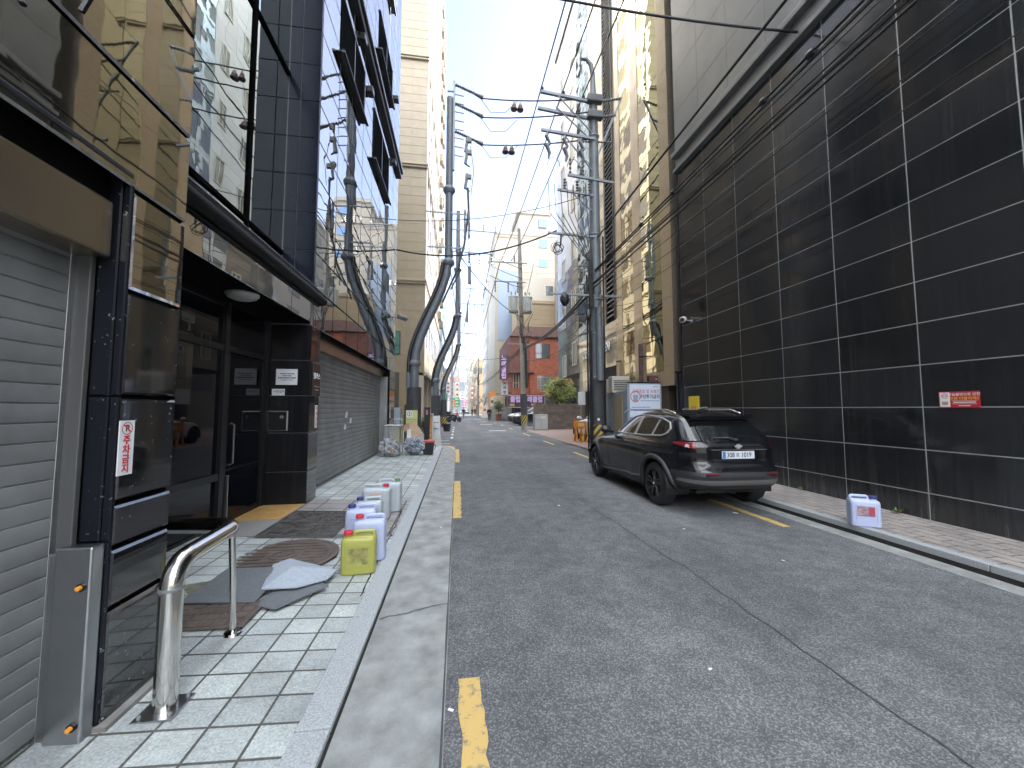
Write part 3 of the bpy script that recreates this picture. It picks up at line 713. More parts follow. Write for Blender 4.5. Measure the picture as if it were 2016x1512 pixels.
for tx, sz, zz, mm in (('상습흡연으로 인한', .040, 1.725, M_WHITE), ('민원 다발지역!!', .044, 1.675, MY)):
    text_obj('lettering', tx, sz, (6.0842, 3.855, zz), (0, -1, 0), (0, 0, 1), mm, sg, ext=.0005, bold=.01)
MB().box(6.0835, 6.085, 3.74, 3.97, 1.610, 1.6135).box(6.0835, 6.085, 3.74, 3.97, 1.648, 1.651).box(6.0835, 6.085, 3.75, 3.96, 1.626, 1.637).box(6.0835, 6.085, 3.80, 3.91, 1.585, 1.594).build('rule', M_WHITE, sg)
# yellow sign low on the wall's far end: plain yellow board (the figure on it is left out)
ys = MB().box(6.075, 6.094, 9.03, 9.46, 1.22, 1.88).build('yellow_sign', mat('sign_yellow', (.72, .55, .03), .45)); tag(ys, 'yellow poster board on the far end of the black tile wall above the parked car', 'sign')
MB().box(6.072, 6.075, 9.14, 9.36, 1.42, 1.62).build('orange_field', mat('sign_orange', (.70, .28, .03), .5), ys)
# ================================================================== right: tan and glass building (behind the car)
GB = thing('glass_building', 'tan stone and green glass tower with black louvre strip on the right', 'building', (9, 15, 0))
XG = 6.28; HG = 24.5
M_TAN = mat('tan_granite', (.44, .335, .21), .10, ior=1.55, spec=.4, noise_s=70, noise_a=.3, wave=.0018, wave_s=1.2)
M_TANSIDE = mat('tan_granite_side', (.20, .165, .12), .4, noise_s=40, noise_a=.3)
M_GRNGL = mat('green_glass', (.52, .505, .40), .012, metal=1, tint=(.6, .64, .55), wave=.004, wave_s=1.0)
M_GRYGL = mat('grey_glass', (.42, .41, .35), .03, metal=1, tint=(.5, .5, .45), wave=.004, wave_s=1.2)
M_BLUGL = mat('blue_glass', (.26, .31, .38), .02, metal=1, tint=(.5, .55, .6), wave=.003, wave_s=1.0)
M_PALE = mat('pale_panel', (.62, .63, .65), .14, metal=.12, spec=.3, wave=.003, wave_s=.9)
M_GRYPAN = mat('dark_grey_panel', (.085, .085, .082), .12, ior=1.7, wave=.003, wave_s=.9)
M_LOUV = mat('louvre_black', (.012, .012, .012), .5)
w = MB(); zst = [2.25] + rng(2.85, HG, 1.05)
for a, b_ in ((10.46, 11.02), (12.37, 12.95), (13.95, 14.5)): panels(w, 'x', XG, -1, [a, b_], zst, .006, .03, .002, .0025)
panels(w, 'x', XG + .004, -1, [11.02, 12.37], [2.25, 2.72], .006, .03, .002, .001); panels(w, 'x', XG + .004, -1, [12.95, 13.95], [2.25, 2.6], .006, .03, .002, .001)
w.build('stone_facing', M_TAN, GB); w = MB(); panels(w, 'x', XG, -1, [16.1, 16.85, 17.4], rng(5.2, HG, .62), .008, .03, .002, .003); w.build('stone_facing', M_TAN, GB)
w = MB(); panels(w, 'y', 10.46, 1 * -1, [XG + .01, 7.6, 9, 11, 14], zst, .006, .03, .002, 0); w.build('side_wall', M_TANSIDE, GB)
w = MB(); panels(w, 'x', XG + .02, -1, [11.02, 11.7, 12.37], [2.72, 3.75, 5.9, 6.85, 8.0, 10.2, 12.4, 14.6, 16.8, 19, 21.2, 23.0, HG], .02, .02, 0, .004); w.build('green_glazing', M_GRNGL, GB)
w = MB(); panels(w, 'x', XG + .02, -1, [12.95, 13.95], [2.6, 4.4, 5.35, 7.4, 8.4, 10.6, 12.8, 15, 17.2, 19.4, 21.6, 23, HG], .02, .02, 0, .004); w.build('grey_glazing', M_GRYGL, GB)
w = MB()
z = 5.35
while z < HG: w.add([(XG - .05, 14.6, z), (XG - .05, 15.35, z), (XG + .1, 15.35, z + .16), (XG + .1, 14.6, z + .16), (XG - .05, 14.6, z + .025), (XG - .05, 15.35, z + .025), (XG + .1, 15.35, z + .185), (XG + .1, 14.6, z + .185)], [(0, 1, 2, 3), (7, 6, 5, 4), (0, 4, 5, 1), (1, 5, 6, 2), (2, 6, 7, 3), (3, 7, 4, 0)]); z += .21
w.build('louvre', mat('louvre_grey', (.28, .28, .27), .35, metal=.6), GB)
w = MB(); w.box(XG + .10, XG + .14, 14.5, 15.5, 5.2, HG); w.box(XG - .06, XG + .1, 14.5, 14.58, 5.2, HG); w.box(XG - .06, XG + .1, 15.36, 15.5, 5.2, HG)
w.build('louvre_frame', M_LOUV, GB)
w = MB(); panels(w, 'x', XG, -1, [15.5, 16.1], rng(5.2, HG, .62), .008, .03, .002, .004); w.build('gold_tile', mat('gold_tile', (.42, .34, .20), .05, ior=1.6, wave=.003, wave_s=1.4), GB)
w = MB(); panels(w, 'x', XG, -1, rng(14.5, 17.4, .42), [3.3, 4.2, 5.15], .008, .03, .002, .006); w.build('sign_band', mat('band_glass', (.17, .165, .13), .05, ior=2.0, wave=.005, wave_s=1.6), GB)
w = MB(); panels(w, 'x', XG, -1, [17.42, 18.3, 19.3], rng(5.0, HG, .95), .012, .03, .002, .004); w.build('blue_glazing', M_BLUGL, GB)
w = MB(); panels(w, 'x', XG, -1, rng(19.32, 23.5, .84), rng(9.6, HG, .62), .012, .03, .002, .005); w.build('pale_panels', M_PALE, GB)
w = MB(); panels(w, 'x', XG, -1, rng(17.42, 19.3, .5), [2.4, 2.9, 3.4, 3.9, 4.4, 5.0], .02, .03, .002, .012)
w.build('checker_tile', mat('checker_tile', (.45, .42, .33), .04, ior=2.2, wave=.004, wave_s=2), GB)
w = MB(); panels(w, 'x', XG, -1, [19.32, 21.4, 23.5], rng(3.45, 9.6, .56), .014, .03, .002, .003); w.build('dark_panels', M_GRYPAN, GB)
w = MB()
w.box(XG + .14, 14, 10.475, 23.5, 5.15, HG); w.box(XG + .05, 14, 10.475, 14.0, 2.25, 5.15); w.box(XG + .04, 14, 14.0, 19.3, 3.32, 5.15); w.box(XG + .04, 14, 19.3, 23.5, 3.46, 5.15); w.box(XG + .04, XG + .14, 15.5, 23.5, 5.15, HG)
w.box(XG + .05, XG + .14, 10.475, 14.5, 5.15, HG); w.box(7.8, 14, 10.475, 17.4, 0, 3.4)
w.build('core', mat('core_dark', (.035, .035, .033), .6), GB)
w = MB()
for y in (11.2, 14.2, 17.4, 19.0): w.box(XG + .1, XG + .6, y - .25, y + .25, 0, 3.32)
w.split_build('ground_column', mat('brown_stone', (.10, .07, .05), .3, noise_s=40, noise_a=.3), GB)
M_WF = mat('window_frame_cream', (.55, .52, .42), .4); M_WPANE = mat('window_pane', (.10, .12, .13), .05, ior=1.8)
for y0, y1, zs in ((19.75, 20.45, [3.9 + 2.9 * i for i in range(7)]), (21.7, 22.4, [3.4 + 2.9 * i for i in range(7)])):
    for z in zs:
        f = MB().box(XG - .04, XG + .0, y0, y1, z, z + .06).box(XG - .04, XG, y0, y1, z + 1.24, z + 1.3).box(XG - .04, XG, y0, y0 + .06, z + .06, z + 1.24).box(XG - .04, XG, y1 - .06, y1, z + .06, z + 1.24).box(XG - .03, XG, (y0 + y1) / 2 - .03, (y0 + y1) / 2 + .03, z + .06, z + 1.24).build('window', M_WF, GB)
        MB().box(XG - .015, XG - .005, y0 + .05, y1 - .05, z + .05, z + 1.25).build('pane', M_WPANE, f)
MB().box(XG - .08, 14, 10.46, 23.55, HG, HG + .25).build('coping', M_DKMET, GB)
# lettering of the shop sign on the band
sb = thing('shop_sign', 'white raised letters on the grey glass band behind the utility pole', 'sign', (XG - .03, 16, 4.1))
text_obj('letters', 'COSMO GREEN', .50, (XG - .05, 16.85, 4.15), (0, -1, 0), (0, 0, 1), M_WHITE, sb, ext=.02, bold=.012)
# white hanging letters sign on the checker column
sb = MB().cbox(XG - .22, XG - .06, 18.2, 18.9, 1.75, 2.4, .01).build('shop_sign', M_WHITE); tag(sb, 'small white box sign low on the brown column beside the shrub', 'sign')

# ================================================================== yard between the tiled wall and the tower
M_BRK = m_tiles('pier_brick', (.20, .15, .11), (.14, .11, .085), (.24, .23, .21), .22, .07, .5, .01, 0, .8)
def brick_wall_mat(name, c1, c2, mo, bw, bh):
    """running-bond brick for vertical faces: u runs along X+Y, v along Z"""
    m = m_tiles(name, c1, c2, mo, bw, bh, .5, .008, 0, .8); N = m.node_tree.nodes; L = m.node_tree.links
    tc = [n for n in N if n.type == 'TEX_COORD'][0]; mp = [n for n in N if n.type == 'MAPPING'][0]
    sx = N.new('ShaderNodeSeparateXYZ'); cx = N.new('ShaderNodeCombineXYZ'); ad = N.new('ShaderNodeMath'); ad.operation = 'ADD'
    L.new(tc.outputs['Object'], sx.inputs[0]); L.new(sx.outputs[0], ad.inputs[0]); L.new(sx.outputs[1], ad.inputs[1]); L.new(ad.outputs[0], cx.inputs[0]); L.new(sx.outputs[2], cx.inputs[1])
    L.new(cx.outputs[0], mp.inputs[0]); return m
M_BRKP = brick_wall_mat('grey_brick', (.20, .155, .12), (.13, .105, .08), (.26, .25, .23), .22, .075)
o = MB().box(5.28, 5.50, 12.7, 12.95, .1, 1.98).build('brick_pier', M_BRKP); tag(o, 'brown brick pier beside the blue grey enclosure', 'pier')
MB().cbox(5.25, 5.53, 12.67, 12.98, 1.98, 2.04, .008).build('cap', M_CONC, o)
en = thing('utility_enclosure', 'blue grey sheet metal enclosure with a brown door behind the parked car', 'enclosure', (5.9, 11.4, .1))
M_BLUESH = mat('blue_grey_sheet', (.24, .28, .34), .5, noise_s=3, noise_a=.2)
MB().box(5.12, 6.24, 11.12, 11.17, .1, 2.33).build('front_panel', M_BLUESH, en)
MB().box(5.12, 5.16, 11.17, 12.9, .1, 2.1).build('side_panel', M_BLUESH, en)
MB().box(5.095, 5.118, 11.45, 12.1, .15, 2.0).build('door', mat('tan_door', (.30, .24, .16), .5), en)
w = MB(); w.tube([(5.16, 11.15, 2.36), (6.2, 11.15, 2.36)], .025, 8)
for x in (5.3, 5.5, 5.62, 5.95): w.tube([(x, 11.15, 2.3), (x, 11.15, 2.42)], .015, 6)
w.build('top_rail', M_DKMET, en)
# notice poster on the enclosure
po = MB().box(5.19, 6.18, 11.095, 11.118, 1.3, 2.30).build('poster', mat('poster_pale_blue', (.60, .66, .78), .6)); tag(po, 'large pale blue notice poster with red and black Korean lettering behind the car', 'poster')
PR = mat('print_red', (.55, .10, .12), .6)
text_obj('lettering', '담배꽁초 및 쓰레기', .135, (5.72, 11.092, 2.075), (1, 0, 0), (0, 0, 1), PR, po, ext=.0006, bold=.012, sx=.82)
text_obj('lettering', '무단투기금지', .135, (5.83, 11.092, 1.92), (1, 0, 0), (0, 0, 1), M_INK, po, ext=.0006, bold=.02, sx=.9)
w = MB()
for x0, x1, zz, h in ((5.55, 6.1, 1.80, .022), (5.25, 5.85, 1.60, .03), (5.95, 6.12, 2.235, .018), (5.3, 6.05, 1.5, .02)):
    u = x0
    while u < x1: q = random.uniform(.02, .05); w.box(u, u + q, 11.092, 11.095, zz - h / 2, zz + h / 2); u += q + .012
w.build('small_print', mat('print_blue', (.16, .2, .34), .6), po)
n = 32; w = MB()
vs = [(5.37 + r * cos(2 * pi * i / n), 11.090, 1.93 + r * sin(2 * pi * i / n)) for r in (.165, .14) for i in range(n)]
w.add(vs, [(i, (i + 1) % n, n + (i + 1) % n, n + i) for i in range(n)]); w.build('red_ring', PR, po)
MB().prism([(-.07, -.1), (.06, -.1), (.09, .08), (-.09, .08)], 0, .002, Matrix.Translation((5.38, 11.0935, 1.9)) @ Matrix.Rotation(pi / 2, 4, 'X')).build('bin_picture', mat('print_steel', (.3, .36, .44), .6), po)
MB().prism([(-.09, -.02), (.09, -.02), (.07, .03), (-.07, .03)], 0, .002, Matrix.Translation((5.37, 11.0935, 1.77)) @ Matrix.Rotation(pi / 2, 4, 'X')).build('green_picture', mat('print_green', (.3, .42, .25), .6), po)
ac = MB().cbox(5.02, 5.62, 12.0, 12.35, 2.08, 2.62, .02).build('air_conditioner', mat('cream_metal2', (.50, .47, .40), .5)); tag(ac, 'cream outdoor air conditioner unit above the enclosure', 'air conditioner')
w = MB()
for i in range(6): w.box(5.06, 5.58, 11.99, 12.0, 2.16 + .06 * i, 2.185 + .06 * i)
w.build('grille', M_DKMET, ac)
for x, h, c, lab in ((5.75, 3.62, (.07, .04, .035), 'dark brown vertical steel post standing behind the poster'), (5.87, 3.66, (.16, .12, .08), 'lighter brown vertical steel post standing behind the poster')):
    o = MB().cbox(x - .055, x + .055, 11.4, 11.5, .1, h, .01).build('steel_post', mat('post_%d' % int(x * 100), c, .5, noise_s=8, noise_a=.3)); tag(o, lab, 'post')
    MB().tube([(x - .1, 11.38, 3.2), (x + .18, 11.38, 3.22)], .015, 6).build('bracket', M_DKMET, o)
o = MB().cbox(5.95, 6.24, 11.3, 11.6, 2.36, 2.6, .01).build('meter_box', mat('maroon', (.09, .03, .035), .5)); tag(o, 'maroon metal box on top of the enclosure beside the poster', 'box')
MB().box(6.15, 6.2, 11.29, 11.3, 2.46, 2.5).build('latch', M_STEEL, o)
gt = thing('slatted_gate', 'black vertical slatted gate between the tower and the tiled wall', 'gate', (6.4, 10.1, .1))
w = MB()
for i in range(6): w.box(6.16 + .14 * i, 6.22 + .14 * i, 10.1, 10.16, .15, 2.55)
w.build('slats', M_BLK, gt); MB().box(6.12, 7.0, 10.09, 10.17, 2.55, 2.62).box(6.12, 7.0, 10.09, 10.17, .1, .15).build('rail', M_BLK, gt)
MB().box(6.25, 6.95, 10.25, 10.27, .1, 2.5).build('screen', mat('screen_grey', (.12, .125, .14), .5), gt)
nb = MB().cbox(5.0, 5.42, 13.9, 13.94, .6, 1.62, .005).build('notice_board', M_WHITE); tag(nb, 'white notice board on thin legs right behind the big utility pole', 'notice board')
text_obj('lettering', 'ㅇ ㅇ', .12, (5.2, 13.898, 1.4), (1, 0, 0), (0, 0, 1), M_INK, nb, ext=.0006) if False else None
w = MB()
for u, zz in ((5.06, 1.42), (5.14, 1.45), (5.2, 1.38), (5.27, 1.42), (5.33, 1.46), (5.13, 1.2), (5.26, 1.2)): w.box(u, u + .045, 13.896, 13.9, zz, zz + .03)
w.box(5.07, 5.36, 13.896, 13.9, .93, .97); w.build('small_print', M_INK, nb)
MB().box(5.03, 5.06, 13.9, 13.93, .01, .6).box(5.36, 5.39, 13.9, 13.93, .01, .6).build('legs', M_DKMET, nb)
pp = MB().tube([(6.2, 14.25, .1), (6.2, 14.25, 3.4), (6.23, 14.25, 3.48)], .06, 10).build('drain_pipe', mat('pipe_tan', (.36, .27, .18), .5)); tag(pp, 'tan drain pipe standing at the foot of the tower', 'pipe')
MB().lathe([(.075, 0), (.075, .05)], (6.2, 14.25, 3.38), 12).build('collar', M_DKMET, pp)

# ================================================================== left: tall cream office building
CB = thing('cream_tower', 'tall cream stone office tower with ledges and ground floor columns on the left', 'building', (-6, 39, 0))
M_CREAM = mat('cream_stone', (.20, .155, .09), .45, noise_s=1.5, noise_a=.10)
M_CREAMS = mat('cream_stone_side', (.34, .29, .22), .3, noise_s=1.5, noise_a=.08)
M_CREAMJ = mat('cream_joint', (.2, .16, .10), .8)
XC, YC0, YC1, HC = -2.4, 27.6, 51.0, 62.0
zc = rng(4.1, 10.4, .63) + rng(10.7, 19.0, .69)[0:] + rng(19.35, 27.3, .66) + rng(27.65, HC, 1.0)
w = MB(); panels(w, 'y', YC0, -1, [-6.6, -5.4, -4.55, -3.5, XC - .01], [4.1] + rng(4.1, 10.4, .63)[1:], .03, .03, .003, 0)
for a, b_ in ((10.75, 19.0), (19.4, 27.3), (27.7, HC)): panels(w, 'y', YC0, -1, [-6.6, -5.0, -4.55, -3.5, XC - .01], rng(a, b_, .68), .03, .03, .003, .0015)
panels(w, 'y', YC0, -1, [-4.05, -3.0], [.05, .9, 1.7, 2.5, 3.3, 4.1], .03, .03, .003, 0)
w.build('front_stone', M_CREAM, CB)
MB().box(-14, XC, YC0 + .012, YC1, 4.1, HC).box(-14, -3.0, YC0 + .012, YC1, 0, 4.1).build('core', M_CREAMJ, CB)
w = MB()
for z in (10.4, 19.0, 27.3): w.cbox(-6.7, XC + .08, YC0 - .16, YC1, z + .04, z + .18, .02); w.cbox(-6.7, XC + .14, YC0 - .24, YC1, z + .18, z + .36, .03)
w.build('ledge', M_CREAM, CB)
w = MB()
ysb = rng(YC0, YC1, 2.34)
for i in range(len(ysb) - 1):
    a, b_ = ysb[i], ysb[i + 1]
    for k, z in enumerate([4.1] + [10.75 + 2.75 * q for q in range(0, 18)]):
        top = [10.75 + 2.75 * q for q in range(0, 19)][k]
        w.box(XC, XC + .06, a, a + .42, z, top); w.box(XC, XC + .05, a + .42, b_, z, z + .9)
    w.box(XC, XC + .05, a + .42, b_, 8.2, 10.7); w.box(XC, XC + .05, a + .42, b_, 5.0, 6.1)
w.box(XC, XC + .25, YC0, YC1, 3.9, 4.1)
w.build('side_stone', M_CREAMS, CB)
M_WBRON = mat('bronze_window', (.10, .075, .05), .08, ior=1.9)
for i in range(len(ysb) - 1):
    a, b_ = ysb[i], ysb[i + 1]
    for z0, z1 in [(6.1, 8.2)] + [(10.75 + 2.75 * q + .9, 10.75 + 2.75 * q + 2.6) for q in range(0, 6)]:
        MB().box(XC + .002, XC + .02, a + .42, b_, z0, z1).build('window', M_WBRON, CB)
for y in (YC1 - 6, YC1 - 1.2):
    w = MB()
    for z in [12 + 2.75 * q for q in range(0, 16)]: w.cbox(XC, XC + .42, y, y + 1.1, z, z + .9, .02)
    w.split_build('balcony', M_CREAM, CB)
w = MB()
for y in rng(YC0 + .25, YC1 - .25, 3.9): w.cbox(-2.75, -2.38, y - .2, y + .2, 0, 3.9, .01)
w.split_build('ground_column', M_CREAMS, CB)
f = MB().box(-4.72, -4.02, YC0 - .045, YC0 + .0, 5.35, 7.0).build('window', M_BLK, CB)
MB().box(-4.66, -4.08, YC0 - .055, YC0 - .045, 5.42, 5.95).box(-4.66, -4.08, YC0 - .055, YC0 - .045, 6.03, 6.94).build('pane', mat('green_pane', (.06, .15, .12), .05, ior=1.6), f)
w = MB(); w.box(-6.6, -4.05, YC0 + .002, YC0 + .012, 0, 4.1); w.build('entrance_opening', mat('entrance_dark', (.05, .045, .03), .4), CB)
# lit tan building across the gap (mirrored in the black tiles)
TB = thing('tan_building', 'tan apartment block set back behind the gap on the left', 'building', (-18, 24, 0))
w = MB(); w.box(-24, -14.5, 15, 38, 0, 34); w.build('wall', mat('tan_render', (.50, .40, .27), .7, noise_s=.6, noise_a=.15), TB)
for z in range(10):
    for y in (16, 18.6, 21.2, 23.8, 26.4, 29):
        MB().box(-14.49, -14.44, y, y + 1.5, 1.2 + 2.9 * z, 2.8 + 2.9 * z).build('window', mat('pane_blue', (.16, .22, .30), .1), TB)

# ================================================================== right: brick building with the club sign
BB = thing('brick_building', 'three storey red brick house with brown roof band and club sign', 'building', (9.5, 50, 0))
YB = 46.0
M_RBRK = brick_wall_mat('red_brick', (.42, .12, .06), (.30, .085, .05), (.22, .12, .09), .42, .16)
M_DBRK = brick_wall_mat('dark_brick', (.20, .075, .055), (.15, .06, .05), (.13, .08, .07), .42, .16)
MB().box(8.7, 14, YB, YB + 12, 3.3, 10.4).build('wall', M_RBRK, BB)
MB().box(6.25, 8.7, YB - .02, YB + 12, 6.0, 10.4).build('wall', M_DBRK, BB)
MB().box(6.6, 8.7, YB + .6, YB + 11.5, 3.3, 6.0).build('wall', M_RBRK, BB)
MB().box(6.5, 14, YB + .3, YB + 12, 0, 3.3).build('shop_front', mat('shop_dark', (.03, .03, .035), .3), BB)
M_ROOFB = mat('brown_roof', (.15, .085, .07), .6, noise_s=3, noise_a=.2)
MB().prism([(8.2, 10.4), (14.2, 10.4), (14.2, 11.6), (8.5, 11.6)], -YB - 12.2, -YB + .3, Matrix(((1, 0, 0, 0), (0, 0, -1, 0), (0, 1, 0, 0), (0, 0, 0, 1)))).build('roof', M_ROOFB, BB)
MB().prism([(6.2, 10.4), (8.2, 10.4), (8.5, 11.6), (7.0, 11.6)], -YB - 12.2, -YB + .3, Matrix(((1, 0, 0, 0), (0, 0, -1, 0), (0, 1, 0, 0), (0, 0, 0, 1)))).build('roof', M_ROOFB, BB)
MB().cbox(6.15, 9.2, YB - .35, YB + .2, 5.9, 6.08, .02).build('canopy', mat('canopy_brown', (.10, .06, .05), .6), BB)
MB().cbox(8.9, 14.1, YB - .3, YB + .1, 10.25, 10.42, .02).build('eaves', M_DKMET, BB)
for x0, x1, z0, z1, bars in ((9.35, 11.2, 7.75, 9.55, 0), (9.65, 11.45, 3.9, 5.6, 1), (6.75, 7.4, 4.1, 5.9, 2)):
    yy = YB - .01 if x0 > 8 else YB + .59
    f = MB().box(x0, x1, yy - .04, yy, z0, z1).build('window', mat('win_grey', (.07, .075, .08), .08, ior=1.7), BB)
    w = MB()
    if bars == 1:
        for i in range(11): w.box(x0 + (x1 - x0) * i / 10 - .012, x0 + (x1 - x0) * i / 10 + .012, yy - .09, yy - .06, z0, z1)
        for k in (.05, .3, .9): w.box(x0, x1, yy - .1, yy - .09, z0 + (z1 - z0) * k - .015, z0 + (z1 - z0) * k + .015)
    else:
        for k in (0, .5, 1): w.box(x0 + (x1 - x0) * k - .03, x0 + (x1 - x0) * k + .03, yy - .07, yy - .04, z0, z1)
        w.box(x0, x1, yy - .08, yy - .07, z0 + .6, z0 + .66)
    w.build('frame', M_WF if bars else M_DKMET, f)
M_SIGNP = mat('sign_purple_black', (.035, .02, .045), .35); M_LIL = mat('lilac_letters', (.62, .42, .72), .4); M_AMB = mat('amber_letters', (.70, .42, .04), .4)
cs = MB().cbox(6.0, 10.45, YB - .45, YB - .15, 1.75, 3.15, .02).build('club_sign', M_SIGNP); tag(cs, 'wide dark sign board with big lilac and amber Korean letters on the brick house', 'sign')
text_obj('lettering', '클럽 노래클럽', .78, (8.2, YB - .455, 2.65), (1, 0, 0), (0, 0, 1), M_LIL, cs, bold=.03, sx=.88)
for x in (6.45, 9.05): 
    text_obj('lettering', '회원', .34, (x, YB - .455, 2.0), (1, 0, 0), (0, 0, 1), M_AMB, cs, bold=.03)
MB().box(5.97, 10.48, YB - .46, YB - .44, 1.72, 1.76).box(5.97, 10.48, YB - .46, YB - .44, 3.14, 3.18).box(10.45, 10.48, YB - .46, YB - .44, 1.76, 3.14).build('edge_strip', M_WHITE, cs)
def hang_sign(x, y, z0, z1, wd_, label, base, chars, m_t, size):
    o = MB().cbox(x - wd_ / 2, x + wd_ / 2, y - .1, y + .1, z0, z1, .02).build('hanging_sign', base); tag(o, label, 'sign')
    n = len(chars)
    for i, c in enumerate(chars): text_obj('lettering', c, size, (x, y - .103, z1 - (z1 - z0) * (i + .5) / n), (1, 0, 0), (0, 0, 1), m_t, o, bold=.03)
    MB().box(x + wd_ / 2, x + wd_ / 2 + .5, y - .03, y + .03, z1 - .3, z1 - .22).box(x + wd_ / 2, x + wd_ / 2 + .5, y - .03, y + .03, z0 + .2, z0 + .28).build('bracket', M_DKMET, o)
    return o
hang_sign(5.55, 46.5, 5.15, 8.1, .95, 'tall hanging sign with lilac letters stacked above the white one', M_SIGNP, list('노래클럽'), M_LIL, .72)
hang_sign(5.75, 47.3, 3.3, 5.0, .8, 'white hanging sign with dark letters below the lilac one', mat('sign_grey_white', (.5, .52, .56), .5), list('노래방'), M_INK, .42)
hang_sign(5.2, 58, 1.9, 4.1, 1.0, 'plain orange hanging sign farther down the street on the right', mat('orange_board', (.65, .22, .03), .5), [], M_INK, .4)
# low stone wall with the shrub in front of the car park
M_STW = brick_wall_mat('stone_wall', (.17, .13, .10), (.11, .085, .07), (.07, .06, .05), .45, .22)
o = MB().box(6.15, 9.35, 28.6, 28.95, 0, 1.95).box(6.15, 6.5, 28.95, 31, 0, 1.95).build('stone_wall', M_STW); tag(o, 'low rough stone wall beside the parked cars, topped by a green shrub', 'wall')
MB().prism([(6.9, .0), (7.9, .0), (7.5, .25), (7.28, 1.0)], -28.6, -28.55, Matrix(((1, 0, 0, 0), (0, 0, -1, 0), (0, 1, 0, 0), (0, 0, 0, 1)))).build('dark_stain', M_JOINT, o) if False else None
cbx = MB().cbox(5.5, 6.45, 27.2, 27.9, .0, 1.15, .02).build('utility_cabinet', mat('cabinet_grey', (.33, .34, .34), .5, noise_s=3, noise_a=.12)); tag(cbx, 'grey street utility cabinet in front of the low stone wall', 'cabinet')
MB().box(5.95, 6.3, 27.19, 27.2, .85, 1.02).build('label_plate', mat('pale_yellow', (.5, .5, .35), .6), cbx)
MB().box(5.53, 6.42, 27.185, 27.2, .08, .1).box(5.97, 5.98, 27.185, 27.2, .1, .84).build('door_seam', M_DKMET, cbx)
MB().cbox(5.45, 6.5, 27.15, 27.95, -.02, .05, .01).build('plinth', M_CONC, cbx)

# ================================================================== far buildings, both sides
def block(label, x0, x1, y0, y1, h, col, win=None, z0w=3.5, floor=3.0, wcol=(.16, .22, .30), face='y', nwx=2, extra=None, ww=.5, cat='building', wh=1.5):
    t = thing('street_building', label, cat, ((x0 + x1) / 2, (y0 + y1) / 2, 0))
    m = mat('wall_' + '_'.join(str(int(c * 100)) for c in col), col, .6, noise_s=.5, noise_a=.10)
    MB().box(x0, x1, y0, y1, 0, h).build('wall', m, t)
    MB().box(x0 - .15, x1 + .15, y0 - .15, y1 + .15, h, h + .5).build('parapet', m, t)
    if win:
        mw = mat('glass_' + '_'.join(str(int(c * 100)) for c in wcol), wcol, .12, ior=1.6)
        k = 0; z = z0w
        while z + wh < h and k < 60:
            for i in range(nwx):
                u = (i + .5) / nwx
                if 'y' in face:
                    c = x0 + (x1 - x0) * u; hw = (x1 - x0) / nwx * ww / 2
                    f = MB().box(c - hw, c + hw, y0 - .06, y0 - .0, z, z + wh).build('window', mw, t)
                if 'x' in face:
                    c = y0 + (y1 - y0) * u; hw = (y1 - y0) / nwx * ww / 2; xs = x0 if x0 > 0 else x1; q = -.06 if x0 > 0 else .06
                    f = MB().box(xs, xs + q, c - hw, c + hw, z, z + wh).build('window', mw, t)
                k += 1
            z += floor
    return t
# right side going away
t = block('beige tower with a stepped crown and blue grey panel behind the brick house', 6.3, 18, 66, 80, 32.5, (0.285, 0.254, 0.205))
m = t.children[0].data.materials[0]
MB().box(10.6, 16.2, 66.3, 78, 33, 36.6).box(10.2, 16.6, 65.9, 78.4, 36.6, 37.2).build('crown', m, t)
w = MB()
for i in range(12): w.box(6.5 + .36 * i, 6.68 + .36 * i, 65.8, 66, 31.9, 32.3)
w.build('dentils', m, t)
w = MB(); w.box(6.8, 10.4, 65.9, 66, 13.5, 26); w.build('blue_panel', mat('blue_grey_panel', (.16, .21, .29), .3), t)
for z in (15.5, 19.2, 23.0, 26.8, 30.4, 34.2):
    f = MB().box(14.2, 15.7, 65.88, 66 if z < 32 else 66.3, z, z + 1.5).build('window', mat('blue_pane', (.10, .19, .36), .1), t)
w = MB()
for z in rng(12, 32, 1.25): w.box(10.4, 18, 65.97, 66, z, z + .04)
for x in (10.4, 12.0, 13.7, 16.0, 17.2): w.box(x, x + .04, 65.972, 66, 12, 32.4)
w.build('joint_lines', M_CREAMJ, t)
t = block('tan tiled apartment block with cream windows just behind the brick house', 9.0, 20, 59, 64, 18.2, (0.285, 0.223, 0.136))
w = MB()
for z in rng(8, 18, .75): w.box(9, 20, 58.97, 59, z, z + .05)
for x in rng(9, 20, 1.3): w.box(x, x + .05, 58.965, 59, 8, 18.2)
w.build('joint_lines', mat('tan_joint', (.28, .22, .14), .8), t)
MB().prism([(9.0, 18.2), (20, 18.2), (20, 22.5), (11.4, 22.5)], -64, -58.9, Matrix(((1, 0, 0, 0), (0, 0, -1, 0), (0, 1, 0, 0), (0, 0, 0, 1)))).build('attic', mat('attic_cream', (.48, .45, .38), .6), t)
for z, x in ((19.4, 13.6), (14.2, 16.6), (10.0, 16.6), (5.8, 16.6)):
    f = MB().box(x, x + 1.5, 58.86, 58.97, z, z + 1.9).build('window', M_WF, t); MB().box(x + .15, x + 1.35, 58.84, 58.86, z + .15, z + 1.75).build('pane', M_WPANE, f)
block('narrow pale building with dark window strips on the right side of the street', 6.2, 12, 84, 96, 30, (0.322, 0.31, 0.285), True, 4, 3, (.14, .16, .2), 'xy', 4)
block('orange tan building with a blank side wall down the street', 5.6, 14, 112, 128, 15.5, (0.341, 0.223, 0.118), True, 4, 3.2, (.2, .18, .15), 'x', 4)
block('cream shop house with grey windows farther along on the right', 4.9, 12, 132, 150, 17.5, (0.31, 0.267, 0.186), True, 4, 3.2, (.14, .15, .17), 'xy', 3)
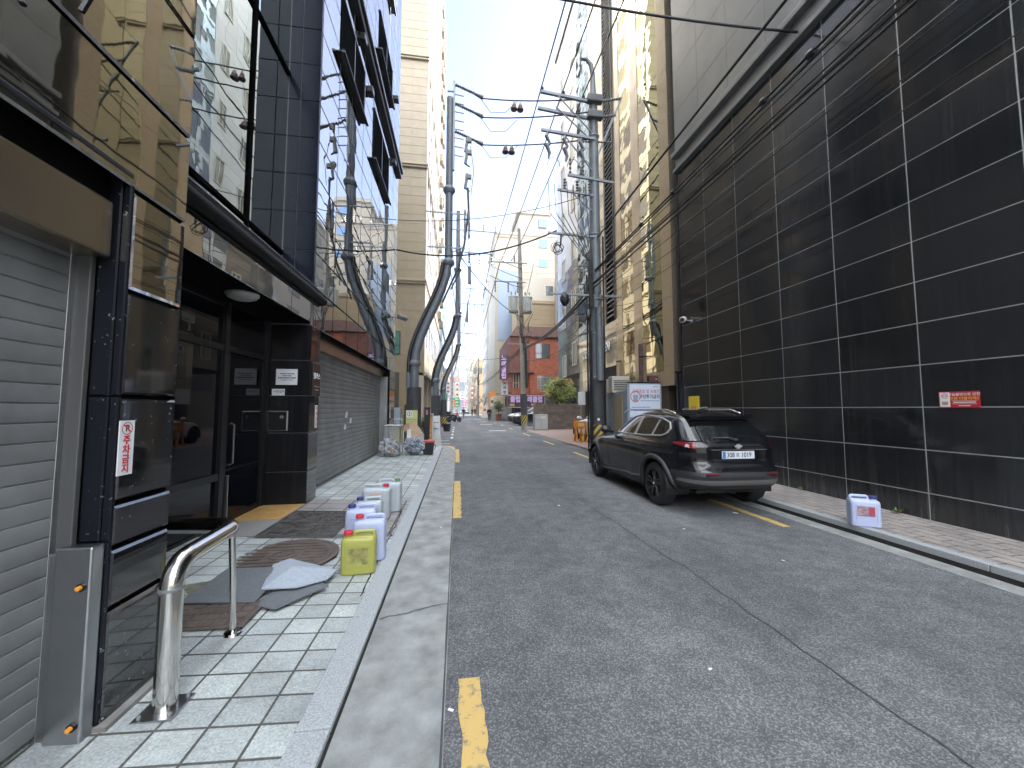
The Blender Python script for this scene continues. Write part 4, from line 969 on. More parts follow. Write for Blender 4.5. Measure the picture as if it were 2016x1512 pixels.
block('pale yellow narrow house far down on the right', 4.2, 11, 155, 175, 13, (0.341, 0.31, 0.211), True, 4, 3.2, (.14, .15, .17), 'xy', 3)
block('slim grey beige tower far down the street on the right', 3.6, 12, 185, 205, 25, (0.273, 0.26, 0.236), True, 4, 3.2, (.14, .15, .17), 'xy', 4)
block('pale blue high rise with rows of blue windows rising over the far end', 18, 31, 262, 276, 82, (0.31, 0.347, 0.409), True, 30, 4.6, (.16, .34, .62), 'y', 2, ww=.42, wh=2.8)
# left side going away
block('white high rise with blue window bands behind the curved poles', -9, -3.6, 118, 150, 50, (0.322, 0.353, 0.372), True, 8, 3.0, (.13, .30, .42), 'xy', 3, ww=.6)
block('pale glass corner building beyond the cream tower on the left', -9, -2.6, 62, 82, 14.5, (0.26, 0.298, 0.31), True, 3, 3.1, (.2, .33, .36), 'xy', 4, ww=.8)
block('grey tower with square windows closing the street on the left', -5.5, 1.2, 200, 225, 40, (0.205, 0.211, 0.223), True, 6, 5.0, (.10, .12, .15), 'y', 2, ww=.35, wh=2.2)
block('low pale building with shop signs on the left past the high rise', -9, -2.2, 86, 114, 10, (0.26, 0.26, 0.26), True, 4, 3, (.14, .16, .18), 'xy', 4)
block('dark glass building low at the far end of the street', .8, 5.5, 300, 320, 22, (0.0806, 0.0992, 0.124), True, 4, 3, (.08, .1, .13), 'y', 3)
block('faint pale tower far behind the end of the street', 4, 14, 420, 440, 48, (0.341, 0.341, 0.329), True, 6, 4, (.35, .37, .4), 'y', 3)
# shop signs on the left far side
for x, y, z0, z1, wd_, c, lab in ((-2.35, 70, 6.9, 7.9, .9, (.75, .48, .04), 'yellow hanging shop sign above the green one on the left'), (-2.35, 70.5, 2.9, 4.4, .8, (.03, .32, .16), 'green hanging shop sign on the left'), (-1.75, 72, 4.4, 6.6, .7, (.7, .68, .68), 'white hanging shop sign between green and red signs on the left'),
        (-1.2, 84, 7.4, 8.4, .9, (.65, .10, .10), 'red hanging shop sign on the left'), (-1.2, 85, 4.6, 7.1, .9, (.7, .70, .70), 'white hanging shop sign below the red one'), (-1.0, 86, 2.1, 3.6, 1.1, (.75, .20, .05), 'orange red round cornered sign low on the left'), (-.2, 92, 2.0, 4.2, 1.4, (.06, .36, .10), 'bright green sign panel low on the left'), (-.1, 96, 8.3, 9.2, 1.0, (.72, .15, .06), 'red orange hanging sign highest of the far left row'), (-.1, 95, 4.4, 8.1, .9, (.68, .66, .55), 'tall white and yellow hanging sign on the far left'), (3.0, 170, 2.2, 5.5, 1.5, (.70, .10, .25), 'pink red sign far down the street'), (2.2, 190, 6, 10, 2.6, (.45, .5, .58), 'pale grey blue hanging board far down the street'), (4.4, 118, 4.2, 8.6, .8, (.36, .10, .06), 'tall dark red hanging sign on the right side far down')):
    o = MB().cbox(x - wd_ / 2, x + wd_ / 2, y - .12, y + .12, z0, z1, .03).build('hanging_sign', mat('sg_%d%d' % (int(y), int(z0 * 10)), c, .5)); tag(o, lab, 'sign')
    w = MB(); n = 3
    for i in range(n): w.box(x - wd_ * .28, x + wd_ * .28, y - .125, y - .12, z0 + (z1 - z0) * (i + .3) / n, z0 + (z1 - z0) * (i + .7) / n)
    w.build('lettering', M_WHITE if c[1] < .45 else M_RED, o)
    sgn = -1 if x < 1.5 else 1
    MB().box(x + sgn * wd_ / 2, x + sgn * (wd_ / 2 + .9), y - .03, y + .03, z1 - .2, z1 - .1).build('bracket', M_DKMET, o)
o = MB().cbox(4.9, 6.4, 52, 60, 1.9, 3.3, .03).build('shop_awning', mat('awning_cream', (.55, .50, .38), .6)); tag(o, 'cream shop fascia sticking out beyond the brick house', 'awning')
MB().box(4.88, 4.9, 53, 57, 2.4, 2.8).build('lettering', M_INK, o)
o = MB().cbox(3.9, 5.0, 63, 63.3, .1, 2.1, .02).build('banner_board', mat('banner_cream', (.62, .55, .48), .6)); tag(o, 'cream banner board standing on the pavement behind the walking person', 'banner')
MB().box(4.2, 4.6, 62.99, 63, 1.2, 1.6).build('red_print', M_RED, o)
t = block('unseen grey block added behind the car park yard to shade the street', 15, 30, 24, 58, 27, (0.248, 0.236, 0.211), True, 3, 3, (.14, .16, .18), 'x', 5)  # unseen block added to keep direct sun off the street

t = block('long low grey block added unseen behind the viewer to darken reflections', -40, 40, -36, -28, 11, (.24, .23, .22), True, 3, 3, (.14, .16, .18), 'x', 5)  # unseen block added so glossy surfaces mirror something darker than cloud
# ================================================================== utility poles and wires
M_POLE = mat('pole_blue_grey', (.125, .14, .158), .45, noise_s=3, noise_a=.18)
M_POLEC = mat('pole_concrete', (.25, .24, .215), .8, noise_s=3, noise_a=.2)
M_SLEEVE = mat('pole_sleeve', (.040, .042, .044), .7, noise_s=5, noise_a=.25)
M_ARM = mat('galvanised_arm', (.20, .215, .235), .45, metal=.4)
M_INS = mat('insulator_grey', (.10, .10, .11), .35)
M_INSR = mat('insulator_brown', (.09, .035, .03), .4)
M_WIRE = mat('wire_black', (.012, .012, .013), .55)
M_CAN = mat('transformer_grey', (.42, .43, .40), .5, noise_s=3, noise_a=.1)
def m_stripe():
    m, N, L, b = custom('hazard_stripes')
    tc = N.new('ShaderNodeTexCoord'); sx = N.new('ShaderNodeSeparateXYZ'); L.new(tc.outputs['Object'], sx.inputs[0])
    at = N.new('ShaderNodeMath'); at.operation = 'ARCTAN2'; L.new(sx.outputs[1], at.inputs[0]); L.new(sx.outputs[0], at.inputs[1])
    a1 = N.new('ShaderNodeMath'); a1.operation = 'MULTIPLY'; a1.inputs[1].default_value = .2; L.new(at.outputs[0], a1.inputs[0])
    z1 = N.new('ShaderNodeMath'); z1.operation = 'MULTIPLY'; z1.inputs[1].default_value = -.62; L.new(sx.outputs[2], z1.inputs[0])
    a2 = N.new('ShaderNodeMath'); a2.operation = 'ADD'; L.new(a1.outputs[0], a2.inputs[0]); L.new(z1.outputs[0], a2.inputs[1])
    mm = N.new('ShaderNodeMath'); mm.operation = 'MULTIPLY'; mm.inputs[1].default_value = 5.57; L.new(a2.outputs[0], mm.inputs[0])
    fr = N.new('ShaderNodeMath'); fr.operation = 'FRACT'; L.new(mm.outputs[0], fr.inputs[0])
    gt_ = N.new('ShaderNodeMath'); gt_.operation = 'GREATER_THAN'; gt_.inputs[1].default_value = .5; L.new(fr.outputs[0], gt_.inputs[0])
    mx = N.new('ShaderNodeMix'); mx.data_type = 'RGBA'; mx.inputs[6].default_value = (.02, .02, .02, 1); mx.inputs[7].default_value = (.46, .34, .05, 1)
    L.new(gt_.outputs[0], mx.inputs[0]); L.new(mx.outputs[2], b.inputs['Base Color']); b.inputs['Roughness'].default_value = .5
    return m
M_STRIPE = m_stripe()
def insulator(mb, a, b_, r=.05, n=6):
    """ribbed insulator between two points"""
    a, b_ = Vector(a), Vector(b_); d_ = b_ - a
    pts = [a]; rr = [r * .3]
    for i in range(n):
        for t, k in ((.1, .45), (.45, 1), (.9, .4)): pts.append(a + d_ * ((i + t) / n)); rr.append(r * k)
    pts.append(b_); rr.append(r * .3)
    return mb.tube(pts, rr, 8)
def armset(pole, arms, m=M_ARM):
    for (p0, p1, th_) in arms:
        MB().tube([p0, p1], th_, 4).build('crossarm', m, pole)
def clips(mb, p0, p1, ts, h=.22, r=.035, up=1):
    p0, p1 = Vector(p0), Vector(p1)
    for t in ts:
        q = p0.lerp(p1, t); insulator(mb, q, q + Vector((0, 0, h * up)), r, 4)

# ---- big straight pole on the right
PX, PY = 4.72, 12.6
P1 = thing('utility_pole', 'big blue grey utility pole with many crossarms right of the street, nearest on that side', 'utility pole', (PX, PY, 0), 'utility poles along the street')
MB().tube([(PX, PY, 0), (PX, PY, 12.4), (PX, PY, 13.0)], [.235, .155, .11], 16).tube([(PX, PY, 12.9), (PX, PY, 13.6), (PX - .06, PY, 13.95), (PX - .22, PY, 14.15), (PX - .42, PY, 14.14)], [.11, .085, .075, .065, .05], 10).build('shaft', M_POLE, P1, smooth=True, autosm=50)
MB().tube([(PX, PY, 1.02), (PX, PY, 2.55)], [.262, .255], 20).build('sleeve', M_SLEEVE, P1, smooth=True, autosm=50)
MB().tube([(PX, PY, .42), (PX, PY, 1.02)], [.268, .266], 20).build('hazard_band', M_STRIPE, P1, smooth=True, autosm=50)
MB().cyl((PX - .06, PY - .262, 1.2), (PX - .06, PY - .268, 1.2), .045, n=16).build('badge', M_WHITE, P1)
MB().tube([(PX + .02, PY - .255, 2.5), (PX + .02, PY - .22, 5.0)], .13, 10).build('cable_guard', M_POLE, P1, smooth=True, autosm=50)
w = MB()
for dx, dy, r, z1 in ((-.27, -.1, .035, 6.4), (-.31, .02, .03, 6.2), (-.24, -.18, .028, 4.2), (.2, -.22, .03, 7.5)): w.tube([(PX + dx, PY + dy, .1), (PX + dx, PY + dy, z1)], r, 8)
w.split_build('conduit', M_BLK, P1)
w = MB()
for z in (2.6, 4.1, 5.3, 7.6, 9.6, 11.2): w.lathe([(.25 - z * .006, 0), (.265 - z * .006, .01), (.265 - z * .006, .05), (.25 - z * .006, .06)], (PX, PY, z), 14)
for i in range(12): w.tube([(PX - .12, PY - .1, 4.6 + .55 * i), (PX - .32, PY - .22, 4.6 + .55 * i)] if i % 2 else [(PX + .12, PY - .1, 4.6 + .55 * i), (PX + .32, PY - .2, 4.6 + .55 * i)], .009, 5)
w.build('clamps_and_steps', M_ARM, P1)
armset(P1, [((2.78, PY - .12, 12.62), (PX + .1, PY - .12, 12.42), .065), ((2.72, PY + .12, 12.2), (PX, PY + .12, 12.0), .065), ((2.78, PY - .15, 11.2), (PX, PY - .15, 11.05), .06),
            ((3.72, PY - .15, 9.66), (5.4, PY - .15, 9.5), .055), ((3.35, PY - .15, 9.1), (PX - .1, PY - .15, 8.98), .05), ((3.0, PY - .15, 7.55), (PX, PY - .15, 7.5), .05), ((3.05, PY - .15, 5.45), (5.6, PY - .15, 5.42), .045), ((PX, PY, 10.2), (5.86, PY + .1, 12.95), .045)])
w = MB()
for a, b_ in (((3.4, 12.5), (PX - .1, 11.3)), ((3.3, 12.1), (PX - .1, 11.0)), ((3.6, 11.1), (PX - .1, 9.9)), ((3.9, 9.0), (PX - .1, 8.4))): w.tube([(a[0], PY - .15, a[1]), (b_[0], PY - .12, b_[1])], .025, 5)
w.split_build('brace', M_ARM, P1)
w = MB(); clips(w, (2.8, PY - .12, 12.6), (PX, PY - .12, 12.42), (.02, .42, .8), .2, .05); clips(w, (3.72, PY - .15, 9.7), (PX, PY - .15, 9.58), (.08, .55), .6, .05); clips(w, (3.35, PY - .15, 9.14), (PX - .1, PY - .15, 9.0), (.2, .55, .9), .42, .06)
for x, z in ((3.0, 11.15), (3.62, 11.1), (4.2, 11.05)): w.tube([(x, PY - .15, z), (x - .05, PY - .2, z - .2), (x + .08, PY - .2, z - .45), (x - .03, PY - .2, z - .55), (x + .06, PY - .2, z - .8), (x + .02, PY - .2, z - 1.0)], [.03, .07, .05, .085, .06, .03], 6)
for z in (12.55, 11.95): insulator(w, (PX + .25, PY - .02, z + .03), (5.6 + (z - 11.95) * .35, PY + .06, z + .25 + (z - 11.95) * .12), .06, 8)
insulator(w, (PX - .45, PY - .1, 10.95), (5.45, PY + .05, 11.15), .045, 12)
for z in (12.5, 11.9): w.cbox(PX - .28, PX + .28, PY - .3, PY - .05, z - .12, z + .15, .04)
w.split_build('insulator', M_INS, P1)
w = MB(); w.tube([(PX - .42, PY, 14.14), (PX - .44, PY, 14.25), (PX - .4, PY, 14.5)], [.05, .03, .01], 6).tube([(PX - .42, PY, 14.1), (PX - .5, PY, 13.85)], [.035, .02], 6); w.build('lightning_rod', M_INS, P1)
w = MB()
for i in range(7): 
    x0 = 3.0 + .22 * i; w.tube([(x0, PY - .2, 9.4 - .15 * (i % 3)), (x0 + .05, PY - .24, 8.2), (PX - .35 + .03 * i, PY - .24, 6.6), (PX - .28 + .02 * i, PY - .23, 5.0)], .014, 5)
for cx_ in (3.2, 3.9, 4.3): w.tube([(cx_ + .22 * cos(a * pi / 8), PY - .2, 9.9 + .3 * sin(a * pi / 8)) for a in range(0, 9)], .01, 5)
w.split_build('jumper_cable', M_WIRE, P1)
w = MB(); w.sphere((3.55, PY - .2, 5.25), (.16, .10, .24), 10, 7, lambda d: 1 + .2 * noise.noise(d * 2.5)); w.sphere((PX - .33, PY - .2, 4.75), (.1, .08, .2), 8, 6); w.lathe([(.11, -.01), (.13, 0), (.11, .01)], (PX - .55, PY - .2, 4.6), 14, 'y')
w.split_build('splice_box', M_BLK, P1)
w = MB()
for dx, dz in ((0, 0), (.07, .05), (-.06, .02), (.03, -.05)): w.tube([(3.30 + dx + .16 * cos(a * pi / 6), PY - .2 + .05 * sin(a), 7.0 + dz + .16 * sin(a * pi / 6)) for a in range(13)], .012, 5)
w.tube([(3.45, PY - .2, 7.5), (3.42, PY - .2, 7.1)], .03, 6).build('cable_coil', M_WIRE, P1)

# ---- concrete pole farther along on the right with transformers
def far_pole(x, y, h, label, cans=True, flip=-1, group='utility poles along the street', lean=0, simple=False):
    t = thing('utility_pole', label, 'utility pole', (x, y, 0), group)
    MB().tube([(x, y, 0), (x - lean, y, h)], [.2, .12], 12).build('shaft', M_POLEC, t, smooth=True, autosm=50)
    if not simple:
        MB().tube([(x, y, 1.05), (x - lean * .15, y, 2.6)], .23, 14).build('sleeve', M_SLEEVE, t, smooth=True, autosm=50)
        MB().tube([(x, y, .55), (x, y, 1.1)], .235, 14).build('hazard_band', M_STRIPE, t, smooth=True, autosm=50)
    arms = [((x + flip * 2.4, y - .15, h - 2.6), (x + .2, y - .15, h - 2.6), .05), ((x + flip * 2.2, y - .15, h - 4.0), (x + .1, y - .15, h - 4.0), .05), ((x + flip * 1.2, y - .15, h * .42), (x + .5, y - .15, h * .42), .045)]
    armset(t, arms)
    w = MB(); clips(w, arms[0][0], arms[0][1], (.02, .35, .65), .5, .07); clips(w, arms[1][0], arms[1][1], (.05, .45, .75), .8, .07, -1); w.split_build('insulator', M_INS, t)
    w = MB(); w.tube([(x + .7, y - .1, h - 2.6), (x + .15, y - .1, h - 5)], .04, 4).tube([(x + flip * 1.2, y - .15, h - 4), (x, y - .15, h - 5.2)], .02, 4); w.split_build('brace', M_ARM, t)
    if cans:
        for dx in (-.62, .38):
            c = MB(); c.lathe([(.0, 0), (.33, .03), (.35, .1), (.35, 1.05), (.37, 1.07), (.37, 1.15), (.30, 1.2), (0, 1.22)], (x + dx - lean * .6, y - .35, 8.3), 18)
            for k in range(5): c.box(x + dx - .3 + .13 * k - lean * .6, x + dx - .24 + .13 * k - lean * .6, y - .74, y - .6, 8.4, 9.2)
            c.build('transformer', M_CAN, t, smooth=True, autosm=40)
            c = MB()
            for k in (-.15, .15): insulator(c, (x + dx + k - lean * .6, y - .35, 9.5), (x + dx + k - lean * .6, y - .35, 9.85), .06, 3)
            c.split_build('bushing', M_INS, t)
        w = MB()
        for k in range(9):
            a = random.uniform(-.9, .7); w.tube([(x + a, y - .3, 8.3), (x + a * .6 + random.uniform(-.2, .2), y - .4, 7.6 + random.uniform(-.3, .3)), (x + random.uniform(-.4, .5), y - .35, 6.9), (x + random.uniform(-.2, .25), y - .2, 6.2)], .02, 4)
        w.split_build('hanging_cable', M_WIRE, t)
    return t
P2 = far_pole(4.66, 26.8, 14.6, 'grey concrete utility pole with two transformer cans beside the low stone wall', lean=.35)
MB().tube([(4.80, 26.55, 3.0), (4.72, 26.55, 6.0), (4.62, 26.55, 6.25)], .09, 8).build('conduit', M_BLK, P2)
far_pole(-.95, 62, 14, 'thin straight concrete pole behind the curved poles on the left', cans=False, flip=1, simple=True)
far_pole(3.9, 74, 11.5, 'concrete pole beside the dark red hanging sign far down on the right', cans=True, flip=-1, simple=True)
far_pole(3.3, 108, 13, 'slim distant pole in front of the orange tan building', cans=False, flip=-1, simple=True)
far_pole(.1, 100, 12, 'slim distant pole on the left behind the motorcycles', cans=False, flip=1, simple=True)

# ---- S-curved steel poles on the left
def curved_pole(x, y, z_base, off, h, label, sc=1.0):
    t = thing('curved_pole', label, 'utility pole', (x, y, z_base), 'curved steel poles on the left pavement')
    def X(z):
        u = min(1, max(0, (z - 3.2) / 4.1)); return x + off * (u * u * (3 - 2 * u))
    zs_ = [z_base] + [z_base + .6 * i for i in range(1, int(h / .6) + 1)]
    pts = [(X(z), y, z) for z in zs_]
    MB().tube(pts, [.185 * sc - .06 * sc * (z / h) for z in zs_], 16).build('shaft', M_POLE, t, smooth=True, autosm=60)
    w = MB()
    for z in (3.25, 7.2, 10.1): 
        if z < h: w.lathe([(.17 * sc, -.14), (.235 * sc, -.04), (.235 * sc, .04), (.16 * sc, .14)], (X(z), y, z), 14)
    w.split_build('flange', M_POLE, t, smooth=True, autosm=40)
    MB().tube([(x, y, .85), (x, y, 2.35)], .27 * sc, 18).build('sleeve', M_SLEEVE, t, smooth=True, autosm=50)
    MB().tube([(x, y, .28), (x, y, .86)], .275 * sc, 18).build('hazard_band', M_STRIPE, t, smooth=True, autosm=50)
    MB().tube([(x - .2 * sc, y - .1, 2.3), (x - .2 * sc, y - .1, 2.9)], .09, 8).build('cable_guard', M_POLE, t, smooth=True, autosm=50)
    MB().tube([(X(z) - .2 * sc, y - .1, z) for z in [2.6 + .35 * i for i in range(14)]], .075, 8).build('conduit', M_BLK, t, smooth=True, autosm=60)
    return t, X
C1, X1 = curved_pole(-1.62, 14.75, .1, 1.22, 14.2, 'S curved blue grey steel utility pole nearest on the left pavement')
xt = -.40; yt = 14.75
w = MB(); w.cbox(xt + .12, xt + .2, yt - .08, yt + .04, 10.9, 14.6, .01); w.build('mast', M_ARM, C1)
armset(C1, [((xt - .1, yt, 14.2), (xt + .2, yt, 14.2), .04), ((xt - .1, yt, 12.9), (xt + .2, yt, 12.9), .04), ((xt - .1, yt, 11.4), (xt + .2, yt, 11.4), .04), ((xt - .9, yt - .1, 9.15), (xt + .75, yt - .1, 9.1), .03), ((xt - .8, yt - .1, 7.75), (xt + .65, yt - .1, 7.75), .035)])
w = MB()
for z in (14.45, 13.65, 12.5): insulator(w, (xt + .2, yt - .05, z), (xt + .95, yt - .05, z - .28), .075, 9); w.tube([(xt + .95, yt - .05, z - .28), (xt + 1.3, yt - .05, z - .42)], [.05, .09], 8)
for i in range(9): w.tube([(xt + .2, yt - .05, 14.4 - .36 * i), (xt + .55, yt - .05, 14.36 - .36 * i)], .02, 5)
for z in (12.2, 11.7, 10.7): w.cbox(xt + .62, xt + .86, yt - .12, yt, z - .12, z + .06, .02); w.tube([(xt + .7, yt - .06, z + .1), (xt + .62, yt - .06, z - .5), (xt + .8, yt - .06, z - .62)], [.05, .06, .03], 6)
for dx in (.62, .78): insulator(w, (xt + dx, yt - .1, 9.9 - dx), (xt + dx, yt - .1, 8.9 - dx), .06, 4); w.cbox(xt + dx - .04, xt + dx + .03, yt - .15, yt - .08, 8.2, 9.3, .01)
w.split_build('insulator', M_INS, C1)
w = MB(); w.tube([(xt + .72, yt - .1, 10.2), (xt + .76, yt - .1, 9.3), (xt + .6, yt - .1, 7.9), (xt + .35, yt - .12, 6.9), (xt - .2, yt - .14, 5.6)], .04, 6)
w.tube([(xt + .82, yt - .1, 11.9), (xt + .95, yt - .1, 10.9), (xt + .84, yt - .1, 9.9)], .015, 5); w.tube([(xt + .45, yt - .1, 7.75), (xt + .42, yt - .1, 6.8), (xt + .1, yt - .12, 6.1)], .03, 6)
for z in (14.0, 13.2, 12.1): w.tube([(xt + 1.2, yt - .05, z), (xt + 1.6, yt - .05, z - .55), (xt + 2.2, yt - .05, z - .5), (xt + 2.7, yt - .05, z + .05)], .012, 5)
w.split_build('jumper_cable', M_WIRE, C1)
w = MB(); w.box(-1.86, -1.45, 14.455, 14.462, .95, 1.5); 
sgn_ = w.build('pole_notice', mat('pale_lime', (.55, .58, .22), .6)); tag(sgn_, 'pale yellow green notice with a crossed pictogram tied to the curved pole', 'notice')
MB().box(-1.84, -1.62, 14.45, 14.455, 1.25, 1.48).build('white_panel', M_WHITE, sgn_)
t = MB(); n = 24
vs = [(-1.73 + r * cos(2 * pi * i / n), 14.449, 1.365 + r * sin(2 * pi * i / n)) for r in (.085, .068) for i in range(n)]
t.add(vs, [(i, (i + 1) % n, n + (i + 1) % n, n + i) for i in range(n)]); t.build('prohibition_ring', mat('ring_purple', (.25, .1, .3), .5), sgn_)
MB().box(-1.745, -1.715, 14.447, 14.449, 1.31, 1.42).box(-1.83, -1.48, 14.452, 14.455, 1.10, 1.115).box(-1.83, -1.48, 14.452, 14.455, 1.16, 1.175).box(-1.78, -1.70, 14.452, 14.455, .98, 1.04).build('small_print', mat('print_dark_green', (.12, .16, .06), .6), sgn_)
C2, X2 = curved_pole(-1.30, 23.4, .0, 1.25, 13.8, 'S curved steel pole second in the row, behind the orange barrier gate')
C3, X3 = curved_pole(-1.22, 34, .0, 1.3, 13.5, 'S curved steel pole farthest in the row, beside the parked motorcycles')
for C, X_, y, h in ((C2, X2, 23.4, 13.8), (C3, X3, 34, 13.5)):
    x = X_(12)
    armset(C, [((x - .5, y - .1, h - 1.2), (x + 2.4, y - .1, h - 1.25), .04), ((x - .4, y - .1, h - 2.6), (x + 2.2, y - .1, h - 2.65), .04), ((x - .5, y - .1, 6.2), (x + 1.2, y - .1, 6.1), .04)])
    w = MB(); clips(w, (x, y - .1, h - 1.2), (x + 2.4, y - .1, h - 1.25), (.3, .65, .97), .45, .06); clips(w, (x, y - .1, h - 2.6), (x + 2.2, y - .1, h - 2.65), (.3, .6, .95), .7, .06, -1)
    w.cbox(x + .6, x + .8, y - .2, y, 9.2, 10.3, .03); w.tube([(x + .7, y - .1, 11.5), (x + .8, y - .1, 9), (x + .4, y - .1, 6.5)], .03, 5); w.split_build('insulator', M_INS, C)

# ---- wires
def sag(a, b_, s, n=14):
    a, b_ = Vector(a), Vector(b_); return [a.lerp(b_, i / n) - Vector((0, 0, s * 4 * (i / n) * (1 - i / n))) for i in range(n + 1)]
def wire(a, b_, s, r, label, group=None, name='overhead_wire', n=14):
    o = MB().tube(sag(a, b_, s, n), r, 6).build(name, M_WIRE, smooth=True); tag(o, label, 'wire', group); return o
G1 = 'power wires along the street on the big pole arms'
for x, z in ((2.82, 12.85), (3.58, 12.75), (4.32, 12.68)):
    wire((x, PY - .1, z), (x + .2, -22, z + .6), .55, .022, 'thin power wire running overhead along the street toward the viewer', G1)
    wire((x, PY - .1, z), (x - .6, 26.6, 12.1), .25, .022, 'thin power wire running away from the big pole arms down the street', 'power wires running away down the street')
for z0, z1, nm in ((14.0, 12.5, 'topmost'), (13.2, 12.0, 'middle'), (12.05, 11.0, 'lowest')):
    o = wire((xt + 1.25, yt - .05, z0), (PX - .2, PY - .2, z1), .10, .026, nm + ' of the three wires crossing from the curved pole to the big pole')
for (x, y, z, lab) in ((2.13, 13.68, 12.94, 'pair of brown insulator spools on the topmost crossing wire'), (1.82, 13.82, 11.32, 'pair of brown insulator spools on the lowest crossing wire')):
    o = MB()
    for dx in (-.12, .12): o.lathe([(.0, -.12), (.12, -.12), (.13, -.08), (.08, -.02), (.09, .03), (.06, .1), (.03, .2), (0, .2)], (x + dx, y, z), 12)
    tag(o.build('wire_spool', M_INSR, smooth=True, autosm=40), lab, 'insulator')
# thick service cables across and along the street
o = wire((-2.22, 13.9, 7.25), (3.3, PY - .2, 7.62), .5, .028, 'thick black cable sagging across the street from the mirrored facade to the big pole')
wire((5.98, 5.7, 8.30), (-2.2, 7.0, 10.2), .25, .022, 'dark cable crossing the sky from the grey cornice at the top right')
GL = 'communication cables strung along the tiled wall'
wire((4.72, PY - .25, 7.45), (4.5, -18, 7.9), .12, .026, 'thick black cable along the tiled wall, highest of the strung cables')
random.seed(11)
for i in range(5):
    dz = random.uniform(-.05, .05); dx = random.uniform(-.05, .05)
    wire((4.6 + dx, PY - .25, 6.25 + dz * 3), (4.6 + dx * 2, -18, 6.75 + dz * 4), .16 + random.uniform(0, .10), random.choice((.008, .011, .015, .018)), 'black cable in the upper bundle strung along the tiled wall', GL, n=26)
for i in range(6):
    dz = random.uniform(-.06, .06); dx = random.uniform(-.05, .05)
    wire((4.55 + dx, PY - .25, 5.75 + dz * 3), (4.65 + dx * 2, -18, 6.3 + dz * 4), .16 + random.uniform(0, .12), random.choice((.008, .011, .014, .018)), 'black cable in the lower bundle strung along the tiled wall', GL, n=26)
for i, (za, zb) in enumerate(((5.45, 5.55), (5.1, 5.35), (4.75, 5.0))):
    wire((4.7, PY - .25, za), (5.2, -18, zb + .4), .12, .008, 'thin single cable below the bundles along the tiled wall', 'thin single cables along the tiled wall', n=20)
for y in (1.5, 4.2, 5.0, 7.5, 9.0): tag(MB().lathe([(.05, -.05), (.06, 0), (.05, .05)], (4.6, y, 6.25), 8, 'y').build('cable_tie', M_DKMET), 'dark tie holding the upper cable bundle together', 'cable tie', 'ties on the upper cable bundle')
for i in range(5):
    dz = random.uniform(-.3, .3)
    wire((4.6, PY + .1, 5.9 + dz), (4.55, 26.6, 5.9 + dz * .8 + .1), .35 + random.uniform(-.1, .15), random.choice((.02, .026, .032)), 'black cable strung between the big pole and the concrete pole', 'cables between the two right poles')
for i in range(4):
    dz = random.uniform(-.3, .3)
    wire((4.55, 26.9, 6.0 + dz), (3.9, 73.8, 6.2 + dz), .6, .02, 'cable running on down the street beyond the concrete pole', 'cables beyond the concrete pole')
    wire((X2(7), 23.4, 6.8 + dz), (X3(7), 34, 6.7 + dz), .3, .015, 'cable strung between the farther curved poles', 'cables between the curved poles')
    wire((X3(7), 34, 6.7 + dz), (-.9, 62, 6.7 + dz), .4, .015, 'cable running on beyond the farthest curved pole', 'cables beyond the curved poles')
wire((2.2, 26.6, 12.0), (2.4, 108, 11.0), .6, .03, 'thin wire high over the far end of the street', 'thin wires over the far street')
wire((2.9, 26.6, 12.0), (3.0, 108, 11.0), .6, .03, 'thin wire high over the far end of the street', 'thin wires over the far street')
wire((PX - .1, PY - .2, 4.55), (4.7, 26.5, 5.0), .5, .012, 'single thin drop wire hanging low between the right poles')
wire((PX + .2, PY - .2, 5.0), (6.26, 11.3, 5.1), .03, .008, 'thin wire from the big pole to the tan stone tower')

wire((-2.22, 14.0, 8.4), (PX - .2, PY - .2, 9.0), .35, .014, 'thin dark wire crossing from the mirrored facade to the lower pole arms')
wire((X1(6.9) + .3, 14.7, 7.7), (4.6, 26.5, 8.0), .5, .018, 'cable running from the nearest curved pole to the concrete pole')
wire((X1(9), 14.7, 9.1), (X2(9), 23.4, 8.6), .3, .018, 'upper cable between the first two curved poles', 'cables between the first curved poles')
wire((X1(7.7), 14.7, 7.7), (X2(7.4), 23.4, 7.2), .35, .02, 'lower cable between the first two curved poles', 'cables between the first curved poles')
for i in range(3): wire((X2(11), 23.4, 12.4 - .7 * i), (4.5, 26.7, 11.6 - .7 * i), .25, .02, 'wire crossing the street between the second curved pole and the concrete pole', 'wires crossing at the second pole pair')
for i in range(3): wire((X3(11) + .6 * i, 34, 12.3), (-.9 + .5 * i, 62, 12.3), .6, .026, 'wire running away from the farthest curved pole', 'wires beyond the farthest curved pole')
wire((4.3, 26.8, 5.4), (-.4, 34, 6.1), .3, .018, 'thin cable crossing low over the street beyond the cabinet')
wire((PX - .3, PY - .2, 5.2), (6.3, 20.5, 5.6), .15, .012, 'drop wire from the big pole to the grey panelled wall')
wire((5.99, 3.4, 8.0), (4.55, -18, 9.0), .3, .014, 'thin wire rising from the tiled wall toward the viewer')
